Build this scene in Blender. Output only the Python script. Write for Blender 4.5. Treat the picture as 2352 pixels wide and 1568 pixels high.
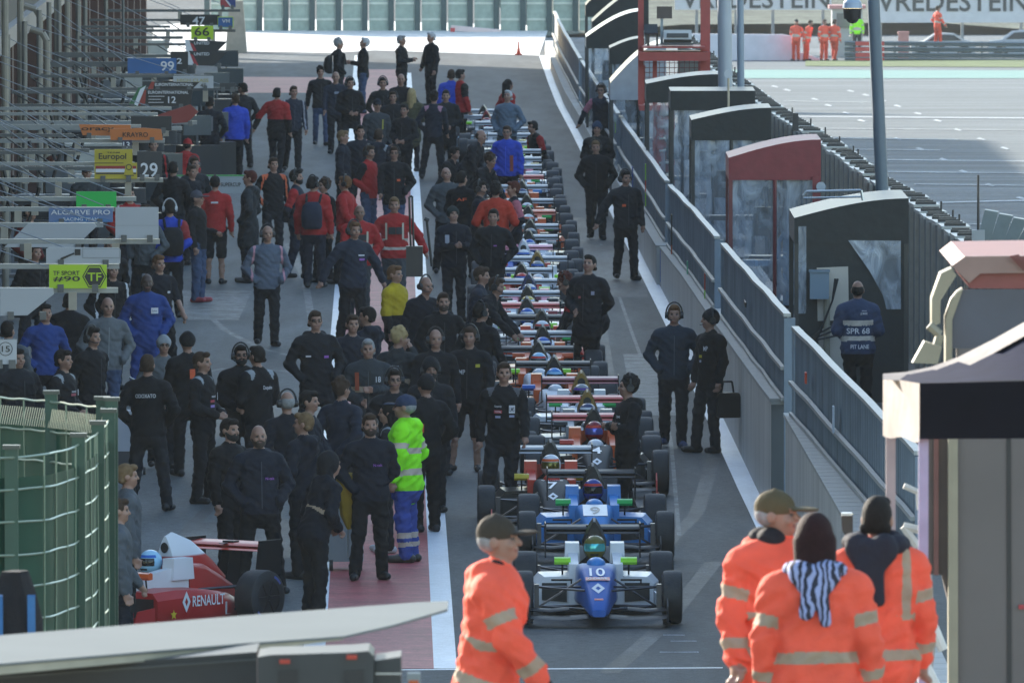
import bpy, math, random
import numpy as np
from mathutils import Vector, Matrix
R = math.radians
random.seed(7)
S = bpy.context.scene
for _o in list(bpy.data.objects):
    bpy.data.objects.remove(_o)
COL = S.collection

# ---------------------------------------------------------------- camera, light, exposure
FPX, CX, CY, CAMH = 27500.0, 1176.0, 784.0, 9.1          # photo measured at 2352 x 1568
PITCH = math.atan(1385.0 / FPX)
cam = bpy.data.cameras.new("camera")
cam.sensor_width = 36.0
cam.lens = FPX / 2352.0 * 36.0
cam.clip_start, cam.clip_end = 1.0, 4000.0
cam.dof.use_dof = True
cam.dof.focus_distance = 140.0
cam.dof.aperture_fstop = 15.0
camo = bpy.data.objects.new("camera", cam)
camo.location = (0, 0, CAMH)
camo.rotation_euler = (R(90) - PITCH, 0, 0)
COL.objects.link(camo)
S.camera = camo

SUN_EL, SUN_AZ = 18.0, 35.0           # the sun stands low behind the far end, left of the lane
W = bpy.data.worlds.new("World")
S.world = W
W.use_nodes = True
nt = W.node_tree
nt.nodes.clear()
sky = nt.nodes.new("ShaderNodeTexSky")
sky.sky_type = 'NISHITA'
sky.sun_disc = False
sky.sun_elevation = R(SUN_EL)
sky.sun_rotation = R(-SUN_AZ)
sky.dust_density = 0.7
sky.ozone_density = 1.3
sky.air_density = 1.2
bg = nt.nodes.new("ShaderNodeBackground")
bg.inputs[1].default_value = 0.15
wo = nt.nodes.new("ShaderNodeOutputWorld")
nt.links.new(sky.outputs[0], bg.inputs[0])
nt.links.new(bg.outputs[0], wo.inputs[0])
sun = bpy.data.lights.new("sun", 'SUN')
sun.energy = 5.0
sun.angle = R(0.5)
sun.color = (1.0, 0.93, 0.82)
suno = bpy.data.objects.new("sun", sun)
sd = Vector((-math.sin(R(SUN_AZ)) * math.cos(R(SUN_EL)), math.cos(R(SUN_AZ)) * math.cos(R(SUN_EL)), math.sin(R(SUN_EL))))
suno.rotation_euler = sd.to_track_quat('Z', 'Y').to_euler()
suno.location = (-40, 60, 60)
COL.objects.link(suno)
S.view_settings.view_transform = 'Standard'
S.view_settings.look = 'None'
S.view_settings.gamma = 1.0
S.view_settings.exposure = 1.5
S.render.engine = 'CYCLES'
S.cycles.use_denoising = True
S.cycles.max_bounces = 5
S.cycles.diffuse_bounces = 2
S.cycles.glossy_bounces = 3
S.cycles.transmission_bounces = 3
S.cycles.transparent_max_bounces = 10
S.cycles.volume_bounces = 0
S.cycles.caustics_reflective = False
S.cycles.caustics_refractive = False
S.cycles.sample_clamp_indirect = 6.0

# ---------------------------------------------------------------- measuring helpers
_cs, _sn = math.cos(PITCH), math.sin(PITCH)
def ray(x, y):
    u, v = (x - CX) / FPX, (CY - y) / FPX
    return Vector((u, _cs + v * _sn, -_sn + v * _cs))
def G(x, y, z=0.0):
    d = ray(x, y)
    t = (z - CAMH) / d.z
    return Vector((0, 0, CAMH)) + d * t
def Q(x, y, Y):
    d = ray(x, y)
    return Vector((0, 0, CAMH)) + d * (Y / d.y)
def trackz(Y):
    return 0.0 if Y < 230 else max(-4.9, -4.9 * (Y - 230) / 289.0)
def GT(x, y):                                   # on the racing track, which falls away beyond 230 m
    z = 0.0
    for _ in range(60):
        p = G(x, y, z)
        z = 0.5 * z + 0.5 * trackz(p.y)
    return G(x, y, z)
def px(Z):
    return FPX / Z
def lane(Y):
    return -0.0103 * (Y - 200.0)

# ---------------------------------------------------------------- materials
_mc = {}
def srgb(h):
    h = h.lstrip('#')
    c = [int(h[i:i + 2], 16) / 255 for i in (0, 2, 4)]
    return tuple(((x + .055) / 1.055) ** 2.4 if x > .04045 else x / 12.92 for x in c)
def pm(col, rough=.6, metal=0.0, var=.15, scale=6.0, bump=0.0, bscale=40.0, spec=.5, coat=0.0, name=None, alpha=1.0, emit=0):
    if isinstance(col, str):
        col = srgb(col)
    key = (tuple(round(c, 4) for c in col), rough, metal, var, scale, bump, bscale, spec, coat, alpha)
    if key in _mc:
        return _mc[key]
    m = bpy.data.materials.new(name or "mat")
    m.use_nodes = True
    t = m.node_tree
    b = t.nodes["Principled BSDF"]
    b.inputs["Roughness"].default_value = rough
    b.inputs["Metallic"].default_value = metal
    b.inputs["Specular IOR Level"].default_value = spec
    b.inputs["Coat Weight"].default_value = coat
    b.inputs["Alpha"].default_value = alpha
    tc = t.nodes.new("ShaderNodeTexCoord")
    n = t.nodes.new("ShaderNodeTexNoise")
    n.inputs["Scale"].default_value = scale
    n.inputs["Detail"].default_value = 4
    t.links.new(tc.outputs["Object"], n.inputs["Vector"])
    mr = t.nodes.new("ShaderNodeMapRange")
    mr.inputs[3].default_value = 1 - var * 1.6
    mr.inputs[4].default_value = 1 + var * 1.6
    t.links.new(n.outputs[0], mr.inputs[0])
    mx = t.nodes.new("ShaderNodeMix")
    mx.data_type = 'RGBA'
    mx.blend_type = 'MULTIPLY'
    mx.inputs[0].default_value = 1
    mx.inputs[6].default_value = (*col, 1)
    t.links.new(mr.outputs[0], mx.inputs[7])
    t.links.new(mx.outputs[2], b.inputs["Base Color"])
    if bump:
        n2 = t.nodes.new("ShaderNodeTexNoise")
        n2.inputs["Scale"].default_value = bscale
        n2.inputs["Detail"].default_value = 3
        t.links.new(tc.outputs["Object"], n2.inputs["Vector"])
        bp = t.nodes.new("ShaderNodeBump")
        bp.inputs["Strength"].default_value = bump
        bp.inputs["Distance"].default_value = .02
        t.links.new(n2.outputs[0], bp.inputs["Height"])
        t.links.new(bp.outputs[0], b.inputs["Normal"])
    _mc[key] = m
    return m
def cloth(c, rough=.8):
    return pm(c, rough, var=.2, scale=5, bump=.8, bscale=14, spec=.2, name="cloth")
def paint(c, rough=.34):
    return pm(c, rough, var=.08, scale=3, coat=.06, spec=.28, name="paint")
def steel(c=(.5, .53, .55), rough=.38):
    return pm(c, rough, metal=.85, var=.15, scale=5, name="metal")
def sheetmat(c, rough=.55, var=.1):
    return pm(c, rough, var=var, scale=2.5, name="panel")
BLACK = pm((.012, .013, .015), .5, name="black")
RUBBER = pm((.022, .023, .025), .62, var=.25, scale=10, bump=.2, name="rubber")
CARBON = pm((.011, .012, .014), .42, name="carbon", spec=.16)
WHITE = sheetmat((.62, .64, .67), .5)
GALV = pm((.26, .30, .34), .42, metal=.55, var=.25, scale=3, name="galvanised")
def plastic_clear():
    m = bpy.data.materials.new("clear_plastic")
    m.use_nodes = True
    t = m.node_tree
    b = t.nodes["Principled BSDF"]
    b.inputs["Base Color"].default_value = (.50, .55, .62, 1)
    b.inputs["Roughness"].default_value = .18
    tc = t.nodes.new("ShaderNodeTexCoord")
    mp = t.nodes.new("ShaderNodeMapping")
    mp.inputs["Scale"].default_value = (1.6, 1.6, .8)
    mp.inputs["Rotation"].default_value = (0, .5, 0)
    t.links.new(tc.outputs["Object"], mp.inputs[0])
    n = t.nodes.new("ShaderNodeTexNoise")
    n.inputs["Scale"].default_value = 2.2
    n.inputs["Detail"].default_value = 6
    n.inputs["Distortion"].default_value = 1.5
    t.links.new(mp.outputs[0], n.inputs["Vector"])
    bp = t.nodes.new("ShaderNodeBump")
    bp.inputs["Strength"].default_value = .9
    bp.inputs["Distance"].default_value = .12
    t.links.new(n.outputs[0], bp.inputs["Height"])
    t.links.new(bp.outputs[0], b.inputs["Normal"])
    r = t.nodes.new("ShaderNodeValToRGB")
    r.color_ramp.elements[0].position = .35
    r.color_ramp.elements[0].color = (.16, .16, .16, 1)
    r.color_ramp.elements[1].position = .72
    r.color_ramp.elements[1].color = (.72, .72, .72, 1)
    t.links.new(n.outputs[0], r.inputs[0])
    t.links.new(r.outputs[0], b.inputs["Alpha"])
    return m
CLEAR = plastic_clear()

# ---------------------------------------------------------------- mesh builder
_txt = {}
def text_geo(s):
    if s in _txt:
        return _txt[s]
    c = bpy.data.curves.new("t", 'FONT')
    c.body = s
    c.resolution_u = 3
    c.offset = .012
    o = bpy.data.objects.new("t", c)
    COL.objects.link(o)
    dg = bpy.context.evaluated_depsgraph_get()
    me = bpy.data.meshes.new_from_object(o.evaluated_get(dg))
    v = np.array([tuple(q.co)[:2] for q in me.vertices])
    f = [tuple(p.vertices) for p in me.polygons]
    bpy.data.objects.remove(o)
    bpy.data.curves.remove(c)
    bpy.data.meshes.remove(me)
    lo, hi = v.min(0), v.max(0)
    v = (v - lo) / (hi - lo) - .5
    _txt[s] = (v, f)
    return _txt[s]
def frame_from(d):
    d = Vector(d).normalized()
    a = Vector((0, 0, 1)) if abs(d.z) < .9 else Vector((1, 0, 0))
    u = d.cross(a).normalized()
    return u, d.cross(u).normalized()
class MB:
    def __init__(s):
        s.v, s.f, s.m = [], [], []
    def add(s, vs, fs, m=0):
        n = len(s.v)
        s.v += [tuple(q) for q in vs]
        s.f += [tuple(i + n for i in f) for f in fs]
        s.m += [m] * len(fs)
        return s
    def box(s, c, sz, rz=0.0, m=0, rx=0.0, top=None):
        tx, ty = top or (1, 1)
        M = Matrix.Rotation(rz, 3, 'Z') @ Matrix.Rotation(rx, 3, 'X')
        vs = []
        for z in (-.5, .5):
            kx, ky = (tx, ty) if z > 0 else (1, 1)
            for x, y in ((-.5, -.5), (.5, -.5), (.5, .5), (-.5, .5)):
                vs.append(M @ Vector((x * sz[0] * kx, y * sz[1] * ky, z * sz[2])) + Vector(c))
        return s.add(vs, [(3, 2, 1, 0), (4, 5, 6, 7), (0, 1, 5, 4), (1, 2, 6, 5), (2, 3, 7, 6), (3, 0, 4, 7)], m)
    def cyl(s, a, b, r0, r1=None, n=10, m=0, caps=True):
        r1 = r0 if r1 is None else r1
        a, b = Vector(a), Vector(b)
        u, w = frame_from(b - a)
        vs = []
        for p, r in ((a, r0), (b, r1)):
            for i in range(n):
                t = 2 * math.pi * i / n
                vs.append(p + u * (math.cos(t) * r) + w * (math.sin(t) * r))
        fs = [(i, (i + 1) % n, n + (i + 1) % n, n + i) for i in range(n)]
        if caps:
            fs += [tuple(range(n))[::-1], tuple(range(n, 2 * n))]
        return s.add(vs, fs, m)
    def tube(s, pts, r, n=6, m=0):
        for a, b in zip(pts[:-1], pts[1:]):
            s.cyl(a, b, r, r, n, m)
        return s
    def loft(s, rings, m=0, caps=True, closed=True):
        n = len(rings[0])
        vs = [q for ring in rings for q in ring]
        fs = []
        for k in range(len(rings) - 1):
            for i in range(n if closed else n - 1):
                j = (i + 1) % n
                fs.append((k * n + i, k * n + j, (k + 1) * n + j, (k + 1) * n + i))
        if caps:
            fs += [tuple(range(n))[::-1], tuple(range((len(rings) - 1) * n, len(rings) * n))]
        return s.add(vs, fs, m)
    def sphere(s, c, r, nu=14, nv=8, m=0, v0=0.0, v1=1.0):
        if not hasattr(r, '__len__'):
            r = (r, r, r)
        rings = []
        for k in range(nv + 1):
            p = math.pi * (v0 + (v1 - v0) * k / nv)
            rr = max(math.sin(p), 1e-3)
            rings.append([(c[0] + r[0] * rr * math.cos(2 * math.pi * i / nu), c[1] + r[1] * rr * math.sin(2 * math.pi * i / nu), c[2] + r[2] * math.cos(p)) for i in range(nu)])
        return s.loft(rings[::-1], m)
    def prism(s, poly, off, m=0):
        n = len(poly)
        a = [Vector(p) for p in poly]
        off = Vector(off)
        vs = a + [p + off for p in a]
        return s.add(vs, [tuple(range(n))[::-1], tuple(range(n, 2 * n))] + [(i, (i + 1) % n, n + (i + 1) % n, n + i) for i in range(n)], m)
    def poly(s, pts, m=0):
        return s.add(pts, [tuple(range(len(pts)))], m)
    def text(s, t, c, u, w, wd, ht, m=0):
        v, f = text_geo(t)
        u, w, c = Vector(u).normalized(), Vector(w).normalized(), Vector(c)
        return s.add([c + u * (q[0] * wd) + w * (q[1] * ht) for q in v], f, m)
    def mesh(s, name, mats, ang=35):
        me = bpy.data.meshes.new(name)
        me.from_pydata(s.v, [], s.f)
        for mm in mats:
            me.materials.append(mm)
        me.polygons.foreach_set("material_index", s.m)
        if ang:
            me.polygons.foreach_set("use_smooth", [True] * len(s.f))
            me.set_sharp_from_angle(angle=R(ang))
        me.update()
        return me
    def build(s, name, mats, parent=None, ang=35):
        if not isinstance(mats, (list, tuple)):
            mats = [mats]
        return link(name, s.mesh(name, mats, ang), parent)
def link(name, data, parent=None):
    o = bpy.data.objects.new(name, data)
    COL.objects.link(o)
    if parent is not None:
        o.parent = parent
    return o
def tag(o, label=None, cat=None, group=None, kind=None):
    if label: o["label"] = label
    if cat: o["category"] = cat
    if group: o["group"] = group
    if kind: o["kind"] = kind
    return o
def thing(name, label, cat, loc=(0, 0, 0), rz=0.0, group=None):
    o = link(name, None)
    o.location = loc
    o.rotation_euler = (0, 0, rz)
    o.empty_display_size = .2
    return tag(o, label, cat, group)
def struct(name, mb, mats, ang=35):
    return tag(mb.build(name, mats, None, ang), kind="structure")
PC = {'w': (.66, .68, .72), 'k': (.016, .018, .02), 'g': (.055, .06, .066), 'r': (.55, .05, .03), 'o': (.62, .11, .03), 'b': (.03, .12, .46), 'lb': (.05, .24, .60), 'nv': (.02, .04, .13),
      'y': (.55, .42, .03), 'gr': (.03, .45, .09), 'lm': (.30, .72, .03), 'mu': (.30, .18, .04), 'pk': (.75, .30, .38), 'sk': (.30, .55, .75), 's': (.27, .29, .31), 'pu': (.12, .05, .28), 'db': (.03, .05, .28), 'wine': (.25, .02, .03), 'olive': (.14, .13, .03), 'cy': (.10, .5, .5)}
def col(c): return PC[c] if c in PC else c

def livery(ca, cb, axis, v0, v1):
    """two body colours meeting along one axis of the part, as in a painted livery"""
    m = bpy.data.materials.new("livery"); m.use_nodes = True
    t = m.node_tree; b = t.nodes["Principled BSDF"]
    b.inputs["Roughness"].default_value = .5; b.inputs["Specular IOR Level"].default_value = .1
    tc = t.nodes.new("ShaderNodeTexCoord"); sp_ = t.nodes.new("ShaderNodeSeparateXYZ"); t.links.new(tc.outputs["Object"], sp_.inputs[0])
    mr = t.nodes.new("ShaderNodeMapRange"); mr.inputs[1].default_value = v0; mr.inputs[2].default_value = v1
    t.links.new(sp_.outputs[axis], mr.inputs[0])
    mx = t.nodes.new("ShaderNodeMix"); mx.data_type = 'RGBA'; mx.inputs[6].default_value = (*ca, 1); mx.inputs[7].default_value = (*cb, 1)
    t.links.new(mr.outputs[0], mx.inputs[0]); t.links.new(mx.outputs[2], b.inputs["Base Color"])
    return m
# ---------------------------------------------------------------- ground
def asphalt(c, name, var=.3, streak=(1, .12, 1), rough=.55, spec=.2):
    m = bpy.data.materials.new(name)
    m.use_nodes = True
    t = m.node_tree
    b = t.nodes["Principled BSDF"]
    b.inputs["Roughness"].default_value = rough
    b.inputs["Specular IOR Level"].default_value = spec
    tc = t.nodes.new("ShaderNodeTexCoord")
    mp = t.nodes.new("ShaderNodeMapping")
    mp.inputs["Scale"].default_value = streak
    t.links.new(tc.outputs["Object"], mp.inputs[0])
    last = None
    for sc, amt, vec in ((.7, var, mp.outputs[0]), (2.6, var * .6, mp.outputs[0]), (9.0, var * .8, tc.outputs["Object"]), (45.0, var * 1.3, tc.outputs["Object"])):
        n = t.nodes.new("ShaderNodeTexNoise")
        n.inputs["Scale"].default_value = sc
        n.inputs["Detail"].default_value = 5
        t.links.new(vec, n.inputs["Vector"])
        r = t.nodes.new("ShaderNodeMapRange")
        r.inputs[1].default_value = .25
        r.inputs[2].default_value = .75
        r.inputs[3].default_value = 1 - amt
        r.inputs[4].default_value = 1 + amt
        t.links.new(n.outputs[0], r.inputs[0])
        if last is None:
            last = r.outputs[0]
        else:
            k = t.nodes.new("ShaderNodeMath")
            k.operation = 'MULTIPLY'
            t.links.new(last, k.inputs[0])
            t.links.new(r.outputs[0], k.inputs[1])
            last = k.outputs[0]
    mx = t.nodes.new("ShaderNodeMix")
    mx.data_type = 'RGBA'
    mx.blend_type = 'MULTIPLY'
    mx.inputs[0].default_value = 1
    mx.inputs[6].default_value = (*c, 1)
    t.links.new(last, mx.inputs[7])
    t.links.new(mx.outputs[2], b.inputs["Base Color"])
    bp = t.nodes.new("ShaderNodeBump")
    bp.inputs["Strength"].default_value = .35
    bp.inputs["Distance"].default_value = .01
    n = t.nodes.new("ShaderNodeTexNoise")
    n.inputs["Scale"].default_value = 120
    t.links.new(tc.outputs["Object"], n.inputs["Vector"])
    t.links.new(n.outputs[0], bp.inputs["Height"])
    t.links.new(bp.outputs[0], b.inputs["Normal"])
    return m
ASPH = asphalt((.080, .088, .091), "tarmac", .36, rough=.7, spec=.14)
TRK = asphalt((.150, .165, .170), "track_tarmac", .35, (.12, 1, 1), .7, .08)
def barrier_x(Y):                                # foot of the wall between the pits and the track
    return 4.75 - .0272 * (Y - 215.0)
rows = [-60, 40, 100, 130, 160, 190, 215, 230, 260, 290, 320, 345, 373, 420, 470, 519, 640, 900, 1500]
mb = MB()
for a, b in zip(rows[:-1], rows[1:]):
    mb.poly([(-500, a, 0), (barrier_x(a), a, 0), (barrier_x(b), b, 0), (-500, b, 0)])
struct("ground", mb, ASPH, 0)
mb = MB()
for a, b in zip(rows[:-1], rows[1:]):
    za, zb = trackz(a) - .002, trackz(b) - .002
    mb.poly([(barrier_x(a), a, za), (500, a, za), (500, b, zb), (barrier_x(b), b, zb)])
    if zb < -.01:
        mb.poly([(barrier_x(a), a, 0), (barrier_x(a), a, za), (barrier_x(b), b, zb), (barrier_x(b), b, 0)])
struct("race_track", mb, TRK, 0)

def bx0(Y): return -9.0 + lane(Y)
def ground_line(p0, p1):                         # straight line through two measured ground points
    a, b = G(*p0), G(*p1)
    return lambda Y: a.x + (b.x - a.x) * (Y - a.y) / (b.y - a.y)
wl0, wl1 = ground_line((705, 1401), (814, 134)), ground_line((753, 1399), (834, 134))
wr0, wr1 = ground_line((984, 1280), (930, 178)), ground_line((1030, 1280), (945, 178))
def strip(name, f0, f1, Y0, Y1, mat, z=.004, n=24):
    mb = MB()
    for k in range(n):
        a, b = Y0 + (Y1 - Y0) * k / n, Y0 + (Y1 - Y0) * (k + 1) / n
        mb.poly([(f0(a), a, z), (f1(a), a, z), (f1(b), b, z), (f0(b), b, z)])
    return struct(name, mb, mat, 0)
LINEW = asphalt((.62, .66, .72), "line_paint", .13, (1, .3, 1), .4)
REDP = asphalt((.37, .085, .09), "red_paint", .28, (.6, 2, 1), .5, .12)
YB = G(1000, 1535).y
strip("red_painted_strip", wl1, wr0, YB, G(900, 160).y, REDP)
strip("white_line", wl0, wl1, YB, G(820, 128).y, LINEW)
strip("white_line", wr0, wr1, YB, G(930, 168).y, LINEW)
E = [(1238, 128), (1258, 188), (1279, 242), (1312, 304), (1344, 369), (1405, 495), (1469, 626), (1531, 751), (1587, 883), (1698, 1129), (1725, 1185), (1860, 1480), (1905, 1580)]
EP = [G(*e) for e in E]
def edge_x(Y):
    ys = [p.y for p in EP][::-1]
    xs = [p.x for p in EP][::-1]
    return float(np.interp(Y, ys, xs))
strip("white_line", lambda Y: edge_x(Y) , lambda Y: edge_x(Y) + .23, EP[-1].y, EP[0].y, LINEW, n=60)
mb = MB()
a, b = G(860, 1538), G(1660, 1533)
mb.poly([(a.x, a.y - .06, .003), (b.x, b.y - .06, .003), (b.x, b.y + .06, .003), (a.x, a.y + .06, .003)])
struct("white_line", mb, LINEW, 0)
mb = MB()
for q in ((1570, 1472, 60), (1560, 1497, 90), (1548, 1458, 50)):
    p = G(q[0], q[1]); w = q[2] / 2 / px(p.y)
    mb.poly([(p.x - w, p.y - .07, .003), (p.x + w, p.y - .07, .003), (p.x + w, p.y + .07, .003), (p.x - w, p.y + .07, .003)])
struct("white_line", mb, asphalt((.24, .26, .28), "faint_line", .5, (2, 2, 1), .7), 0)
APL = asphalt((.100, .113, .118), "pit_apron", .36, rough=.7, spec=.14)
strip("pit_apron", lambda Y: bx0(Y), wl0, 60.0, 346.0, APL, .0005, 30)
# walkway behind the pit wall
mb = MB(); Y = 140.0
while Y < 205:
    x = edge_x(Y) + .62; mb.box((x + .65, Y + .6, .18), (1.2, 1.18, .36)); mb.box((x + .05, Y + .6, .365), (.05, 1.18, .03), 0, 1); Y += 1.2
struct("walkway", mb, [pm((.09, .11, .13), .5, metal=.3, var=.3, scale=9, name="grating"), pm((.3, .3, .3), .5)])
# red cross strip leading towards the far pit boxes and the pale sunlit apron beyond
mb = MB()
mb.poly([G(*p, .0025) for p in ((380, 214), (826, 213), (830, 178), (400, 176))])
struct("red_painted_strip", mb, REDP, 0)
APR = asphalt((.72, .69, .64), "glare_concrete_apron", .12, (1, 1, 1), .6)  # sun glare on the far concrete is painted in as a very pale colour
mb = MB()
mb.poly([G(*p, .0032) for p in ((350, 128), (560, 118), (760, 122), (860, 116), (1238, 128), (1262, 60), (560, 40), (350, 60))])
struct("glare_concrete_apron", mb, APR, 0)

mb = MB()
def ribbon(pts, w, m=0, z=.0022):
    P_ = [G(*q, z) for q in pts]
    n = 24; uu = np.linspace(0, len(P_) - 1, n)
    C_p = [Vector((float(np.interp(u, range(len(P_)), [p.x for p in P_])), float(np.interp(u, range(len(P_)), [p.y for p in P_])), z)) for u in uu]
    for p_, q_ in zip(C_p[:-1], C_p[1:]):
        d_ = (q_ - p_).normalized(); s_ = Vector((-d_.y, d_.x, 0)) * w / 2
        mb.poly([p_ - s_, q_ - s_, q_ + s_, p_ + s_], m)
for pts, w, m in (([(480, 725), (520, 760), (600, 800), (690, 822)], .10, 0), ([(440, 860), (520, 845), (640, 850), (760, 870)], .12, 0),
                  ([(660, 560), (700, 640), (720, 760), (700, 900)], .12, 0), ([(400, 1010), (560, 1000), (700, 1020)], .12, 0), ([(1380, 1130), (1400, 900), (1370, 700), (1330, 500)], .22, 1), ([(1210, 1120), (1180, 900), (1160, 700)], .22, 1),
                  ([(1480, 1300), (1600, 1180), (1640, 1050)], .18, 1), ([(1400, 1545), (1520, 1440), (1640, 1290)], .2, 1), ([(1560, 1230), (1540, 1000), (1450, 760), (1380, 560)], .05, 0), ([(520, 1180), (640, 1190), (700, 1230)], .14, 1),
                  ([(420, 1230), (560, 1080), (650, 900)], .16, 1), ([(300, 1110), (480, 1110), (700, 1118), (735, 1120)], .03, 2), ([(1060, 1460), (1300, 1452), (1720, 1440)], .03, 2), ([(560, 660), (720, 662), (780, 663)], .04, 2), ([(980, 700), (1200, 702), (1480, 700)], .04, 2)):
    rz_ = globals().get("rz_", .0006) + .00012; ribbon(pts, w, m, rz_)
for x0, y0, w, l, m in ((1430, 1040, .9, 9, 1), (900, 690, 1.1, 14, 0), (560, 1240, 1.4, 6, 1), (1500, 880, .7, 16, 0), (640, 960, 2.2, 9, 1), (1420, 620, .8, 20, 1), (450, 700, 1.6, 10, 0), (1090, 880, .8, 8, 1)):
    p = G(x0, y0); rz_ += .00012
    mb.poly([(p.x - w / 2, p.y - l / 2, rz_), (p.x + w / 2, p.y - l / 2, rz_), (p.x + w / 2, p.y + l / 2, rz_), (p.x - w / 2, p.y + l / 2, rz_)], m)
struct("tyre_marks", mb, [asphalt((.118, .130, .136), "scrub_light", .5, (3, 3, 1), .6, .15), asphalt((.070, .077, .080), "rubber_dark", .5, (2, .3, 1), .6, .15), asphalt((.03, .032, .034), "tar_seam", .3, (1, 1, 1), .5, .15)], 0)
# track paint
mb = MB()
def tquad(x0, y0, x1, y1, x2, y2, x3, y3, m=0, lift=.012):
    mb.poly([GT(x, y) + Vector((0, 0, lift)) for x, y in ((x0, y0), (x1, y1), (x2, y2), (x3, y3))], m)
for x0, x1, y0, y1, w in ((1745, 2420, 268, 273, 1.7), (1860, 2420, 296, 300, .7), (1916, 2200, 318, 322, 1.2), (1960, 2160, 344, 346, 1.2), (2030, 2420, 368, 372, 1.5),
                       (2040, 2420, 396, 399, 1.4), (2100, 2420, 424, 428, 1.2), (2090, 2420, 468, 460, 2.2), (2150, 2420, 520, 508, 1.5), (1800, 2000, 233, 236, .6)):
    w *= .6; tquad(x0, y0 + w, x1, y1 + w, x1, y1 - w, x0, y0 - w)
for cx, cy in ((600, 900), (750, 965), (880, 1030), (1190, 905), (1360, 968), (1530, 1030), (1700, 1108), (1900, 1187), (2100, 1265), (1190, 1185), (1380, 1270), (1580, 1360),
               (250, 770), (485, 848), (790, 778), (920, 813), (1750, 1462), (1975, 1578), (2240, 1690), (145, 740), (1060, 858)):
    x, y = (1850 + cx / 3.485) / 1.063, cy / 3.485 / 1.063
    w, h = 7 + y * .012, .8 + y * .003
    tquad(x - w, y - h * .4, x + w * .55, y + h * 1.6, x + w, y + h * .8, x - w * .3, y - h * 1.8)
struct("track_markings", mb, asphalt((.45, .47, .48), "worn_line", .4, (2, 2, 1), .6), 0)
mb = MB()
tquad(1600, 181, 2420, 181, 2420, 163, 1600, 161)
struct("green_painted_strip", mb, asphalt((.13, .25, .21), "green_paint", .15, (.2, 1, 1), .5), 0)
mb = MB()
tquad(1850, 153, 2420, 156, 2420, 136, 1850, 141, 0, .02)
struct("grass_verge", mb, asphalt((.085, .125, .04), "grass", .35, (1, 1, 1), .9), 0)
# grassy bank closing the view behind the far barriers
mb = MB()
rr = []
for k, (y, z) in enumerate(((560, -4.95), (585, -2.5), (640, 6), (760, 14), (900, 18))):
    rr.append([(x, y + 6 * math.sin(x * .05 + k), z + .8 * math.sin(x * .11 + k * 2)) for x in range(-160, 261, 12)])
mb.loft(rr, 0, caps=False, closed=False)
tag(mb.build("hill", asphalt((.11, .125, .095), "bank_grass", .4, (1, 1, 1), .9)), kind="structure")

# ---------------------------------------------------------------- pit building on the left (shades the lane)
bd = thing("pit_building", "long dark pit garage building along the left side of the lane", "building", (0, 0, 0))
def bx(Y): return -9.0 + lane(Y)
mb = MB()
Y0, Y1, HB = 116.0, 346.0, 11.6
mb.prism([(bx(Y0) - 22, Y0, 0), (bx(Y0) - 5, Y0, 0), (bx(Y1) - 5, Y1, 0), (bx(Y1) - 22, Y1, 0)], (0, 0, HB), 0)
mb.prism([(bx(Y0) - 5, Y0, 3.9), (bx(Y0), Y0, 3.9), (bx(Y1), Y1, 3.9), (bx(Y1) - 5, Y1, 3.9)], (0, 0, HB - 3.9), 0)
mb.build("wall", sheetmat((.035, .037, .04), .7), bd)
Y = Y0
while Y < Y1:
    mb = MB(); mb.box((bx(Y) - .3, Y, 1.95), (.55, .7, 3.895), 0, 0); mb.build("pillar", sheetmat((.085, .04, .032), .7), bd)
    Y += 8.15
mb = MB()
mb.box((bx(231) + .05, 231, 3.72), (.2, 229.6, .35), R(.59), 0)
mb.build("fascia", sheetmat((.2, .2, .21), .5), bd)
Y = Y0 + 1.2
while Y < Y1 - 7:
    mb = MB(); mb.box((bx(Y + 3) + .06, Y + 3, 6.1), (.06, 5.2, 1.6), R(.59)); mb.build("window", pm((.03, .035, .045), .12, name="glass"), bd)
    mb = MB(); mb.box((bx(Y + 3) - 4.9, Y + 3, 1.9), (.1, 7.2, 3.6), R(.59)); mb.build("open_bay_shade", sheetmat((.02, .022, .025), .6), bd)  # near-black sheet paints in the shade inside each open garage
    Y += 8.15

# ---------------------------------------------------------------- far end fence, block, beam barrier, cone
ff = thing("palisade_fence", "tall pale green panel fence closing the far end of the pit lane", "fence", (0, 373, 0))
xs = [-9.5 + .82 * k for k in range(16)]
PGM = [pm((.36, .44, .38), .4, var=.2, name="pale_green_panel"), pm((.62, .66, .58), .4, name="fence_rail")]
for k in range(15):
    x = xs[k]
    mb = MB(); mb.box((x + .44, .0, 1.6), (.62, .05, 3.2))
    for z in (.35, .85, 1.35, 1.85, 2.4, 2.9):
        mb.box((x + .42, -.04, z), (.58, .04, .07), 0, 1)
    mb.build("panel", PGM, ff)
    mb = MB(); mb.box((x, -.06, 1.62), (.17, .16, 3.3)); mb.build("post", pm((.07, .10, .10), .5, name="fence_post"), ff)
mb = MB()
p = G(543, 121)
mb.box((p.x, p.y, .75), (.62, .6, 1.5), 0, 0, top=(.62, .7))
tag(mb.build("concrete_block", pm((.45, .40, .33), .8, bump=.3, name="concrete")), "tall beige concrete block tapering upward at the far left end of lane", "concrete block")
bb = thing("beam_barrier", "long red and white barrier beam lying in front of pale fence", "barrier", Q(1093, 68, 371.3))
mb = MB(); mb.box((0, 0, -.02), (1.55, .3, .16), 0, 0, 0); bm_ = mb.build("beam", sheetmat((.75, .6, .58)), bb); bm_.rotation_euler = (0, R(5), 0)
mb = MB(); mb.box((-.72, 0, -.12), (.14, .36, .34)); mb.build("foot", sheetmat((.55, .08, .08)), bb)
mb = MB(); mb.box((.72, 0, -.3), (.1, .36, .3)); mb.build("foot", sheetmat((.55, .08, .08)), bb)
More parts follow.
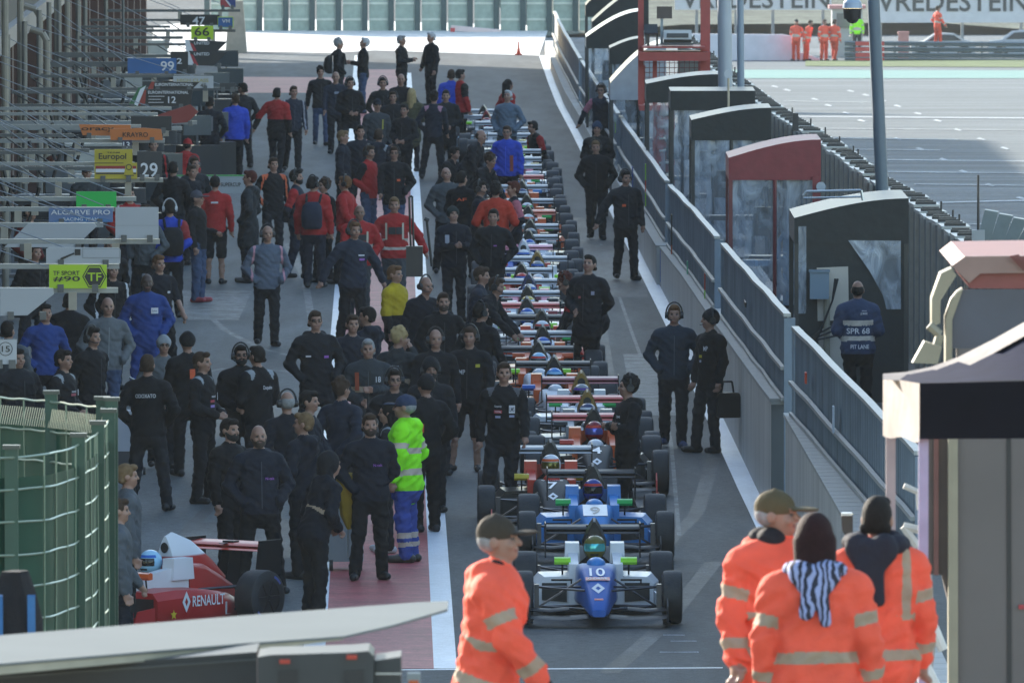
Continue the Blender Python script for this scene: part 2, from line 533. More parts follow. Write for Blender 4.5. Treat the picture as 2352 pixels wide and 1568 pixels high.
def cone(p, sc=1.0):
    c = thing("traffic_cone", "small orange red traffic cone on bright tarmac at the lane end", "traffic cone", p)
    mb = MB(); mb.box((0, 0, .02), (.34 * sc, .34 * sc, .04)); mb.build("base", pm((.5, .05, .02), .5), c)
    mb = MB(); mb.cyl((0, 0, .04), (0, 0, .40 * sc), .11 * sc, .035 * sc, 14, 0); mb.cyl((0, 0, .4 * sc), (0, 0, .66 * sc), .05 * sc, .02 * sc, 14, 0); mb.build("body", pm((.6, .06, .02), .5), c)
cone(G(1191, 127), .6)

# ---------------------------------------------------------------- pit wall, guard fence
CONC = pm((.27, .275, .26), .75, var=.3, scale=1.6, bump=.25, bscale=14, name="wall_concrete")
def conc_streak():
    m = bpy.data.materials.new("streaked_concrete")
    m.use_nodes = True
    t = m.node_tree
    b = t.nodes["Principled BSDF"]
    b.inputs["Roughness"].default_value = .75
    tc = t.nodes.new("ShaderNodeTexCoord")
    mp = t.nodes.new("ShaderNodeMapping")
    mp.inputs["Scale"].default_value = (1.1, 1.1, .16)
    t.links.new(tc.outputs["Object"], mp.inputs[0])
    n = t.nodes.new("ShaderNodeTexNoise")
    n.inputs["Scale"].default_value = 2.2
    n.inputs["Detail"].default_value = 6
    t.links.new(mp.outputs[0], n.inputs["Vector"])
    r = t.nodes.new("ShaderNodeValToRGB")
    r.color_ramp.elements[0].position = .3
    r.color_ramp.elements[0].color = (.37, .375, .35, 1)
    r.color_ramp.elements[1].position = .62
    r.color_ramp.elements[1].color = (.50, .505, .48, 1)
    t.links.new(n.outputs[0], r.inputs[0])
    t.links.new(r.outputs[0], b.inputs["Base Color"])
    return m
CST = conc_streak()
def wall_h(Y): return float(np.interp(Y, (0, 140, 199, 260, 340), (1.34, 1.34, .62, .40, .32)))   # the lane falls away, the wall top stays level
WH = 1.34
def wall_x(Y): return edge_x(Y) + .235
ZA = G(1790, 959, WH).y
ZB = G(1767, 923, WH).y
ZC = G(1510, 658).y
segs = [(62.0, ZA, .06, "near stretch of concrete pit wall behind the orange marshals"),
        (ZB, ZC, 0.0, "middle stretch of concrete pit wall beside the man with bag"),
        (ZC + .6, 348.0, -.05, "far stretch of concrete pit wall with blue painted end")]
for i, (a, b, dx, lab) in enumerate(segs):
    w = thing("concrete_wall", lab, "wall", (0, 0, 0), 0, "stretches of concrete pit wall")
    n = max(6, int((b - a) / 3))
    ys = [a + (b - a) * k / n for k in range(n + 1)]
    rings = []
    for Y in ys:
        x = wall_x(Y) + dx
        h = wall_h(Y)
        rings.append([(x, Y, 0), (x, Y, h), (x + .28, Y, h), (x + .28, Y, 0)])
    mb = MB(); mb.loft(rings, 0); mb.build("wall_body", CST, w, 20)
    # capping stones
    mb = MB()
    Y = a
    while Y < min(b, 215):
        L = .62
        x = wall_x(Y + L / 2) + dx
        mb.box((x + .14, Y + L / 2, wall_h(Y + L / 2) + .022), (.315, L - .035, .04), math.atan2(-(wall_x(Y + L) - wall_x(Y)), L))
        Y += L
    if mb.v:
        mb.build("coping", pm((.34, .345, .33), .7, bump=.3, bscale=20, name="coping_stone"), w)
    if i == 2:
        mb = MB(); mb.box((wall_x(a) + .14, a - .012, .33), (.27, .02, .56)); mb.build("end_plate", paint((.03, .10, .40), .4), w)
    if i == 1:
        mb = MB(); mb.box((wall_x(a) + .14, a - .012, .66), (.28, .02, 1.3)); mb.build("end_plate", sheetmat((.07, .085, .095)), w)

# galvanised guard fence: long corrugated sheets with a cap rail and a mid rail
def fence_z(Y): return wall_h(Y) + 1.05
def fence_pts(pts):
    out = []
    for x, y in pts:
        z = 2.0
        for _ in range(60):
            z = .5 * z + .5 * fence_z(G(x, y, z).y)
        p = G(x, y, z)
        p.x = max(p.x, wall_x(p.y) + .16)
        out.append(p)
    return out
fpan = [([(2110, 1040), (2025, 954), (1920, 848), (1818, 752)], "corrugated grey fence sheet nearest the tent, with orange tag", 0),
        ([(1788, 724), (1715, 640), (1643, 562)], "corrugated grey fence sheet behind the man with black bag", 1),
        ([(1633, 545), (1575, 486), (1518, 426)], "corrugated grey fence sheet with yellow and red tape strip", 2),
        ([(1514, 418), (1478, 375), (1420, 305), (1390, 268)], "corrugated grey fence sheet with upright green and orange marker", 3),
        ([(1388, 262), (1350, 205), (1305, 140)], "corrugated grey fence sheet beside the leaning headset man", 4),
        ([(1303, 136), (1262, 62), (1243, 28)], "farthest corrugated fence sheet at the bend of the wall", 5)]
for pts, lab, i in fpan:
    P = fence_pts(pts)
    t = thing("guard_fence", lab, "fence", (0, 0, 0), 0, "corrugated guard fence sheets on the pit wall")
    ys = [p.y for p in P]; xx = [p.x for p in P]
    n = int((ys[-1] - ys[0]) / .08)
    n = max(20, min(n, 420))
    mb = MB(); va = []
    for k in range(n + 1):
        Y = ys[0] + (ys[-1] - ys[0]) * k / n
        x = float(np.interp(Y, ys, xx)) + .03 * (k % 4 in (1, 2))
        va += [(x, Y, wall_h(Y) - .02), (x, Y, fence_z(Y) - .02)]
    mb.add(va, [(2 * k, 2 * k + 2, 2 * k + 3, 2 * k + 1) for k in range(n)])
    mb.build("sheet", pm((.155, .205, .245), .55, metal=.15, var=.4, scale=1.2, name="galvanised_sheet"), t, 0)
    for nm, z, w in (("cap_rail", 0, .085), ("mid_rail", -.62, .05), ("foot_rail", -.98, .035)):
        mb = MB(); m_ = 14
        cs = []
        for k in range(m_ + 1):
            Y = ys[0] + (ys[-1] - ys[0]) * k / m_
            x = float(np.interp(Y, ys, xx)) + (0 if nm == "cap_rail" else -.05) + .004 * math.sin(k * 1.7 + i)
            zz = fence_z(Y) + z + .007 * math.sin(k * 1.3 + i * 3)
            cs.append([(x - w / 2, Y, zz - .02), (x + w / 2, Y, zz - .02), (x + w / 2, Y, zz + .02), (x - w / 2, Y, zz + .02)])
        mb.loft(cs); mb.build(nm, pm((.36, .37, .36), .5, metal=.3, name="rail_steel"), t)
    for q in (0, -1):
        mb = MB(); mb.box((xx[q] + .03, ys[q] + (-.05 if q == 0 else .05), fence_z(ys[q]) / 2), (.13, .06, fence_z(ys[q]) - .06)); mb.build("post", pm((.16, .21, .27), .5, metal=.3, name="post_paint"), t)
    def stick(y0, y1, zc, zh, c, nm="tape"):
        mb = MB(); x = float(np.interp(y0, ys, xx)) - .075
        mb.box((x, y0, fence_z(y0) - 2.36 + zc), (.02, y1, zh)); mb.build(nm, paint(c, .5), t)
    if i == 0:
        stick(ys[0] + 20.0, .30, 2.0, .12, (.6, .07, .03), "orange_tag"); stick(ys[0] + 14.0, .22, 1.88, .28, (.5, .58, .68), "label_strip")
    if i == 1:
        stick(ys[0] + 24, .12, 1.15, .05, (.3, .6, .08)); stick(ys[0] + 24, .12, .9, .05, (.3, .6, .08)); stick(ys[0] + 14, .9, 2.0, .06, (.02, .02, .02), "strap")
    if i == 2:
        for q in range(10):
            stick(ys[0] + 7, .10, .62 + q * .055, .027, (.65, .42, .03)); stick(ys[0] + 7, .10, .6475 + q * .055, .027, (.5, .05, .03))
        stick(ys[0] + 15, .14, 1.3, .5, (.15, .5, .3)); stick(ys[0] + 25, .22, 1.2, .7, (.5, .10, .03)); stick(ys[0] + 25, .3, 1.75, .5, (.015, .015, .015), "strap")
        stick(ys[0] + 4, .12, 1.6, .25, (.5, .07, .03)); stick(ys[0] + 4, .12, 1.35, .25, (.3, .6, .08))
    if i == 3:
        stick(ys[0] + 13, .14, 2.1, .3, (.35, .7, .06)); stick(ys[0] + 13, .14, 1.85, .22, (.6, .08, .03)); stick(ys[0] + 13, .14, 1.62, .25, (.35, .7, .06))
        stick(ys[0] + 42, .2, 2.1, .3, (.35, .7, .06)); stick(ys[0] + 24, .5, 1.4, .9, (.04, .09, .35), "blue_board")
    if i == 4:
        stick(ys[0] + 30, .3, 1.5, 1.2, (.3, .5, .12)); stick(ys[0] + 14, .5, 1.4, 1.0, (.3, .05, .05))

# ---------------------------------------------------------------- steel barrier wall between pits and track
bw = thing("steel_barrier", "tall ribbed grey steel barrier wall between pit stands and track", "barrier", (0, 0, 0))
cpts = [(2230, 570), (2160, 520), (2085, 462), (2000, 415), (1890, 335), (1775, 263), (1722, 222), (1640, 160), (1560, 90)]
CP = [G(x, y, 2.3) for x, y in cpts]
cy = [p.y for p in CP]; cxx = [p.x for p in CP]
BM = [pm((.12, .145, .15), .5, metal=.3, var=.3, scale=1.5, name="barrier_steel"), pm((.42, .40, .36), .4, metal=.3, name="barrier_rib_glint"), pm((.40, .41, .40), .45, metal=.3, name="barrier_cap"), pm((.03, .03, .03), .5)]  # ribs are pale: sun glints along the panel edges put into their colour
Y = cy[0] - 24
k = 0
rest = MB()
rb = random.Random(5)
while Y < cy[-1]:
    L = 1.55
    x = float(np.interp(Y, cy, cxx)) if Y > cy[0] else cxx[0] + (cy[0] - Y) * .027
    m_ = MB() if k < 99 else rest
    tz = R(1.6 + rb.uniform(-.8, .8)); dz = rb.uniform(-.025, .025)
    m_.box((x + .16, Y + L / 2, 1.14 + dz / 2), (.30, L - .02, 2.26 + dz), tz)
    m_.box((x - .02, Y + .05, 1.15), (.05, .05, 2.30), tz, 1)
    m_.box((x + .12, Y + L / 2, 2.315 + dz), (.40, L * .72, .04), tz, 2)
    m_.box((x + .12, Y + L / 2, 2.36 + dz), (.24, .10, .05), tz, 3)
    m_.box((x + .12, Y + L * .25, 2.355 + dz), (.30, .06, .04), tz, 3)
    if rb.random() < .3: m_.cyl((x + .2, Y + L * .6, 2.33), (x + .2, Y + L * .6, 2.50), .015, .015, 5, 3)
    if k < 99: m_.build("panel", BM, bw)
    Y += L; k += 1
if rest.v: rest.build("far_panels", BM, bw)["kind"] = "stuff"
# leaning blades at the near end of the barrier
for k in range(5):
    a = Q(2236 + 28 * k, 585, 150 - 1.2 * k); b = Q(2262 + 33 * k, 482 + 9 * k, 150 - 1.2 * k)
    mb = MB(); mb.prism([a, a + Vector((.17, .03, 0)), b + Vector((.17, .03, -.03)), b], (.02, .35, 0))
    tag(mb.build("debris_blade", pm((.14, .18, .20), .45, metal=.4, name="blade_steel")), "leaning grey steel debris blade beside the booth roof", "debris screen", "leaning steel blades at the barrier end")

# ---------------------------------------------------------------- pit wall stands
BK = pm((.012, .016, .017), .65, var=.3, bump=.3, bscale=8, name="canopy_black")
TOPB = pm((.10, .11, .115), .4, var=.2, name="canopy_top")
def canopy(mb, w, L, z0, z1, rev=False, drop=.32, m=0, mt=1, back=None):
    n = 10
    fr, bk, fl, bl = [], [], [], []
    for k in range(n + 1):
        u = k / n
        q = (1 - u) if rev else u
        z = z0 + (z1 - z0) * math.sin(q * math.pi / 2)
        fr.append((u * w, 0, z)); bk.append((u * w, L, z))
        fl.append((u * w, 0, min(z0, z1) - drop)); bl.append((u * w, L, min(z0, z1) - drop))
    for k in range(n):
        mb.add([fr[k], fr[k + 1], bk[k + 1], bk[k]], [(0, 1, 2, 3)], mt)
        mb.add([fl[k], fl[k + 1], fr[k + 1], fr[k]], [(0, 1, 2, 3)], m)
        mb.add([bl[k], bl[k + 1], bk[k + 1], bk[k]], [(3, 2, 1, 0)], m)
    mb.add([fl[0], fr[0], bk[0], bl[0]], [(0, 1, 2, 3)], mt)
    mb.add([fl[n], fr[n], bk[n], bl[n]], [(3, 2, 1, 0)], m)
def pit_stand(x0, x1, ytop, yleft, ztop, lab, cloth_=BK, top=TOPB, L=2.6, rev=False, plastic=True, posts=None, Z=None, drop=.34, kind="pit stand"):
    Z = Z or 27500 * (CAMH - ztop) / (ytop + 601)
    s = px(Z)
    X0 = (x0 - CX) / s; w = (x1 - x0) / s
    zl = CAMH - (yleft + 601) / s
    t = thing("pit_stand", lab, kind, (X0, Z, 0), 0, "covered pit wall stands")
    mb = MB(); canopy(mb, w, L, zl, ztop, rev, drop); mb.build("canopy", [cloth_, top], t)
    zc = min(zl, ztop) - drop
    for px_ in (0.03, w - .03):
        for py in (.03, L - .03):
            mb = MB(); mb.box((px_, py, zc / 2), (.06, .06, zc)); mb.build("post", posts or pm((.03, .033, .035), .4), t)
    mb = MB(); mb.box((w / 2, L / 2, .18), (w, L, .36)); mb.build("platform", pm((.10, .12, .14), .5, metal=.4), t)
    if plastic:
        mb = MB()
        nx = 14
        ring = []
        for k in range(nx + 1):
            ring.append((.05 + (w - .1) * k / nx, .06 + .03 * math.sin(k * 1.9), 0))
        mb.add([(a[0], a[1], zc) for a in ring] + [(a[0], a[1] + .03, .42) for a in ring], [(k, k + 1, nx + 2 + k, nx + 1 + k) for k in range(nx)])
        mb.add([(.04, L * k / nx, zc) for k in range(nx + 1)] + [(.04 + .03 * math.sin(k * 2.1), L * k / nx, .42) for k in range(nx + 1)], [(k, k + 1, nx + 2 + k, nx + 1 + k) for k in range(nx)])
        mb.build("curtain", CLEAR, t)
        mb = MB(); mb.box((w * .55, L * .75, 1.05), (w * .7, .5, .08)); mb.build("desk", pm((.05, .055, .06), .4), t); mb = MB(); mb.box((w * .55, L * .9, 1.6), (w * .5, .06, .45)); mb.build("screen", pm((.05, .055, .06), .4), t)
        mb = MB(); mb.cyl((w * .5, .02, .4), (w * .5, .02, zc), .03, .03, 8); mb.build("curtain_pole", posts or pm((.03, .033, .035), .4), t)
    return t, s, w, zc
# nearest black stand, closed front with a window
t, s, w, zc = pit_stand(1825, 2088, 455, 500, 3.05, "nearest black pit stand with clear slanted window and grey boxes", plastic=False, L=3.0)
Zs = t.location.y; X0 = t.location.x
def loc(x, y, d=-.02):
    p = Q(x, y, Zs + d); return p - Vector(t.location)
mb = MB(); mb.box((w / 2, .03, zc / 2 + .05), (w - .02, .03, zc + .1)); mb.build("front_sheet", BK, t)
mb = MB(); mb.prism([loc(*q) for q in ((2069, 553), (2069, 710), (2036, 710), (2028, 678), (1997, 622), (1948, 552))], (0, .012, 0)); mb.build("window", CLEAR, t)
mb = MB(); mb.prism([loc(*q) for q in ((1834, 520), (1834, 720), (1852, 720), (1852, 520))], (0, .012, 0)); mb.build("window", CLEAR, t)
mb = MB(); mb.prism([loc(*q) for q in ((1876, 615), (1948, 612), (1950, 735), (1878, 737))], (0, .01, 0)); mb.prism([loc(*q, ) for q in ((1902, 748), (1943, 748), (1945, 870), (1880, 872), (1880, 760))], (0, .01, 0)); mb.build("board", sheetmat((.46, .42, .37)), t)
bxp = loc(1882, 655, -.2)
mb = MB(); mb.box(bxp, (44 / s, .18, 62 / s)); mb.box(bxp + Vector((0, -.0, 33 / s)), (48 / s, .22, .03)); mb.build("junction_box", paint((.15, .21, .27), .4), t)
mb = MB(); mb.cyl(loc(1899, 680, -.12), loc(1899, 905, -.12), .045, .045, 10); mb.build("box_pole", pm((.25, .23, .18), .6), t)
mb = MB()
for dx, dz in ((0, 0), (10, 12), (22, 26)):
    mb.tube([loc(1918 + dx * .3, 640, -.22), loc(1912, 690, -.26), loc(1885 - dx * .2, 760 + dz * .3, -.26), loc(1862 + dx * .6, 775 + dz * .2, -.26), loc(1925 + dx * .4, 742 + dz, -.24)], .013, 5)
mb.build("cable", BLACK, t)
mb = MB(); mb.tube([loc(1845, 450), loc(1852, 440), loc(1978, 437), loc(1982, 460)], .02, 6); mb.tube([loc(1845, 455), loc(1978, 452)], .015, 6); mb.build("roof_rail", steel(), t)

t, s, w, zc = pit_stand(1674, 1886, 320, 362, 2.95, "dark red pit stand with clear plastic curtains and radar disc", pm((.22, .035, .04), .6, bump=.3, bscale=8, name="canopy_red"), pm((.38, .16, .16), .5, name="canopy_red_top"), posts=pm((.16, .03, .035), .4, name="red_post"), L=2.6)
mb = MB(); mb.cyl((w + .0, -.05, zc - .10), (w, -.09, zc - .10), 11 / s, 11 / s, 20); mb.build("disc", sheetmat((.42, .47, .52)), t)
mb = MB(); mb.box((w - .07, -.02, zc - .25), (.12, .03, .62)); mb.build("red_flap", pm((.22, .035, .04), .6), t)
mb = MB(); mb.box((w * .78, .9, .9), (.5, .05, 1.1)); mb.tube([(w * .55, .4, .3), (w * .55, .4, 1.35), (w * .6, .4, 1.5), (w * .9, .4, 1.5)], .03, 8); mb.box((w * .35, .3, 1.05), (.55, .4, .09)); mb.text("UL", (w * .88, .868, 1.0), (1, 0, 0), (0, 0, 1), .16, .1, 1); mb.build("booth_chair", [paint((.22, .32, .45), .4), BLACK], t)
pit_stand(1588, 1772, 247, 275, 2.95, "black pit stand with plastic curtain beside the red one", L=2.4)
pit_stand(1540, 1735, 236, 208, 2.95, "black pit stand whose curved roof slopes down toward track", rev=True, L=2.4, Z=209)
pit_stand(1484, 1650, 170, 192, 3.0, "black pit stand directly under the red timing tower", L=2.4)
SIL = pm((.5, .52, .55), .3, metal=.4, name="silver_canopy")
pit_stand(1402, 1530, 140, 190, 3.05, "silver white pit stand left of the red tower", pm((.3, .32, .36), .4), SIL, L=3, Z=238)
pit_stand(1346, 1478, 55, 85, 3.0, "dark pit stand with shiny silver rounded roof", BK, SIL, L=3, Z=268, drop=.25)
pit_stand(1400, 1480, 92, 110, 2.7, "low black covered stand below the silver roofed one", BK, TOPB, L=2, Z=256)
pit_stand(1360, 1490, 25, 50, 3.0, "black topped pit stand second from the far end", BK, TOPB, L=3, Z=292, drop=.2)
pit_stand(1345, 1470, -8, 12, 3.1, "black pit stand with white edged roof beside blue banner", BK, TOPB, L=3, Z=312, drop=.3)

# red timing tower
Zt = 228.0; st = px(Zt)
def tw(x, y, d=0): return Q(x, y, Zt + d)
RED = pm((.34, .05, .045), .5, var=.15, name="tower_red")
tt = thing("timing_tower", "red steel timing tower with ladder and instrument platform", "tower", tw(1545, 440) * 1)
tl = Vector(tt.location)
def post(nm, x, y0, y1, w, d=0.0, m=RED, par=tt):
    a, b = tw(x, y0, d) - tl, tw(x, y1, d) - tl
    mb = MB(); mb.box((a + b) / 2, (w / st, w / st, abs(b.z - a.z))); return mb.build(nm, m, par)
post("post", 1472, -60, 245, 13); post("post", 1620, -60, 178, 22); post("post", 1504, 138, 500, 10, -.1); post("post", 1475, 150, 240, 14, 1.4); post("post", 1610, 130, 200, 12, 1.4)
post("post", 1545, 175, 240, 8, -.1); post("post", 1503, 245, 440, 6, -.3); post("post", 1519, 245, 500, 9, -.3)
mb = MB()
a = tw(1546, 128) - tl; mb.box(a, (160 / st, 1.5, 20 / st)); a = tw(1546, 112) - tl; mb.box(a + Vector((0, 0, .04)), (145 / st, 1.4, .03))
a = tw(1505, 246) - tl; mb.box(a, (75 / st, 1.4, 12 / st)); mb.build("platform", RED, tt)
mb = MB()
for k in range(9):
    y = 262 + k * 28
    a, b = tw(1514, y, -.3) - tl, tw(1545, y, -.3) - tl
    mb.box((a + b) / 2, ((b - a).x, .16, .035), 0, 1)
    mb.box((a + b) / 2 + Vector((0, .08, -.10)), ((b - a).x, .02, .16), 0, 0)
for x in (1512, 1547):
    a, b = tw(x, 245, -.3) - tl, tw(x, 520, -.3) - tl
    mb.box((a + b) / 2, (.05, .06, abs(a.z - b.z)), 0, 0)
mb.build("ladder", [RED, steel((.4, .42, .44))], tt)
mb = MB()
for k in range(12):
    a, b = tw(1480 + k * 11.5, 140, .1) - tl, tw(1480 + k * 11.5, 190, .1) - tl; mb.cyl(a, b, .006, .006, 4)
for k in range(5):
    a, b = tw(1480, 145 + k * 11, .1) - tl, tw(1610, 145 + k * 11, .1) - tl; mb.cyl(a, b, .006, .006, 4)
mb.build("mesh_guard", pm((.3, .1, .1), .5), tt)
scr = thing("monitor", "small dark framed monitor on a post above tower platform", "monitor", tw(1526, 100, -.2)); s0 = Vector(scr.location)
mb = MB(); mb.box(tw(1526, 29, -.2) - s0, (35 / st, .1, 28 / st)); mb.build("screen", pm((.05, .04, .045), .3), scr)
mb = MB(); a, b = tw(1520, 42, -.2) - s0, tw(1520, 104, -.2) - s0; mb.box((a + b) / 2, (.05, .05, abs(a.z - b.z))); mb.build("stand", pm((.25, .3, .32), .5), scr)
con = MB(); c = tw(1556, 85, -.3); con.box((0, 0, 0), (64 / st, .35, 22 / st), 0, 0, R(-15)); con.box((0, -.19, .03), (50 / st, .03, 10 / st), 0, 1); con.box((0, .0, -.13), (72 / st, .5, .05), 0, 1)
o = con.build("timing_console", [sheetmat((.5, .52, .53)), pm((.05, .06, .07), .4)]); o.location = c; tag(o, "grey timing console with dials standing on red tower platform", "console")
con = MB(); con.box((0, 0, 0), (30 / st, .05, 24 / st), 0, 0, R(-30)); con.box((-.05, .1, -.18), (.05, .05, .3)); con.box((.12, .1, -.18), (.04, .04, .3)); o = con.build("tablet_stand", pm((.03, .035, .04), .35)); o.location = tw(1495, 68, -.2); tag(o, "black tilted tablet stand at the left of tower platform", "tablet")

# poles
def pole(nm, x0, y0, x1, y1, Z, r, lab, c=(.27, .33, .40), zb=None):
    a, b = Q(x0, y0, Z), Q(x1, y1, Z)
    d = (a - b) / (a.z - b.z)
    foot = b - d * (b.z - (zb if zb is not None else 0))
    top = a + d * 3.0
    t = thing(nm, lab, "pole", foot)
    mb = MB(); mb.cyl((0, 0, 0), top - foot, r * 1.05, r, 16); mb.build("shaft", pm(c, .5, metal=.2, var=.1, scale=1.5, name="pole_paint"), t)
    mb = MB(); mb.cyl((0, 0, 0), (0, 0, .04), r * 1.9, r * 1.9, 16); mb.build("foot_plate", GALV, t)
    return t
pole("lamp_pole", 1664, 0, 1666, 205, 216, .125, "thick pale grey blue pole rising right of red tower", (.36, .40, .45))
pole("lamp_pole", 1700, 0, 1702, 225, 214, .062, "thin blue grey pole beside the thick pale pole", (.22, .28, .35))
cp_ = pole("camera_pole", 2006, 0, 2027, 455, 172, .088, "tall dark blue grey pole carrying the dome camera", (.10, .14, .18))
pt = Q(2004, -40, 172)
mb = MB(); mb.cyl(Q(2004, -42, 172) - Vector(cp_.location), Q(1958, -38, 172) - Vector(cp_.location), .03, .03, 8); mb.build("bracket", pm((.25, .3, .36), .5), cp_)
dc = thing("dome_camera", "round security camera with grey shroud hanging off the pole", "camera", Q(1958, 20, 172)); sp = px(172)
mb = MB(); mb.cyl((0, 0, -2 / sp + .02), (0, 0, 14 / sp), 23 / sp, 21 / sp, 20); mb.cyl((0, 0, 14 / sp), (0, 0, 30 / sp), 21 / sp, 8 / sp, 20); mb.cyl((0, 0, 30 / sp), (0, 0, 60 / sp), .03, .03, 8); mb.build("shroud", paint((.36, .44, .55), .35), dc)
mb = MB(); mb.cyl((0, 0, 0), (0, 0, -24 / sp), 21.5 / sp, 20 / sp, 20); mb.sphere((0, 0, -22 / sp), (15 / sp, 15 / sp, 13 / sp), 18, 10); mb.build("dome", pm((.012, .012, .015), .12), dc)
mk = thing("marker_post", "thin post with round white disc above the black stands", "marker", Q(1673, 300, 205)); sm = px(205)
mb = MB(); mb.cyl((0, 0, 0), (0, 0, 125 / sm), .02, .02, 8); mb.build("shaft", pm((.5, .42, .3), .5), mk)
mb = MB(); mb.cyl((0, .0, 130 / sm), (0, -.03, 130 / sm), 10 / sm, 10 / sm, 18); mb.build("disc", sheetmat((.5, .53, .56)), mk)
mb = MB(); a = Q(2247, 560, 150); mb.cyl((0, 0, 0), Q(2247, 402, 150) - a, .018, .014, 8); mb.box((0, 0, .05), (.16, .12, .25), 0, 1); o = mb.build("antenna", [pm((.03, .03, .03), .4), sheetmat((.4, .42, .42))]); o.location = a; tag(o, "thin black whip antenna standing on the steel barrier end", "antenna")
mb = MB(); a = Q(1827, 300, 200); mb.box((0, 0, .14), (.11, .11, .3), 0, 0, 0, (.8, .8)); o = mb.build("bollard", pm((.02, .022, .025), .5)); o.location = a; tag(o, "short black stub post on top of the steel barrier", "bollard")
# trackside ramp of small terrace (carries marshals and tent, below the frame)
mb = MB(); mb.box((2, 53, 1.6), (40, 32, 3.2)); struct("terrace_ground", mb, pm((.2, .2, .2), .8, bump=.3))

# ---------------------------------------------------------------- far side of the track
ZF = 519.0; sf = px(ZF)
def F(x, y, d=0.0): return Q(x, y, ZF + d)
mb = MB()
pts = [(1560, 78), (1800, 80), (1822, 84), (1835, 120), (1905, 142), (1905, 150), (1560, 150)]
mb.prism([F(*p, 2) for p in pts], (0, .5, 0)); tag(mb.build("white_wall", sheetmat((.62, .62, .68), .6)), "long plain white wall on far side of track sloping at right end", "wall")
gr = thing("guard_rail", "grey three rail guard rail across far side of the track", "guard rail", F(2150, 150))
g0 = Vector(gr.location)
for k, y in enumerate((100, 113, 126, 138)):
    mb = MB(); a, b = F(1940, y) - g0, F(2450, y + 3) - g0
    mb.loft([[p + Vector((0, dy, dz)) for dy, dz in ((0, -.10), (-.07, -.05), (0, 0), (-.07, .05), (0, .10), (.04, 0))] for p in (a, b)]); mb.build("rail", pm((.16, .2, .22), .5, metal=.3, name="rail_grey"), gr)
for k in range(10):
    mb = MB(); a = F(1955 + k * 50, 122, .15) - g0; mb.box(a, (.1, .1, 1.0)); mb.build("post", pm((.2, .22, .24), .5), gr)
for k, y in enumerate((100, 113, 126, 138)):
    mb = MB(); a = F(1998, y + .5, -.1) - g0; mb.box(a, (66 / sf, .03, 9 / sf)); mb.build("red_panel", paint((.55, .06, .05), .5), gr)
bo = thing("advertising_board", "long white advertising board with large dark letters across the top", "billboard", F(2185, 20, 14)); b0 = Vector(bo.location)
mb = MB(); c = F(2185, 0, 14) - b0; sfb = px(ZF + 14)
mb.box(c, (350 / sfb, .12, 105 / sfb), 0, 0)
mb.text("VREDESTEIN", F(2188, 4, 13.9) - b0, (1, 0, 0), (0, 0, 1), 345 / sfb, 46 / sfb, 1); mb.build("panel", [sheetmat((.55, .56, .58)), sheetmat((.045, .05, .05))], bo)
for x in (2022, 2150, 2210, 2345):
    mb = MB(); a = F(x, 70, 14.3) - b0; mb.box(a, (.14, .14, 3)); mb.build("leg", pm((.2, .22, .23), .5), bo)
bo = thing("advertising_board", "white advertising board partly hidden behind red tower and poles", "billboard", F(1730, 0, 14)); b0 = Vector(bo.location)
mb = MB(); c = F(1730, -12, 14) - b0; mb.box(c, (360 / sfb, .12, 70 / sfb), 0, 0); mb.text("VREDESTEIN", F(1735, -2, 13.9) - b0, (1, 0, 0), (0, 0, 1), 340 / sfb, 44 / sfb, 1); mb.build("panel", [sheetmat((.55, .56, .58)), sheetmat((.045, .05, .05))], bo)
for x in (1600, 1690, 1775, 1890):
    mb = MB(); a = F(x, 70, 14.3) - b0; mb.box(a, (.14, .14, 3)); mb.build("leg", pm((.2, .22, .23), .5), bo)
kb = thing("marshal_hut", "pale grey marshal hut with open window beyond the far track", "hut", F(1945, 150, 8)); k0 = Vector(kb.location)
mb = MB(); mb.box(F(1945, 85, 8) - k0, (70 / px(527), 1.5, 130 / px(527))); mb.build("wall", sheetmat((.35, .36, .36)), kb)
mb = MB(); mb.box(F(1945, 48, 7.2) - k0, (46 / px(527), .06, 34 / px(527))); mb.build("window", pm((.1, .11, .12), .2), kb)
mb = MB(); mb.box(F(1945, 16, 8) - k0, (84 / px(527), 1.8, 8 / px(527))); mb.build("roof", sheetmat((.45, .2, .2)), kb)
def far_car(x0, x1, yt, lab, c):
    t = thing("parked_car", lab, "car", F((x0 + x1) / 2, 135, 9)); t0 = Vector(t.location); s = px(ZF + 9); w = (x1 - x0) / s; zt = F(0, yt, 9).z - t0.z
    mb = MB()
    prof = [(-.5, .45), (-.48, .62), (-.30, .68), (-.14, .97), (.02, 1.0), (.18, .97), (.34, .72), (.48, .66), (.5, .42), (.48, .2), (-.48, .2)]
    mb.prism([(a * w, -.8, b * zt) for a, b in prof], (0, 1.6, 0)); mb.build("body", paint(c, .25), t)
    mb = MB(); mb.prism([(a * w, -.815, b * zt) for a, b in ((-.25, .70), (-.13, .93), (.02, .95), (.16, .93), (.28, .72))], (0, .01, 0)); mb.build("window", pm((.03, .04, .05), .1), t)
    for u in (-.32, .32):
        mb = MB(); mb.cyl((u * w, -.83, .3), (u * w, -.6, .3), .31, .31, 16); mb.build("wheel", RUBBER, t)
far_car(2092, 2240, 76, "silver car parked behind the guard rail near lone orange marshal", (.45, .47, .5))
far_car(2268, 2430, 70, "dark glassed silver car cut by right edge behind guard rail", (.38, .42, .48))
mb = MB(); a = F(2075, 100, 4); mb.box((0, 0, .55), (.45, .45, 1.1)); mb.box((0, 0, 1.15), (.5, .5, .1)); o = mb.build("fuel_pump", sheetmat((.45, .2, .18))); o.location = (a.x, a.y, -4.9); tag(o, "pale red waist high box post behind the guard rail", "post")
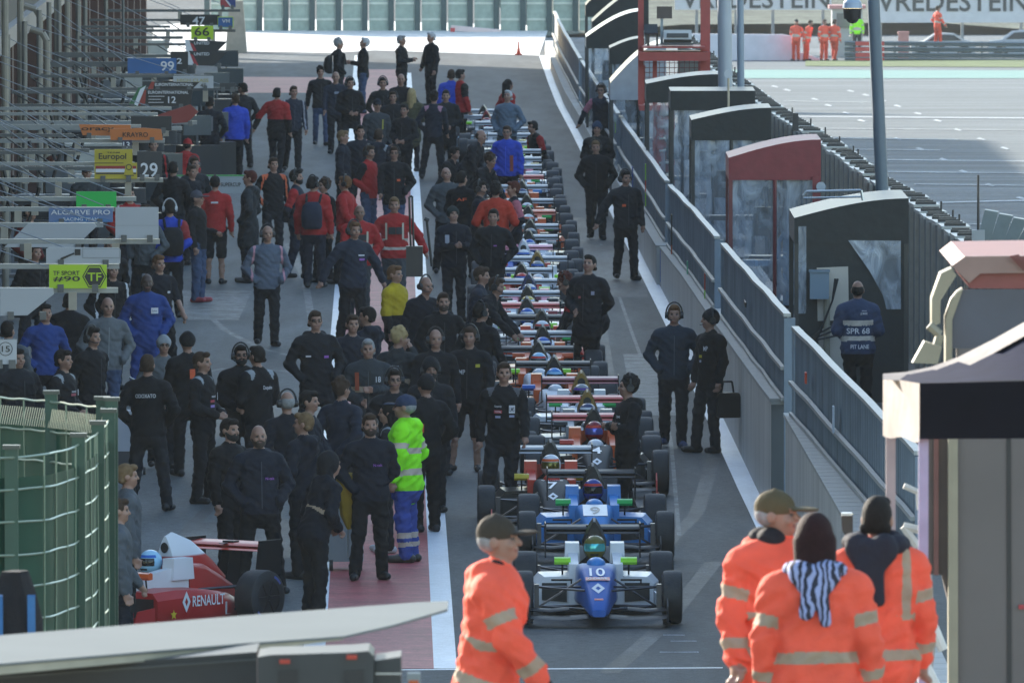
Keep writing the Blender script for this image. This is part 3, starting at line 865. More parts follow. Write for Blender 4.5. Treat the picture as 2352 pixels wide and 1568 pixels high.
# ---------------------------------------------------------------- pit gantries, boards and gear on the left
GM_ = pm((.24, .27, .30), .3, metal=.5, var=.1, name="gantry_alloy")
GD_ = pm((.10, .11, .12), .4, metal=.5, name="gantry_dark")
GZ = 2.9
def gantry(yb, xr, lab, dark=False, upper=True, hose=True, r=.035):
    Z = FPX * (CAMH - GZ) / (yb + 601); s = px(Z)
    xl = bx(Z) + .5; X1 = (xr - CX) / s
    t = thing("pit_gantry", lab, "gantry", (xl, Z, 0), 0, "overhead gantries along the pit boxes")
    L = X1 - xl; m = GD_ if dark else GM_
    mb = MB(); mb.box((L / 2, 0, GZ), (L, .07, .06)); mb.build("boom", m, t)
    mb = MB(); mb.cyl((0, 0, 0), (0, 0, 4.1), .05, .05, 10); mb.build("upright", pm((.17, .17, .16), .4, metal=.3), t)
    mb = MB(); mb.box((0, 0, .03), (.5, .5, .06)); mb.build("base_plate", GD_, t)
    if upper:
        mb = MB(); mb.box((L * .45, .25, GZ + .22), (L * .85, .05, .05))
        n = max(2, int(L / .6))
        for k in range(n): mb.cyl((L * .85 * k / n + .1, .25, GZ + .2), (L * .85 * (k + .5) / n + .1, 0, GZ + .03), .012, .012, 5)
        mb.build("truss", m, t)
    mb = MB(); mb.cyl((0, 0, 4.05), (L * .95, 0, GZ + .05), .007, .007, 5); mb.build("stay_cable", pm((.30, .32, .34), .35, metal=.5), t)
    if int(yb) % 3 == 0:
        mb = MB(); mb.cyl((0, .25, 3.7), (L * .55, 0, GZ + .05), .007, .007, 5); mb.build("stay_cable", pm((.30, .32, .34), .35, metal=.5), t)
    if hose:
        mb = MB(); mb.tube([(L * .3, -.06, GZ), (L * .36, -.08, GZ - .5), (L * .42, -.06, GZ - .62), (L * .47, -.06, GZ - .1)], .03, 6); mb.build("air_hose", BLACK, t)
    for k in range(2):
        q = L * (.55 + .3 * k)
        mb = MB(); mb.box((q, -.02, GZ - .12), (.09, .09, .2)); mb.build("clamp", pm((.3, .29, .26), .4, metal=.4), t)
    return Z
gs = [(666, 270, "silver gantry beam carrying the lime numbered board", 0), (611, 273, "silver gantry beam carrying white rounded panel with cable", 0), (554, 366, "silver gantry beam carrying the plain white square board", 0),
      (516, 236, "silver gantry beam under the white slanted board", 0), (480, 262, "silver gantry beam under the pale blue team board", 0), (456, 312, "silver gantry beam behind the plain green board", 0),
      (413, 374, "bright silver gantry beam under yellow board and number 29", 0), (386, 215, "thin dark gantry beam just behind the yellow board", 1), (345, 205, "grey gantry beam with hanging hose behind yellow board", 1),
      (323, 378, "grey gantry beam below the orange boards", 0), (294, 418, "silver gantry beam crossing behind the orange boards", 0), (281, 452, "silver gantry beam carrying the red slanted board", 0), (242, 330, "black gantry beam beneath the black team boards", 1),
      (204, 545, "dark long gantry beam carrying the pale sign", 1), (172, 400, "black gantry beam below the blue 99 board", 1), (150, 300, "black gantry beam behind the blue 99 board", 1), (128, 470, "dark gantry beam near black winged boards", 1), (86, 420, "black gantry beam under the lime 66 board", 1), (70, 541, "dark gantry beam reaching far beside the beige block", 1), (24, 552, "farthest black gantry beam at the top of photo", 1)]
for yb, xr, lab, dk in gs:
    gantry(yb, xr, lab, bool(dk), upper=60 < yb < 440, hose=yb > 100)
def board(pts, yb, lab, cols, marks=(), dz=-.12, th=.035, cat="sign board", nm="pit_board"):
    """pts: outline in the photo; marks: ('t', text, x0, x1, y0, y1, colour index) or ('p', points, colour index)"""
    Z = FPX * (CAMH - GZ) / (yb + 601) + dz
    q = [Q(x, y, Z) for x, y in pts]
    c = sum(q, Vector()) / len(q)
    t = thing(nm, lab, cat, c)
    mb = MB(); mb.prism([p - c for p in q], (0, th, 0), 0)
    lift = .004
    for m in marks:
        if m[0] == 'p':
            mb.poly([Q(x, y, Z) - c - Vector((0, lift, 0)) for x, y in m[1]], m[2]); lift += .002
        elif m[0] == 'ring':
            _, x, y, r, w, ci = m
            s = px(Z); n = 24
            ctr = Q(x, y, Z) - c - Vector((0, lift, 0))
            vs = []
            for k in range(n):
                a = 2 * math.pi * k / n
                for rr in (r, r - w): vs.append(ctr + Vector((rr / s * math.cos(a), 0, rr / s * math.sin(a))))
            mb.add(vs, [(2 * k, 2 * ((k + 1) % n), 2 * ((k + 1) % n) + 1, 2 * k + 1) for k in range(n)], ci)
        else:
            _, tx, x0, x1, y0, y1, ci = m
            s = px(Z)
            mb.text(tx, Q((x0 + x1) / 2, (y0 + y1) / 2, Z) - c - Vector((0, .012, 0)), (1, 0, 0), (0, 0, 1), (x1 - x0) / s, (y1 - y0) / s, ci)
    mb.build("panel", [sheetmat(col(k) if isinstance(k, str) else k, .5, .05) for k in cols], t, 0)
    xs_ = [p.x for p in q]; lo = min(p.z for p in q)
    for u in (.2, .8):
        mb = MB(); mb.box((min(xs_) + (max(xs_) - min(xs_)) * u - c.x, .01, lo - c.z - .0), (.07, .06, .09)); mb.build("bracket", GD_, t)
    return t
LM = (.42, .62, .02)
def rc(x0, x1, y0, y1): return [(x0, y0), (x0, y1), (x1, y1), (x1, y0)]
GW = (.42, .44, .47)
hexo = lambda cx, cy, r, ry: [(cx + r * math.cos(math.pi * k / 3), cy + ry * math.sin(math.pi * k / 3)) for k in range(6)]
board(rc(113, 245, 608, 662), 666, "lime green pit board reading TF SPORT with black hexagon", [LM, (.02, .02, .02)], [('t', "TF SPORT", 122, 183, 622, 632, 1), ('t', "#90", 122, 184, 634, 647, 1), ('p', hexo(217, 635, 28, 29), 1), ('p', hexo(217, 635, 25.5, 26), 0), ('p', hexo(217, 635, 23.5, 23.5), 1), ('t', "TF", 201, 233, 626, 645, 0)])
board([(106, 572), (106, 605), (276, 605), (277, 575), (272, 569), (112, 568)], 611, "white rounded panel with cable box above lime board", [GW, (.02, .02, .02), (.30, .32, .34)], [('p', rc(189, 276, 570, 593), 2), ('p', rc(191, 274, 572, 591), 0), ('p', rc(172, 185, 572, 586), 1), ('p', [(135, 601), (140, 592), (170, 580), (172, 583), (144, 596)], 1)])
board(rc(265, 364, 476, 548), 554, "plain white square board at the end of a beam", [GW, (.35, .37, .4)], [('p', rc(266, 364, 517, 518.5), 1)])
board([(10, 568), (65, 513), (216, 512), (222, 520), (172, 568)], 530, "large plain white slanted board with clipped corner", [GW])
board(rc(112, 259, 478, 510), 480, "pale blue board reading ALGARVE PRO RACING TEAM", [(.12, .19, .36), 'w', (.05, .16, .38)], [('p', [(113, 510), (150, 500), (190, 497), (230, 500), (258, 506), (258, 510)], 2), ('t', "ALGARVE PRO", 117, 253, 482, 493, 1), ('t', "RACING TEAM", 145, 226, 500, 507, 1)], dz=-.2)
board(rc(175, 267, 440, 477), 456, "plain bright green rectangular board", [(.01, .45, .07), GW], dz=-.3)
board([(0, 661), (0, 725), (63, 724), (123, 676), (122, 662)], 690, "plain white slanted board at left edge above black jackets", [GW])
board(rc(-12, 38, 778, 836), 800, "white board with number 15 in a circle at left edge", [GW, (.02, .02, .02)], [('p', rc(-12, 38, 778, 779.5), 1), ('ring', 13, 801, 16, 1.6, 1), ('t', "15", 4, 23, 794, 808, 1)])
YEL = (.45, .36, .03)
board([(217, 343), (217, 411), (315, 411), (315, 374), (304, 374), (304, 343)], 413, "yellow board with cursive team name and red white stripes", [YEL, (.02, .02, .02), (.3, .03, .03), 'w'], [('t', "Europol", 227, 290, 352, 370, 1), ('t', "TEAM", 245, 275, 349, 352, 1), ('p', rc(217, 284, 374, 375.5), 1), ('p', rc(220, 313, 381, 388), 2), ('p', rc(220, 313, 388, 396), 3), ('p', rc(220, 313, 397, 400), 1), ('p', [(284, 408), (289, 375), (303, 375), (308, 408)], 0), ('ring', 296, 384, 7, 2, 1), ('p', rc(286, 308, 402, 404), 1)])
board(rc(315, 372, 348, 408), 413, "black board with large white number 29", [(.03, .033, .038), 'w'], [('t', "29", 323, 362, 374, 407, 1)])
board(rc(281, 303, 322, 342), 390, "small navy board with white number 13 above yellow board", [(.02, .025, .06), 'w'], [('t', "13", 283, 298, 326, 340, 1)])
OR_ = (.55, .16, .035)
board([(181, 286), (190, 311), (255, 312), (300, 300), (300, 287)], 323, "orange slanted board with black script, left of pair", [OR_, (.02, .015, .01)], [('t', "oracy", 187, 262, 293, 303, 1)])
board([(252, 297), (254, 322), (374, 322), (370, 297), (330, 294)], 323, "orange board with black script, right of the pair", [OR_, (.02, .015, .01)], [('t', "KRAYRO", 282, 340, 304, 315, 1)], dz=-.4)
board([(360, 265), (437, 240), (456, 257), (432, 281), (398, 284)], 285, "red slanted pointed board beneath the black team boards", [(.22, .03, .025)])
board(rc(301, 394, 267, 300), 300, "plain dark square board left of red pointed board", [(.02, .022, .025)])
board([(310, 242), (325, 206), (442, 206), (438, 245)], 246, "black board reading EUROINTERNATIONAL with number 12", [(.015, .015, .018), 'w', (.30, .04, .03), (.03, .16, .06)], [('p', [(311, 242), (325, 207), (336, 207), (333, 243)], 2), ('t', "EUROINTERNATIONAL", 340, 433, 209, 216, 1), ('t', "12", 386, 404, 222, 237, 1), ('p', rc(341, 378, 221, 222.2), 1), ('p', rc(341, 370, 228, 229.2), 1), ('p', rc(341, 376, 235, 236.2), 1)])
board([(338, 205), (348, 188), (458, 189), (442, 205)], 246, "narrow black board reading EUROINTERNATIONAL above number 12", [(.015, .015, .018), 'w', (.30, .04, .03)], [('p', [(339, 205), (348, 188), (355, 188), (352, 205)], 2), ('t', "EUROINTERNATIONAL", 356, 444, 191, 198, 1)], dz=.2)
board([(296, 240), (318, 202), (336, 196), (326, 220), (316, 245)], 246, "green and white swoosh board left of number 12", [(.03, .14, .06), 'w'], [('p', [(308, 240), (322, 205), (335, 197), (325, 222), (316, 244)], 1)], dz=-.25)
board(rc(398, 490, 175, 203), 206, "pale white board reading HIGH CLASS behind black boards", [GW, (.40, .34, .12), (.1, .1, .1)], [('t', "HIGH CLASS", 407, 479, 181, 189, 1), ('t', "49", 460, 474, 192, 201, 2)], dz=-.1)
board(rc(505, 541, 191, 206), 206, "small dark board at the end of long beam", [(.03, .035, .04)])
board(rc(293, 405, 134, 169), 172, "blue board with large white number 99", [(.03, .12, .33), 'w'], [('t', "99", 369, 400, 141, 163, 1), ('t', "ASTON", 303, 333, 143, 148, 0)])
board(rc(392, 432, 119, 165), 172, "black board with white number 2 beside blue board", [(.015, .016, .018), 'w'], [('t', "2", 406, 418, 134, 147, 1)], dz=.2)
for yy, dzz, lab in ((92, .3, "upper black winged board reading UNITED"), (117, .0, "lower black winged board reading UNITED")):
    board([(428, yy), (456, yy + 34), (490, yy + 35), (522, yy + 4)], 152, lab, [(.015, .017, .022), 'w', (.35, .03, .04)], [('p', [(425, yy), (433, yy), (456, yy + 34), (428, yy + 32)], 1), ('p', [(436, yy + 6), (444, yy + 10), (456, yy + 34), (446, yy + 32)], 2), ('t', "UNITED", 446, 481, yy + 4, yy + 11, 1)], dz=dzz)
board(rc(439, 490, 60, 91), 92, "lime board with black number 66", [LM, (.02, .02, .02)], [('t', "66", 447, 481, 63, 83, 1)])
board(rc(414, 504, 34, 58), 70, "black board with white number 47", [(.015, .017, .02), 'w'], [('t', "47", 442, 471, 39, 57, 1)])
board(rc(500, 536, 39, 64), 70, "small blue board with lime border and white letters", [LM, (.03, .11, .30), 'w'], [('p', rc(501, 534.5, 40.5, 63), 1), ('t', "VM", 510, 528, 45, 53, 2)], dz=-.3)
board([(505, -6), (507, 17), (541, 17), (541, -6)], 24, "red and blue board at top of photo", [(.03, .05, .2), (.35, .04, .05), 'w'], [('p', [(505, -6), (507, 17), (530, 17), (512, -6)], 1), ('p', [(512, -6), (530, 17), (534, 17), (516, -6)], 2)])
bn = thing("banner_barrier", "white barrier banner with green edges and dark script behind onlookers", "banner", G(483, 540))
Zb = bn.location.y; o0 = Vector(bn.location)
mb = MB(); mb.prism([Q(x, y, Zb) - o0 for x, y in rc(403, 562, 404, 444)], (0, .04, 0), 0)
mb.prism([Q(x, y, Zb - .01) - o0 for x, y in rc(403, 562, 402, 405)], (0, .06, 0), 1)
mb.text("SUPERCUP", Q(435, 424, Zb - .01) - o0, (1, 0, 0), (0, 0, 1), 50 / px(Zb), 9 / px(Zb), 2); mb.text("SUPERCUP", Q(530, 424, Zb - .01) - o0, (1, 0, 0), (0, 0, 1), 46 / px(Zb), 9 / px(Zb), 2)
mb.build("banner_cloth", [sheetmat((.36, .38, .40)), sheetmat((.05, .35, .08)), (BLACK)], bn)
for x in (405, 560):
    mb = MB(); a = Q(x, 444, Zb + .05) - o0; mb.box((a.x, a.y, a.z / 2), (.05, .05, a.z)); mb.build("leg", GD_, bn)
# gear along the garage fronts
rnd = random.Random(11)
k = 0
gear = [("tool_cabinet", "tool cabinet"), ("tyre_stack", "tyre stack"), ("equipment_cart", "cart")]
lbls = ["dark grey", "black", "charcoal", "dark blue", "pale grey", "silver"]
cls = [(.05, .055, .06), (.015, .016, .018), (.03, .032, .035), (.03, .05, .12), (.10, .105, .11), (.16, .165, .17)]
pl = ["under the farthest beams", "under the blue 99 board", "beneath the black winged boards", "below the black 12 boards", "behind the orange boards", "behind the yellow board", "near the pale HIGH sign", "beside the beige end block"]
Ys = [296, 283, 270, 258, 238, 222, 205, 247]
for i in range(24):
    j = i % 8; Yg = Ys[j] + rnd.uniform(-6, 6); X = bx(Yg) + 1.0 + (i // 8) * 1.05 + rnd.uniform(-.3, .3)
    c = (i * 5 + j) % 6; kind = gear[i // 8]
    if i // 8 == 0:
        t = thing("tool_cabinet", "%s tool cabinet with drawers %s" % (lbls[c], pl[j]), "cabinet", (X, Yg, 0), rnd.uniform(-.3, .3), "gear in the pit boxes")
        mb = MB(); mb.box((0, 0, .62), (1.1, .6, 1.1)); mb.build("body", paint(cls[c], .4), t)
        for q in range(4):
            mb = MB(); mb.box((0, -.31, .25 + .24 * q), (1.0, .03, .2)); mb.box((0, -.335, .31 + .24 * q), (.8, .02, .02), 0, 1); mb.build("drawer", [paint(cls[c], .4), GM_], t)
        mb = MB(); mb.box((0, 0, 1.2), (1.16, .66, .05)); mb.box((.2, 0, 1.45), (.5, .1, .4)); mb.build("top", GM_, t)
    elif i // 8 == 1:
        t = thing("tyre_stack", "stack of four slick tyres %s" % pl[j], "tyres", (X, Yg, 0), 0, "gear in the pit boxes")
        for q in range(4):
            mb = MB(); mb.cyl((0, 0, .02 + .3 * q), (0, 0, .28 + .3 * q), .33, .33, 18); mb.cyl((0, 0, .281 + .3 * q), (0, 0, .285 + .3 * q), .19, .19, 14, 1); mb.build("tyre", [RUBBER, GM_], t)
    else:
        t = thing("equipment_cart", "%s equipment cart with screen %s" % (lbls[c], pl[j]), "cart", (X, Yg, 0), rnd.uniform(-.4, .4), "gear in the pit boxes")
        mb = MB(); mb.box((0, 0, .5), (.8, .5, .7)); mb.build("body", paint(cls[c], .4), t)
        mb = MB(); mb.box((0, .1, 1.25), (.6, .05, .4)); mb.build("screen", pm((.06, .075, .085), .3), t)
        mb = MB(); mb.cyl((0, .1, .85), (0, .1, 1.1), .03, .03, 8); mb.build("stand", GD_, t)
        for sx in (-.35, .35):
            mb = MB(); mb.cyl((sx, -.2, .07), (sx + .05, -.2, .07), .07, .07, 10); mb.build("wheel", RUBBER, t)
# vertical pipes in front of the garages
for i, (x, y0, y1, Z, lab) in enumerate(((12, 0, 260, 196, "pale vertical pipe at the left edge with bent top"), (47, -20, 205, 212, "pale vertical pipe left of the first garage pillars"), (92, 40, 175, 226, "pale brown vertical pipe second from left"), (108, 95, 235, 214, "short pale vertical pipe above the orange boards"), (131, -10, 130, 236, "tall curved pale pipe near the top left"), (155, 0, 120, 246, "thin pale pipe right of the curved one"), (283, -20, 200, 236, "thin dark mast rising through the blue 99 board"), (180, 5, 110, 262, "thin pale pipe beside the farthest garage pillars"))):
    a, b = Q(x, y0, Z), Q(x, y1, Z)
    t = thing("vertical_pipe", lab, "pipe", (b.x, b.y, 0), 0, "upright pipes along the garages")
    r = .03 if i == 6 else .06
    mb = MB(); mb.cyl((0, 0, 0), (0, 0, a.z), r, r, 10)
    if i != 6: mb.tube([(0, 0, a.z), (-.08, 0, a.z + .15), (-.3, 0, a.z + .22)], r, 8)
    mb.build("shaft", GD_ if i == 6 else pm((.24, .22, .18), .5, name="pipe_paint"), t)
    mb = MB(); mb.cyl((0, 0, 0), (0, 0, .05), r * 2, r * 2, 10); mb.build("foot_plate", GD_, t)
# ---------------------------------------------------------------- single seat racing cars
def rrect(hw, z0, z1, y, r=.05, top=1.0):
    """rounded trapezoid section across the car at station y (top = width factor of the upper edge)"""
    out = []
    h = z1 - z0
    r = min(r, hw * .6, h * .45)
    for cx, cz, a0 in ((hw * top - r, z1 - r, 0), (-hw * top + r, z1 - r, 90), (-hw + r, z0 + r, 180), (hw - r, z0 + r, 270)):
        for k in range(4):
            a = R(a0 + 30 * k)
            out.append((cx + r * math.cos(a), y, cz + r * math.sin(a)))
    return out
def car_meshes():
    M = {}
    D = [None] * 4
    def mk(name, fn, nm=2, ang=40):
        mb = MB(); fn(mb)
        for _ in range(0): pass
        M[name] = mb.mesh(name, [BLACK] * nm, ang)
    def nose(mb):
        mb.loft([rrect(.07, .13, .20, -3.52, .03), rrect(.105, .12, .27, -3.42, .05, .9), rrect(.135, .13, .36, -3.05, .06, .88), rrect(.165, .14, .46, -2.65, .07, .9), rrect(.20, .14, .53, -2.1, .07, .92), rrect(.225, .12, .55, -1.62, .07, .94)], 0)
        mb.sphere((0, -1.70, .545), (.10, .16, .075), 14, 8, 1)                     # camera hump in front of the cockpit
    mk("nose", nose)
    def tub(mb):
        for sx in (-1, 1):                                                          # cockpit side walls
            mb.loft([[(sx * .23 + a * .05, y, z) for a, z in ((-1, .12), (1, .12), (1, zt), (-1, zt))][::sx] for y, zt in ((-1.62, .54), (-1.3, .56), (-1.0, .60), (-.62, .64))], 1)
            mb.box((sx * .235, -.74, .60), (.16, .34, .22), 0, 1, 0, (.9, .9))      # head side pads
        mb.box((0, -1.1, .16), (.4, 1.2, .1), 0, 0)
        mb.loft([rrect(.29, .10, .66, -.58, .06, .85), rrect(.25, .10, .62, -.2, .07, .7), rrect(.18, .12, .5, .12, .07, .7), rrect(.12, .18, .38, .36, .05, .8)], 0)
    mk("tub", tub)
    def pods(mb):
        for sx in (-1, 1):
            rings = []
            for y, xo, zt in ((-1.52, .60, .40), (-1.2, .66, .42), (-.7, .66, .40), (-.2, .52, .33), (.15, .36, .25)):
                xi = .25 if y < 0 else .18
                ring = [(sx * xi, y, .07), (sx * (xo - .05), y, .07), (sx * xo, y, .13), (sx * xo, y, zt - .08), (sx * (xo - .07), y, zt), (sx * xi, y, zt + .01)]
                rings.append(ring if sx < 0 else ring[::-1])
            mb.loft(rings, 0)
            mb.loft([[(sx * .30, -1.535, .14), (sx * .56, -1.535, .16), (sx * .56, -1.535, .34), (sx * .30, -1.535, .34)], [(sx * .32, -1.522, .16), (sx * .54, -1.522, .18), (sx * .54, -1.522, .33), (sx * .32, -1.522, .33)]], 1)
            # turning vane
            mb.prism([(sx * .66, -2.0, .08), (sx * .62, -1.6, .08), (sx * .6, -1.58, .26), (sx * .64, -1.9, .24)], (sx * .015, 0, 0), 0)
    mk("sidepods", pods)
    def airbox(mb):
        def tri(y, hw, z0, z1):
            return [(math.cos(a) * hw * (1 - .55 * max(0, math.sin(a))), y, z0 + (z1 - z0) * (.5 + .5 * math.sin(a))) for a in [2 * math.pi * k / 14 for k in range(14)]]
        mb.loft([tri(-.66, .105, .48, .92), tri(-.55, .13, .46, .96), tri(-.25, .12, .42, .86), tri(.1, .09, .38, .64), tri(.35, .04, .34, .44)], 0)
        mb.loft([[(math.cos(a) * .05, -.672, .80 + .055 * math.sin(a)) for a in [2 * math.pi * k / 12 for k in range(12)]], [(math.cos(a) * .05, -.665, .80 + .045 * math.sin(a)) for a in [2 * math.pi * k / 12 for k in range(12)]]], 1)
    mk("engine_cover", airbox)
    def rwing(mb):
        for z, y, c, t in ((.775, .42, .22, .024), (.735, .31, .15, .014)):
            prof = [(-c * .5, 0), (-c * .3, t), (c * .1, t * 1.1), (c * .5, t * .4 + .03), (c * .5, t * .4 + .02), (0, -.01)]
            mb.loft([[(x, y + a, z + b) for a, b in prof] for x in (-.5, .5)], 0)
        mb.cyl((0, .30, .795), (0, .30, .80), .05, .05, 8, 1)
        mb.box((0, .42, .80), (.14, .10, .035), 0, 1)
        for sx in (-.06, .06):
            mb.prism([(sx, .2, .25), (sx, .45, .25), (sx, .5, .74), (sx, .34, .74)], (.012, 0, 0), 1)
    mk("rear_wing", rwing)
    def rend(mb):
        mb.prism([(0, .2, .48), (0, .62, .48), (0, .62, .84), (0, .26, .84)], (.012, 0, 0), 0)
    mk("endplate", rend)
    def fwing(mb):
        for sx in (-1, 1):
            for (y, z, c, t) in ((-3.22, .085, .30, .022), (-3.02, .15, .14, .015)):
                prof = [(-c * .5, 0), (-c * .25, t), (c * .5, .025), (c * .5, .012), (0, -.01)]
                xs_ = (.09 * sx, .36 * sx, .70 * sx) if t > .02 else (.30 * sx, .5 * sx, .70 * sx)
                dz = (.02, 0, .015)
                rings = [[(x, y + a, z + b + d) for a, b in prof] for x, d in zip(xs_, dz)]
                mb.loft(rings if sx < 0 else [r[::-1] for r in rings], 0 if t > .02 else 1)
    mk("front_wing", fwing)
    def fend(mb):
        mb.prism([(0, -3.42, .06), (0, -2.95, .05), (0, -2.9, .24), (0, -3.15, .30), (0, -3.36, .22)], (.014, 0, 0), 0)
        mb.box((0, -3.15, .055), (.08, .4, .012), 0, 0)
    mk("front_endplate", fend)
    def floor(mb):
        mb.box((0, -.95, .05), (1.1, 1.6, .025), 0, 0)
        mb.box((0, .3, .14), (.7, .5, .05), 0, 0, R(12))
        for k in range(5):
            mb.box((-.3 + .15 * k, .4, .16), (.012, .35, .12))
        mb.box((0, .52, .30), (.08, .06, .05), 0, 1)
    mk("floor", floor)
    for sx, sn in ((-1, "l"), (1, "r")):
        def fs(mb, sx=sx):
            for yo in (-2.98, -2.42):
                mb.cyl((sx * .14, yo, .36), (sx * .62, -2.7, .38), .013, .013, 5)
                mb.cyl((sx * .12, yo, .17), (sx * .62, -2.7, .18), .013, .013, 5)
            mb.cyl((sx * .17, -2.72, .46), (sx * .6, -2.7, .18), .012, .012, 5)
            mb.box((sx * .63, -2.7, .28), (.05, .12, .26))
        def rs(mb, sx=sx):
            for yo in (-.5, .22):
                mb.cyl((sx * .15, yo, .36), (sx * .58, 0, .40), .015, .015, 5)
                mb.cyl((sx * .15, yo, .16), (sx * .58, 0, .16), .015, .015, 5)
            mb.cyl((sx * .15, .1, .3), (sx * .58, .05, .2), .015, .015, 5)
            mb.box((sx * .58, 0, .28), (.05, .12, .28))
        mk("sf" + sn, fs, 1); mk("sr" + sn, rs, 1)
    def tyre(w, r):
        def f(mb):
            prof = [(-.5, .60), (-.5, .86), (-.44, .965), (-.3, .995), (0, 1.0), (.3, .995), (.44, .965), (.5, .86), (.5, .60)]
            n = 28
            rings = [[(p * w, q * r * math.cos(2 * math.pi * k / n), q * r * math.sin(2 * math.pi * k / n)) for p, q in prof] for k in range(n)]
            m = len(prof)
            vs = [v for ring in rings for v in ring]
            mb.add(vs, [(k * m + i, k * m + i + 1, ((k + 1) % n) * m + i + 1, ((k + 1) % n) * m + i) for k in range(n) for i in range(m - 1)], 0)
            for sx in (-1, 1):                                                       # coloured sidewall mark
                for a0 in (0.6, 0.6 + math.pi):
                    q = []
                    for k in range(5):
                        a = a0 + .14 * k
                        q.append([(sx * w * .503, rr * r * math.cos(a), rr * r * math.sin(a)) for rr in (.75, .84)])
                    for k in range(4):
                        mb.add([q[k][0], q[k][1], q[k + 1][1], q[k + 1][0]], [(0, 1, 2, 3)], 1)
        return f
    mk("tyre_front", tyre(.205, .275)); mk("tyre_rear", tyre(.255, .285))
    def rim(w, r):
        def f(mb):
            n = 20
            for sx in (-1, 1):
                mb.cyl((sx * w * .30, 0, 0), (sx * w * .46, 0, 0), r * .60, r * .62, n, 0)
                mb.cyl((sx * w * .46, 0, 0), (sx * w * .52, 0, 0), r * .12, r * .09, 10, 1)
                for k in range(6):
                    a = k * math.pi / 3
                    mb.box((sx * w * .465, r * .35 * math.cos(a), r * .35 * math.sin(a)), (.02, .03, r * .5), 0, 1, a - math.pi / 2)
        return f
    mk("rim_front", rim(.205, .275)); mk("rim_rear", rim(.255, .285))
    def mirror(mb):
        mb.loft([[(x, -1.42 + a, .56 + b) for a, b in ((-.055, -.01), (-.04, .03), (0, .042), (.03, .03), (.03, -.03), (-.03, -.035))] for x in (-.085, -.075, .075, .085)], 0)
        mb.cyl((0, -1.40, .55), (0, -1.38, .40), .01, .01, 5, 1)
    mk("mirror", mirror)
    def strut(mb):
        mb.box((0, -1.95, .40), (.22, .03, .02)); mb.cyl((.10, -1.95, .36), (.10, -1.95, .41), .008, .008, 4)
    mk("winglet", strut, 1)
    return M
CARM = car_meshes()
HELM = None
def helmet_mesh():
    mb = MB()
    mb.sphere((0, 0, 0), (.128, .15, .138), 22, 14, 0)
    vs, fs = [], []
    n = 12
    for k in range(n + 1):                                                          # visor, wraps round the front
        a = -math.pi / 2 + (k - n / 2) / n * 2.2
        for z, q in ((-.035, 1.03), (.012, 1.045), (.05, 1.02)):
            rr = math.sqrt(max(0, 1 - (z / .138) ** 2)) * q
            vs.append((.128 * rr * math.cos(a), .15 * rr * math.sin(a), z))
    fs = [(k * 3 + j, k * 3 + 3 + j, k * 3 + 4 + j, k * 3 + 1 + j) for k in range(n) for j in (0, 1)]
    mb.add(vs, fs, 1)
    vs = []
    for k in range(n + 1):                                                          # stripe above the visor
        a = -math.pi / 2 + (k - n / 2) / n * 2.6
        for z in (.055, .085):
            rr = math.sqrt(max(0, 1 - (z / .138) ** 2)) * 1.015
            vs.append((.128 * rr * math.cos(a), .15 * rr * math.sin(a), z))
    mb.add(vs, [(k * 2, k * 2 + 2, k * 2 + 3, k * 2 + 1) for k in range(n)], 2)
    vs = []
    for k in range(n + 1):                                                          # chin vent
        a = -math.pi / 2 + (k - n / 2) / n * .9
        for z in (-.085, -.065):
            rr = math.sqrt(max(0, 1 - (z / .138) ** 2)) * 1.012
            vs.append((.128 * rr * math.cos(a), .15 * rr * math.sin(a), z))
    mb.add(vs, [(k * 2, k * 2 + 2, k * 2 + 3, k * 2 + 1) for k in range(n)], 3)
    return mb.mesh("helmet", [BLACK] * 4, 40)
HELM = helmet_mesh()
def driver_mesh():
    mb = MB()
    rings = []
    for z, hw, hd, y in ((.18, .17, .10, -.95), (.35, .19, .11, -.88), (.48, .19, .10, -.84), (.54, .12, .08, -.85), (.58, .075, .075, -.87), (.63, .07, .075, -.88)):
        rings.append([(hw * math.cos(a), y + hd * math.sin(a), z) for a in [2 * math.pi * k / 16 for k in range(16)]])
    mb.loft(rings, 0)
    for sx in (-1, 1):
        mb.tube([(sx * .15, -.9, .47), (sx * .16, -1.15, .36), (sx * .10, -1.42, .43)], .045, 8, 0)
        mb.sphere((sx * .10, -1.45, .43), (.045, .05, .05), 10, 6, 1)
    return mb.mesh("person", [BLACK] * 2, 60)
DRV = driver_mesh()
def setm(o, mats):
    for i, m in enumerate(mats):
        o.material_slots[i].link = 'OBJECT'
        o.material_slots[i].material = m
    return o
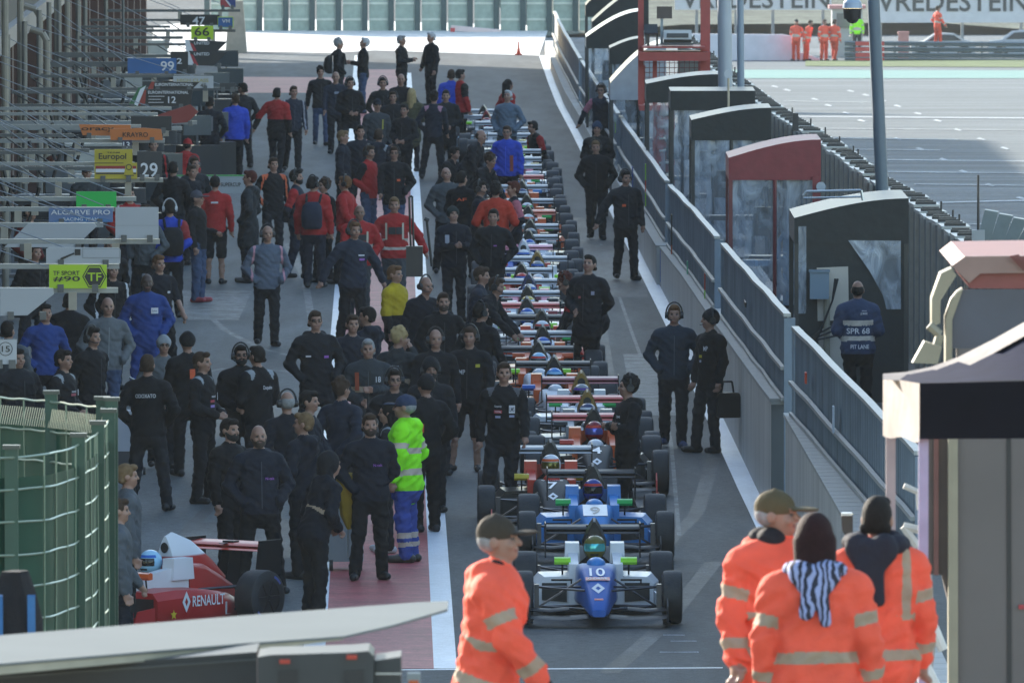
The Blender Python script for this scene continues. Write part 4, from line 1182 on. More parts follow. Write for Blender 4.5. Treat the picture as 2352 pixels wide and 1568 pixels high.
def make_car(x, y, lab, main, side, pod, wing, mir, air, hel, visor, stripe, rz=0.0, pos=None, minZ=None, dlab=None, drz=0, decals=None, helcol2='k', group="racing cars queueing nose to tail in the pit lane", frontend='k'):
    p = pos or G(x, y, .79)
    if minZ is not None and p.y < minZ:
        p = p * 1; p.x = p.x * minZ / p.y; p.y = minZ
    o = Vector((p.x, p.y - .42, 0))
    t = thing("racing_car", lab, "racing car", o, rz + R(.6), group)
    P = lambda nm, c: link(nm, CARM[c], t)
    A, B, C_, Wg, Mi, Ai = (paint(col(c)) for c in (main, side, pod, wing, mir, air))
    setm(P("nose_cone", "nose"), [pm(col(main), .6, var=.08, scale=3, spec=.06, name="nose_paint"), paint(col(decals.get('hump', main)) if decals else col(main))])
    if decals and decals.get('n') == '10': t.children[0].material_slots[0].material = livery(col(main), (.55, .6, .7), 1, -2.15, -1.55)
    setm(P("cockpit", "tub"), [B, B]); setm(P("sidepods", "sidepods"), [C_, BLACK]); setm(P("engine_cover", "engine_cover"), [Ai, BLACK])
    setm(P("rear_wing", "rear_wing"), [Wg if wing != 'k' else CARBON, CARBON])
    for sx in (-.505, .493):
        e = setm(P("wing_endplate", "endplate"), [CARBON, CARBON]); e.location.x = sx
    setm(P("front_wing", "front_wing"), [CARBON, CARBON])
    for sx in (-.715, .70):
        e = setm(P("front_endplate", "front_endplate"), [paint(col(frontend)) if frontend != 'k' else CARBON, CARBON]); e.location.x = sx
    setm(P("floor", "floor"), [CARBON, pm((.3, .02, .02), .4)]); [setm(P("suspension", q_), [steel((.10, .10, .11), .4)]) for q_ in ("sfl", "sfr", "srl", "srr")]
    for sx in (-1, 1):
        e = setm(P("mirror", "mirror"), [paint(col(mir)), CARBON]); e.location.x = sx * .345
        e = setm(P("winglet", "winglet"), [CARBON]); e.location.x = sx * .36
        for nm, yy, rr, ww, xo in (("front", -2.7, .275, .205, .765), ("rear", 0, .285, .255, .715)):
            wh = setm(link("tyre", CARM["tyre_" + nm], t), [RUBBER, pm((.07, .10, .32), .5)]); wh.location = (sx * xo, yy, rr); wh.rotation_euler = (random.random() * 6, 0, 0)
            rm = setm(link("rim", CARM["rim_" + nm], wh), [pm((.02, .02, .022), .4), steel((.06, .06, .07), .35)])
    if decals:
        d = decals.get('n')
        def lay(mb, txt, yy, zz, w, h, m=0, up=(0, .86, .51)):
            mb.text(txt, (0, yy, zz), (1, 0, 0), up, w, h, m)
        if d:
            decals['fn'](t, decals)
    dr = link("person", DRV)
    tag(dr, dlab, "driver", "drivers sitting in the queued racing cars")
    dr.location = o; dr.rotation_euler = (0, 0, rz + R(.6))
    setm(dr, [cloth(col(decals.get('suit', 'k') if decals else 'k')), BLACK])
    h = setm(link("helmet", HELM, dr), [paint(col(hel), .2), pm(col(visor), .08, metal=.5, name="visor"), paint(col(stripe), .2), BLACK])
    h.location = (0, -.90, .665); h.scale = (.93, .93, .93); h.rotation_euler = (0, 0, drz)
    return t, p.y
UPN = Vector((0, .58, .09)).normalized()      # along the top of the nose
def nose_pt(u):                               # u 0 = tip, 1 = cockpit; follows the loft of the nose
    ys = (-3.42, -3.05, -2.65, -2.1, -1.62); zs = (.27, .36, .46, .53, .55)
    y = ys[0] + (ys[-1] - ys[0]) * u
    z = float(np.interp(y, ys, zs)); z2 = float(np.interp(y + .05, ys, zs))
    return Vector((0, y, z + .006)), Vector((0, .05, z2 - z)).normalized()
def diamond(mb, c, up, w, h, m, hole):
    c, up = Vector(c), Vector(up)
    r = Vector((1, 0, 0))
    o = [c + up * h / 2, c + r * w / 2, c - up * h / 2, c - r * w / 2]
    i = [c + up * h * .2, c + r * w * .2, c - up * h * .2, c - r * w * .2]
    mb.add(o + i, [(0, 4, 5, 1), (1, 5, 6, 2), (2, 6, 7, 3), (3, 7, 4, 0)], m)
def decal_fn(t, d):
    for u, kind, txt, w, h, m in d['marks']:
        mb = MB()
        c, up = nose_pt(u)
        if kind == 't': mb.text(txt, c + Vector((0, 0, .004)), (1, 0, 0), up, w, h, 0); nm = "race_number" if txt.isdigit() else "lettering"
        if kind == 'd': diamond(mb, c, up, w, h, 0, 0); nm = "badge"
        if kind == 'b':
            a_ = Vector((w / 2, 0, 0)); b_ = up * h / 2
            mb.add([c - a_ - b_, c + a_ - b_, c + a_ + b_, c - a_ + b_], [(0, 1, 2, 3)], 0); nm = "number_plate"
        mb.build(nm, [paint(col(d['cols'][m]))], t, 0)
WHT = 'w'
cars = [  # x, y of the rear wing in the photo, label, main, side, pod, wing, mirror, engine cover, helmet, visor, stripe, driver label, decals
 (1362, 1210, "blue nosed racing car with number 10 and lime mirrors, front of the queue", (.045, .13, .43), 'w', 'w', 'k', 'lm', 'k', 'olive', 'cy', 'olive', "driver in olive and yellow helmet in front car number 10",
  dict(n='10', fn=decal_fn, cols=['w', 'r', 'db'], hump='lb', marks=[(.60, 't', "10", .16, .42, 0), (.42, 'b', '', .25, .14, 1), (.42, 't', "G-DRIVE", .2, .085, 0), (.25, 'd', '', .14, .34, 0), (.05, 'b', '', .09, .06, 1)])),
 (1358.6, 1083, "bright blue racing car with number 9 on white plate and green mirrors", 'lb', 'lb', 'lb', 'k', 'gr', 'k', 'db', 'k', 'r', "driver in blue and red helmet in bright blue car number 9",
  dict(n='9', fn=decal_fn, cols=['k', 'w'], hump='lb', marks=[(.68, 'b', '', .27, .66, 1), (.66, 't', "9", .11, .42, 0)])),
 (1262.5, 1028, "grey nosed racing car with number 7, red sides and yellow mirrors", 'g', 'r', 'k', 's', 'y', 'k', 'w', 'olive', 'o', "driver in white patterned helmet in grey and red car number 7",
  dict(n='7', fn=decal_fn, cols=['w', 'r'], hump='r', marks=[(.86, 't', "V.Juice", .26, .16, 0), (.64, 't', "7", .12, .40, 0), (.34, 'd', '', .12, .28, 0)])),
 (1361.6, 953, "grey nosed racing car with number 4, red sides and red rear wing", 'g', 'o', 'k', 'r', 'r', 'k', 'wine', (.12, .14, .5), 'r', "driver in dark red helmet with blue visor in car number 4",
  dict(n='4', fn=decal_fn, cols=['w', 'r'], hump='w', marks=[(.88, 't', "MAX FEWTR", .26, .09, 0), (.64, 't', "4", .13, .42, 0), (.32, 'd', '', .12, .28, 0)])),
 (1346.6, 912.5, "silver racing car with ochre engine cover and red wing behind number 4", 's', 's', 's', 'r', 'k', 'mu', 'nv', 'k', 'w', "driver in navy helmet below the first ochre engine cover", None),
 (1333, 869, "white racing car with ochre engine cover and green mirrors", 'w', 'w', 'w', 'wine', 'gr', 'mu', 's', 'k', 'pu', "driver in silver helmet below the second ochre engine cover", None),
 (1271, 833, "orange red racing car with blue mirrors and white nose", 'w', 'o', 'o', 'k', 'b', 'k', 'lb', 'k', 'sk', "driver in sky blue helmet in orange car with blue mirrors", None),
 (1235, 798, "orange red racing car with lime mirrors beside standing team men", 'w', 'o', 'o', 'k', 'lm', 'k', 'sk', 'k', 'r', "driver in pale blue and red helmet in orange car with lime mirrors", None),
 (1245, 763, "orange red racing car with orange mirrors and black airbox", 'w', 'o', 'o', 's', 'o', 'k', 'b', 'k', 'w', "driver in blue helmet in car with orange mirrors", None),
 (1243, 726, "red and white racing car with emerald green mirrors", 'w', 'r', 'r', 'k', 'gr', 'k', 'w', 'k', 'r', "driver in white helmet in car with emerald mirrors", None),
 (1209, 698, "white racing car with pink stripes and lime mirrors", 'w', 'w', 'w', 'r', 'lm', 'k', 'b', 'k', 'w', "driver in blue helmet in white car with pink stripes", None),
 (1211, 672, "white racing car with dark red mirrors behind crouching mechanic", 'w', 'w', 'w', 's', 'wine', 'k', 'y', 'k', 'w', "driver in yellow helmet in white car with dark red mirrors", None),
 (1214, 643, "white and pink racing car beside the bending mechanic", 'w', 'pk', 'pk', 's', 'k', 'nv', 'w', 'k', 'b', "driver in white helmet in white and pink car", None),
 (1197, 620, "dark racing car with red trim just ahead of lime mirrored car", 'nv', 'r', 'k', 's', 'lm', 'k', 'r', 'k', 'b', "driver in red and blue helmet behind the pink car", None),
 (1233, 591, "white racing car with lime and navy mirrors, ochre cover", 'w', 'w', 'w', 's', 'lm', 'mu', 's', 'k', 'b', "driver in silver helmet beside the man in black polo", None),
 (1201, 565, "white racing car with red mirrors and blue flanks", 'w', 'b', 'w', 'pk', 'r', 'w', 'w', 'k', 'b', "driver in white helmet in car with blue flanks", None),
 (1214, 542, "white racing car with plain silver wing and white mirrors", 'w', 'w', 'k', 's', 'w', 'k', 'b', 'k', 'w', "driver in blue helmet in plain white mirrored car", None),
 (1217, 517, "black racing car with silver wing behind the orange shirted man", 'k', 'k', 'k', 's', 's', 'k', 's', 'k', 'k', "driver in silver helmet in black car", None),
 (1212, 485, "orange racing car with orange wing and green mirrors", 'o', 'o', 'o', 'o', 'gr', 'k', 'w', 'k', 'o', "driver in white helmet in all orange car", None),
 (1209, 459, "orange and white racing car with green mirrors mid queue", 'w', 'o', 'o', 's', 'gr', 'k', 'w', 'k', 'gr', "driver in white and green helmet in mid queue car", None),
 (1198, 427, "orange sided racing car with navy and white mirrors", 'w', 'o', 'o', 's', 'nv', 'k', 'nv', 'k', 'w', "driver in navy helmet in orange sided car", None),
 (1190, 404, "red winged racing car with light blue mirrors", 'o', 'o', 'o', 'r', 'lb', 'k', 'w', 'k', 'lb', "driver in white helmet in red winged far car", None),
 (1187, 380, "white racing car with green mirrors beside the blue jacketed man", 'w', 'w', 'w', 's', 'gr', 'k', 'w', 'k', 'pk', "driver in white helmet beside blue jacketed man's legs", None),
 (1187, 363, "pale racing car with pink flanks in the far queue", 'w', 'pk', 'w', 's', 'w', 'k', 'pk', 'k', 'w', "driver in pink helmet in the far queue", None),
 (1187, 345, "racing car with yellow mirrors in the far queue", 'k', 'w', 'w', 's', 'y', 'k', 'y', 'k', 'k', "driver in yellow helmet in far car with yellow mirrors", None),
 (1168, 327, "dark green racing car in the far queue behind blue jacket", (.03, .12, .06), 'k', 'k', 's', 'lm', 'k', 'w', 'k', 'gr', "driver in white helmet in the dark green far car", None),
 (1174, 308, "far racing car with lime mirrors beside crouching mechanic", 'w', 'y', 'w', 's', 'lm', 'k', 's', 'k', 'y', "driver in silver helmet beside the crouching mechanic in red", None),
 (1164, 296, "silver far racing car fourth from the tail of queue", 's', 's', 's', 's', 'w', 'k', 'w', 'k', 's', "driver in white helmet fourth from the tail of queue", None),
 (1144, 281, "white far racing car third from the tail of queue", 'w', 'w', 'w', 's', 'k', 'k', 'k', 'k', 'w', "driver in black helmet third from the tail of queue", None),
 (1117, 266, "blue tinted far racing car second from tail of queue", 'sk', 's', 'sk', 's', 'k', 'wine', 'wine', 'k', 'w', "driver in dark red helmet second from tail of queue", None),
 (1110, 253, "last racing car at the tail of queue with lime mirror", 'k', 's', 'k', 's', 'lm', 'k', 'k', 'k', 'k', "driver in black helmet in the last car of queue", None),
]
lastZ = {0: 0, 1: 0}
for c in cars:
    x, y = c[0], c[1]
    Xw = G(x, y, .79).x
    mz = None
    z = G(x, y, .79).y
    need = max((lz + 3.75 for (lx, lz) in lastZ.get('all', []) if abs(lx - Xw) < 1.0), default=0)
    _, yy = make_car(x, y, c[2], *c[3:12], dlab=c[12], decals=c[13], minZ=need, drz=random.uniform(-.15, .15), frontend={'7': 'r', '4': 'r'}.get((c[13] or {}).get('n'), 'k'))
    lastZ.setdefault('all', []).append((Xw, yy))
# the red car parked beside the green fence, turned left
t, _ = make_car(498, 1255, "red and white racing car parked at left beside green fence", 'r', 'w', (.40, .025, .025), 'r', 'o', 'w', 'sk', 'k', 'b', rz=R(-38), dlab="driver in light blue helmet in red car by green fence",
             decals=dict(n='1', fn=decal_fn, cols=['w'], marks=[], suit='k'), group="", pos=G(474, 1243, .80))
if "group" in t: del t["group"]
for c_ in t.children:
    if c_.name.startswith("cockpit"): c_.material_slots[0].material = paint((.42, .03, .025))
    if c_.name.startswith("engine_cover"): c_.material_slots[0].material = livery((.42, .03, .025), col('w'), 2, .70, .72)

for sx in (1, -1):
    mb = MB(); mb.text("RENAULT", (sx * .672, -.78, .30), (0, sx, 0), (0, 0, 1), .52, .11, 0); mb.build("lettering", paint(col('w')), t, 0)
    mb = MB(); c = Vector((sx * .672, -1.14, .30)); r = Vector((0, sx, 0)); up = Vector((0, 0, 1))
    q = [c + up * .11, c + r * .065, c - up * .11, c - r * .065]; q2 = [c + up * .045, c + r * .025, c - up * .045, c - r * .025]
    mb.add(q + q2, [(0, 4, 5, 1), (1, 5, 6, 2), (2, 6, 7, 3), (3, 7, 4, 0)], 0); mb.build("badge", paint(col('w')), t, 0)
    mb = MB(); mb.text("Y.YE", (sx * .302, -.80, .62), (0, sx, 0), (0, 0, 1), .22, .06, 0); mb.build("lettering", paint(col('w')), t, 0)
    mb = MB(); st_ = []
    for k in range(10):
        a = math.pi / 2 + k * math.pi / 5; rr = .055 if k % 2 == 0 else .024
        st_.append((sx * .675, -1.35 + rr * math.cos(a), .18 + rr * math.sin(a)))
    mb.poly(st_ if sx > 0 else st_[::-1], 0); mb.build("star", paint(col('y')), t, 0)
    mb = MB(); mb.box((sx * .545, -.30, .19), (.004, .17, .13), sx * R(17)); mb.build("sticker", sheetmat((.5, .5, .52)), t, 0)
# ---------------------------------------------------------------- people: one continuous surface grown from a posed skeleton
class SD:
    def __init__(s, g=.015, k=.022, noise=0.0):
        s.p, s.g, s.k, s.noise = [], g, k, noise
    def cap(s, a, b, ra, rb=None, lab=0, sy=1.0, k=None, cuts=None, op='+'):
        s.p.append(dict(t='c', a=np.array(a, float), b=np.array(b, float), ra=ra, rb=ra if rb is None else rb, lab=lab, sy=sy, k=k, cuts=cuts, op=op)); return s
    def ell(s, c, r, lab=0, k=None, op='+', rot=None):
        s.p.append(dict(t='e', a=np.array(c, float), r=np.array(r, float), lab=lab, k=k, op=op, cuts=None, rot=rot)); return s
    def plane(s, p, n):                     # keeps the side the normal points away from
        s.p.append(dict(t='p', a=np.array(p, float), n=np.array(n, float) / np.linalg.norm(n), op='i', lab=0, k=None, cuts=None)); return s
    def d(s, q, P, want_t=False):
        if q['t'] == 'p':
            return (P - q['a']) @ q['n']
        if q['t'] == 'e':
            v = P - q['a']
            if q.get('rot') is not None: v = v @ q['rot']
            v = v / q['r']
            n = np.sqrt((v * v).sum(-1))
            return (n - 1) * q['r'].min() * .5 + (n - 1) * q['r'].mean() * .5
        sc = np.array([1, 1 / q['sy'], 1.0])
        a, b, X = q['a'] * sc, q['b'] * sc, P * sc
        ab = b - a
        t = np.clip(((X - a) @ ab) / max(ab @ ab, 1e-9), 0, 1)
        v = X - a - t[..., None] * ab
        dd = np.sqrt((v * v).sum(-1)) - (q['ra'] + (q['rb'] - q['ra']) * t)
        dd = dd * (1 + q['sy']) / 2
        return (dd, t) if want_t else dd
    def bbox(s, q):
        if q['t'] == 'e':
            m = max(q['r']) if q.get('rot') is not None else q['r']
            return q['a'] - m, q['a'] + m
        r = max(q['ra'], q['rb'])
        rv = np.array([r, r * q['sy'], r])
        return np.minimum(q['a'], q['b']) - rv, np.maximum(q['a'], q['b']) + rv
    def run(s):
        g = s.g
        plus = [q for q in s.p if q['op'] == '+']
        lo = np.min([s.bbox(q)[0] for q in plus], 0) - 4 * g
        hi = np.max([s.bbox(q)[1] for q in plus], 0) + 4 * g
        n = np.ceil((hi - lo) / g).astype(int) + 1
        f = np.full(n, 1.0, np.float32)
        ax = [lo[i] + g * np.arange(n[i]) for i in range(3)]
        for q in s.p:
            if q['op'] == 'i':
                P = np.stack(np.meshgrid(*ax, indexing='ij'), -1)
                f = np.maximum(f, s.d(q, P)); continue
            b0, b1 = s.bbox(q)
            k = q['k'] or s.k
            i0 = np.clip(np.floor((b0 - k * 2 - 3 * g - lo) / g).astype(int), 0, n - 1)
            i1 = np.clip(np.ceil((b1 + k * 2 + 3 * g - lo) / g).astype(int) + 1, 1, n)
            sl = tuple(slice(a, b) for a, b in zip(i0, i1))
            P = np.stack(np.meshgrid(*[ax[i][sl[i]] for i in range(3)], indexing='ij'), -1)
            dd = s.d(q, P)
            F = f[sl]
            if q['op'] == '-':
                f[sl] = np.maximum(F, -dd)
            else:
                h = np.clip(.5 + .5 * (F - dd) / k, 0, 1)
                f[sl] = F * (1 - h) + dd * h - k * h * (1 - h)
        if s.noise:
            X, Y, Z = np.meshgrid(*ax, indexing='ij')
            w = (1.1 if g < .012 else .5) * np.sin(Z * 14 + 2.2 * np.sin(X * 9 + Y * 7) + X * 8) * np.sin(X * 11 - Z * 6 + Y * 13) + np.sin(X * 31 + Z * 17 + 1.7 * np.sin(Y * 23)) * np.sin(Z * 37 - Y * 21 + 1.3 * np.sin(X * 19)) + .6 * np.sin(Z * 61 + X * 43) * np.sin(Y * 47 - Z * 29 + X * 11)
            f = f + s.noise * w * np.clip((1.46 - Z) / .06, 0, 1) * np.clip((Z - .12) / .05, 0, 1)
        sg = f < 0
        nx, ny, nz = f.shape
        co = [(i, j, k) for i in (0, 1) for j in (0, 1) for k in (0, 1)]
        cnt = sum(sg[i:nx - 1 + i, j:ny - 1 + j, k:nz - 1 + k].astype(np.int8) for i, j, k in co)
        mask = (cnt > 0) & (cnt < 8)
        cells = np.argwhere(mask)
        idx = np.full(mask.shape, -1)
        idx[mask] = np.arange(len(cells))
        val = np.stack([f[cells[:, 0] + i, cells[:, 1] + j, cells[:, 2] + k] for i, j, k in co], 1)
        acc = np.zeros((len(cells), 3)); num = np.zeros(len(cells))
        ca = np.array(co, float)
        for a in range(8):
            for b in range(a + 1, 8):
                if abs(ca[a] - ca[b]).sum() != 1: continue
                cr = (val[:, a] < 0) != (val[:, b] < 0)
                t = np.where(cr, val[:, a] / np.where(cr, val[:, a] - val[:, b], 1), 0)
                acc += np.where(cr[:, None], ca[a] + t[:, None] * (ca[b] - ca[a]), 0); num += cr
        V = lo + g * (cells + acc / num[:, None])
        Fs = []
        for axn in range(3):
            o1, o2 = [(1, 2), (2, 0), (0, 1)][axn]
            sl0 = [slice(1, -1)] * 3; sl1 = [slice(1, -1)] * 3
            sl0[axn] = slice(0, f.shape[axn] - 1); sl1[axn] = slice(1, f.shape[axn])
            A, B = sg[tuple(sl0)], sg[tuple(sl1)]
            e = np.argwhere(A != B)
            if not len(e): continue
            inside = A[tuple(e.T)]
            base = e.copy(); 
            for q in range(3):
                if q != axn: base[:, q] += 1
            def cid(d1, d2):
                c = base.copy(); c[:, o1] += d1; c[:, o2] += d2
                return idx[tuple(c.T)]
            quad = np.stack([cid(-1, -1), cid(0, -1), cid(0, 0), cid(-1, 0)], 1)
            quad[~inside] = quad[~inside][:, ::-1]
            Fs.append(quad)
        Fq = np.concatenate(Fs)
        return V, Fq
    def labels(s, V, Fq):
        C = V[Fq].mean(1)
        best = np.full(len(C), 9.0); lab = np.zeros(len(C), int)
        for q in s.p:
            if q['op'] != '+': continue
            if q['t'] == 'c':
                dd, t = s.d(q, C, True)
                l = np.full(len(C), q['lab'])
                for c0, c1, cl in (q['cuts'] or ()):
                    l[(t >= c0) & (t <= c1)] = cl
            else:
                dd = s.d(q, C); l = np.full(len(C), q['lab'])
            w = dd < best
            best[w] = dd[w]; lab[w] = l[w]
        return lab
    def mesh(s, name, nmat, post=None):
        V, Fq = s.run()
        lab = s.labels(V, Fq)
        if post is not None:
            lab = post(V[Fq].mean(1), lab)
        me = bpy.data.meshes.new(name)
        me.vertices.add(len(V)); me.vertices.foreach_set("co", V.astype(np.float32).ravel())
        me.loops.add(Fq.size); me.loops.foreach_set("vertex_index", Fq.ravel().astype(np.int32))
        me.polygons.add(len(Fq)); me.polygons.foreach_set("loop_start", np.arange(0, Fq.size, 4, dtype=np.int32))
        for _ in range(nmat): me.materials.append(BLACK)
        me.polygons.foreach_set("material_index", lab.astype(np.int32))
        me.polygons.foreach_set("use_smooth", np.ones(len(Fq), bool))
        me.update(calc_edges=True)
        me.validate()
        return me
SKIN, JACK, TROU, SHOE, EYE, LIP, ACC, GLOVE = range(8)
ARMS = dict(hang=((.255, .02, 1.16), (.27, -.05, .92)), side=((.255, .02, 1.16), (.27, -.05, .92)), pocket=((.325, .07, 1.17), (.20, -.10, .99)), front=((.27, .01, 1.16), (.10, -.20, 1.06)), phone=((.24, -.03, 1.17), (.06, -.27, 1.20)),
            cross=((.26, -.06, 1.18), (-.08, -.20, 1.22)), back=((.27, .10, 1.17), (.08, .18, .98)), up=((.27, -.15, 1.27), (.12, -.17, 1.52)), swf=((.24, -.07, 1.17), (.24, -.24, .97)),
            swb=((.26, .13, 1.18), (.28, .18, .94)), out=((.37, .03, 1.20), (.47, .02, .97)), reach=((.22, -.22, 1.30), (.17, -.48, 1.22)), hold=((.25, .0, 1.17), (.22, -.22, 1.12)), down=((.22, -.12, 1.20), (.16, -.30, 1.0)))
def rotx(v, a, o):
    v = np.array(v, float) - o
    c, s_ = math.cos(a), math.sin(a)
    return np.array([v[0], c * v[1] - s_ * v[2], s_ * v[1] + c * v[2]]) + o
def body(arms=('side', 'side'), legs='stand', lean=0.0, hood=False, hem=.86, shorts=False, short_sleeve=False, bulk=1.0, hy=0.0, nod=0.0, bands=(), stripes=False, slim=1.0, g=.0145, skirt=False, collar=True, noise=.009, shoulder_acc=False, two_tone=None, trouser_band=False, gloves=False, braces=False, armband=True, zipc=False):
    """returns (mesh, head matrix); stands at the origin facing -y, 1.80 m tall"""
    s = SD(g, .02, noise)
    drop = 0.0
    if legs == 'crouch': drop = .45
    if legs == 'kneel': drop = .42
    if legs == 'bend': drop = .06
    pel = np.array((0, 0, .95)); off = np.array((0, (.12 if legs == 'bend' else .05 if drop else 0), -drop))
    U = lambda p: rotx(p, R(lean), pel) + off
    B = bulk
    # trousers / legs
    legd = dict(stand=(((.105, -.01, .50), (.115, .02, .10)), ((.105, -.01, .50), (.115, .02, .10))), wide=(((.16, -.01, .50), (.21, .03, .10)), ((.16, -.01, .50), (.21, .03, .10))),
                walk=(((.10, -.17, .51), (.10, -.20, .10)), ((.11, .02, .50), (.11, .26, .15))), walk2=(((.10, -.09, .50), (.10, -.12, .10)), ((.11, .03, .50), (.11, .17, .12))),
                crouch=(((.17, -.36, .50), (.15, -.16, .10)), ((.17, -.33, .46), (.15, -.08, .11))), kneel=(((.15, -.36, .52), (.14, -.34, .10)), ((.13, -.12, .09), (.13, .28, .10))),
                bend=(((.12, .02, .50), (.13, .05, .10)), ((.12, .0, .50), (.13, .08, .10))), relax=(((.10, -.01, .50), (.11, .02, .10)), ((.15, -.06, .50), (.20, -.06, .10))))[legs]
    for sx, (kn, an) in zip((1, -1), legd):
        hip = U((sx * .10, 0, .93)); kn = np.array((sx * kn[0], kn[1], kn[2])); an = np.array((sx * an[0], an[1], an[2]))
        lt = SKIN if shorts else TROU
        if shorts:
            mid = kn * 1.0
            s.cap(hip, kn, .098 * slim, .088 * slim, TROU); s.cap(kn - (0, 0, .03), an, .055, .042, SKIN)
        else:
            s.cap(hip, kn, .098 * slim, .078 * slim, TROU)
            cuts = ((.42, .56, ACC), (.66, .78, ACC)) if trouser_band else None
            s.cap(kn, an - (0, 0, .02), .076 * slim, .066 * slim, TROU, cuts=cuts)
        fdir = np.array((sx * .25, -1, 0)) if not (legs == 'kneel' and sx == -1) else np.array((0, -.2, -.5))
        fdir = fdir / np.linalg.norm(fdir)
        ft = an + np.array((0, 0, -.055)); ft[2] = max(ft[2], .045)
        s.cap(ft - fdir * .05, ft + fdir * .16, .048, .040, SHOE, k=.012)
    s.cap(U((-.075, .01, .93)), U((.075, .01, .93)), .115, .115, TROU, .85)
    # jacket
    bb = ()
    def tcut(z0, z1): return [((z0 - b1) / (z0 - z1), (z0 - b0) / (z0 - z1), ACC) for b0, b1 in bands if b1 > z1 and b0 < z0]
    s.cap(U((-.145, .01, 1.43)), U((.145, .01, 1.43)), .078 * B, .078 * B, ACC if shoulder_acc else JACK, .95)
    s.cap(U((0, .0, 1.34)), U((0, -.005, 1.10)), .185 * B, .165 * B, JACK, .68, cuts=tcut(1.34, 1.10) or ([(0, 1, JACK)]))
    low = 2 if False else JACK
    s.cap(U((0, -.005, 1.10)), U((0, .005, hem + .06)), .165 * B, .178 * B, JACK, .74, cuts=tcut(1.10, hem + .06) or None)
    if skirt:
        s.cap(U((0, 0, .95)), U((0, 0, hem + .05)), .175 * B, .19 * B, JACK, .85)
    if collar:
        s.cap(U((-.035, .012, 1.50)), U((.035, .012, 1.50)), .062, .062, JACK)
    if hood:
        s.cap(U((-.09, .075, 1.50)), U((.09, .075, 1.50)), .062, .062, JACK); s.cap(U((0, .11, 1.47)), U((0, .12, 1.38)), .07, .045, JACK)
    # arms and hands
    armp = []
    for sx, nm in zip((1, -1), arms):
        el, wr = ARMS[nm]
        sh = U((sx * .195, .01, 1.42)); el = U((sx * el[0], el[1], el[2])); wr = U((sx * wr[0], wr[1], wr[2]))
        if legs in ('crouch', 'kneel') and nm == 'side': el, wr = el + (0, -.06, 0), wr + (-sx * .05, -.2, .1)
        bl = ((.50, .74, ACC),) if (bands and armband) else (((0, .9, ACC),) if stripes == 'sleeve' else None)
        if two_tone: bl = ((0, 1, JACK),)
        s.cap(sh, el, .072 * B, .060 * B, JACK, cuts=bl); armp.append(s.p[-1])
        if short_sleeve:
            s.cap(sh + (el - sh) * .9, el, .046, .044, SKIN); s.cap(el, wr, .044, .033, SKIN)
        else:
            s.cap(el, wr, .060 * B, .047 * B, JACK, cuts=((.62, .85, ACC),) if (bands and armband) else None); armp.append(s.p[-1])
        if nm in ('pocket', 'back'): 
            if nm == 'back': s.ell(wr, (.045, .04, .05), SKIN)
            continue
        dv = (wr - el) / np.linalg.norm(wr - el)
        hl = GLOVE if gloves else SKIN
        lat = np.cross(dv, np.array((sx * 1.0, 0, .15))); lat /= np.linalg.norm(lat)
        nrm = np.cross(dv, lat) * sx
        s.cap(wr + dv * .01, wr + dv * .075, .030, .036, hl, k=.012)
        for j, (o_, L_) in enumerate(((-.029, .062), (-.010, .075), (.010, .072), (.028, .055))):
            b0 = wr + dv * .085 + lat * o_
            m0 = b0 + dv * L_ * .55 + nrm * .010
            s.cap(b0, m0, .0115, .0105, hl, k=.006); s.cap(m0, m0 + dv * L_ * .35 + nrm * .022, .0105, .0095, hl, k=.006)
        s.cap(wr + dv * .04 - lat * .025, wr + dv * .085 - lat * .052, .0135, .0115, hl, k=.010)
    # neck and head
    nk = U((0, .015, 1.44)); hb = U((0, -.002, 1.545))
    s.cap(nk, hb, .060, .056, SKIN)
    a = R(lean * .35 - nod)
    Hm = Matrix.Translation(Vector(hb)) @ Matrix.Rotation(R(hy), 4, 'Z') @ Matrix.Rotation(a * 1.0, 4, 'X')
    Hn = np.array(Hm)
    H = lambda p: (Hn @ np.array((p[0], p[1], p[2], 1.0)))[:3]
    r3 = Hn[:3, :3]
    def he(c, r, lab, k=None): s.ell(H(c), r, lab, k, rot=r3)
    he((0, .012, .155), (.076, .096, .102), SKIN)
    he((0, -.028, .085), (.059, .068, .070), SKIN, .03)
    he((0, -.070, .055), (.030, .026, .026), SKIN, .02)                 # chin
    he((0, -.078, .168), (.056, .020, .018), SKIN, .02)                 # brow
    s.cap(H((0, -.090, .145)), H((0, -.113, .112)), .0115, .0155, SKIN, k=.012)
    for sx in (-1, 1):
        he((sx * .078, .012, .125), (.013, .024, .036), SKIN, .008)
        he((sx * .043, -.074, .105), (.022, .020, .022), SKIN, .02)     # cheek
        he((sx * .031, -.0835, .140), (.0125, .009, .0075), EYE, .004)
    s.cap(H((-.022, -.094, .078)), H((.022, -.094, .078)), .008, .008, LIP, k=.006)
    def postf(C, lab):
        lab = lab.copy()
        iv = np.array([rotx(c - off, -R(lean), pel) for c in C]) if lean else C - off
        w = ((lab == JACK) | (lab == ACC)) & (iv[:, 2] < hem) & (iv[:, 2] > .64) & (np.abs(iv[:, 0]) < .215 * max(1, bulk)) & (iv[:, 1] > -.17 * bulk)
        near_arm = np.zeros(len(C), bool)
        for q in armp:
            near_arm |= s.d(q, C) < .004
        lab[w & ~near_arm] = TROU
        w = (lab == JACK) & (np.abs(iv[:, 2] - (hem + .018)) < .012) & ~near_arm
        if braces:
            w2 = (lab == JACK) & (np.abs(np.abs(iv[:, 0]) - .135) < .028) & (iv[:, 2] > 1.13) & ~near_arm
            lab[w2] = ACC
        if two_tone:
            w = (lab == JACK) & (C[:, 2] < two_tone)
            lab[w] = ACC
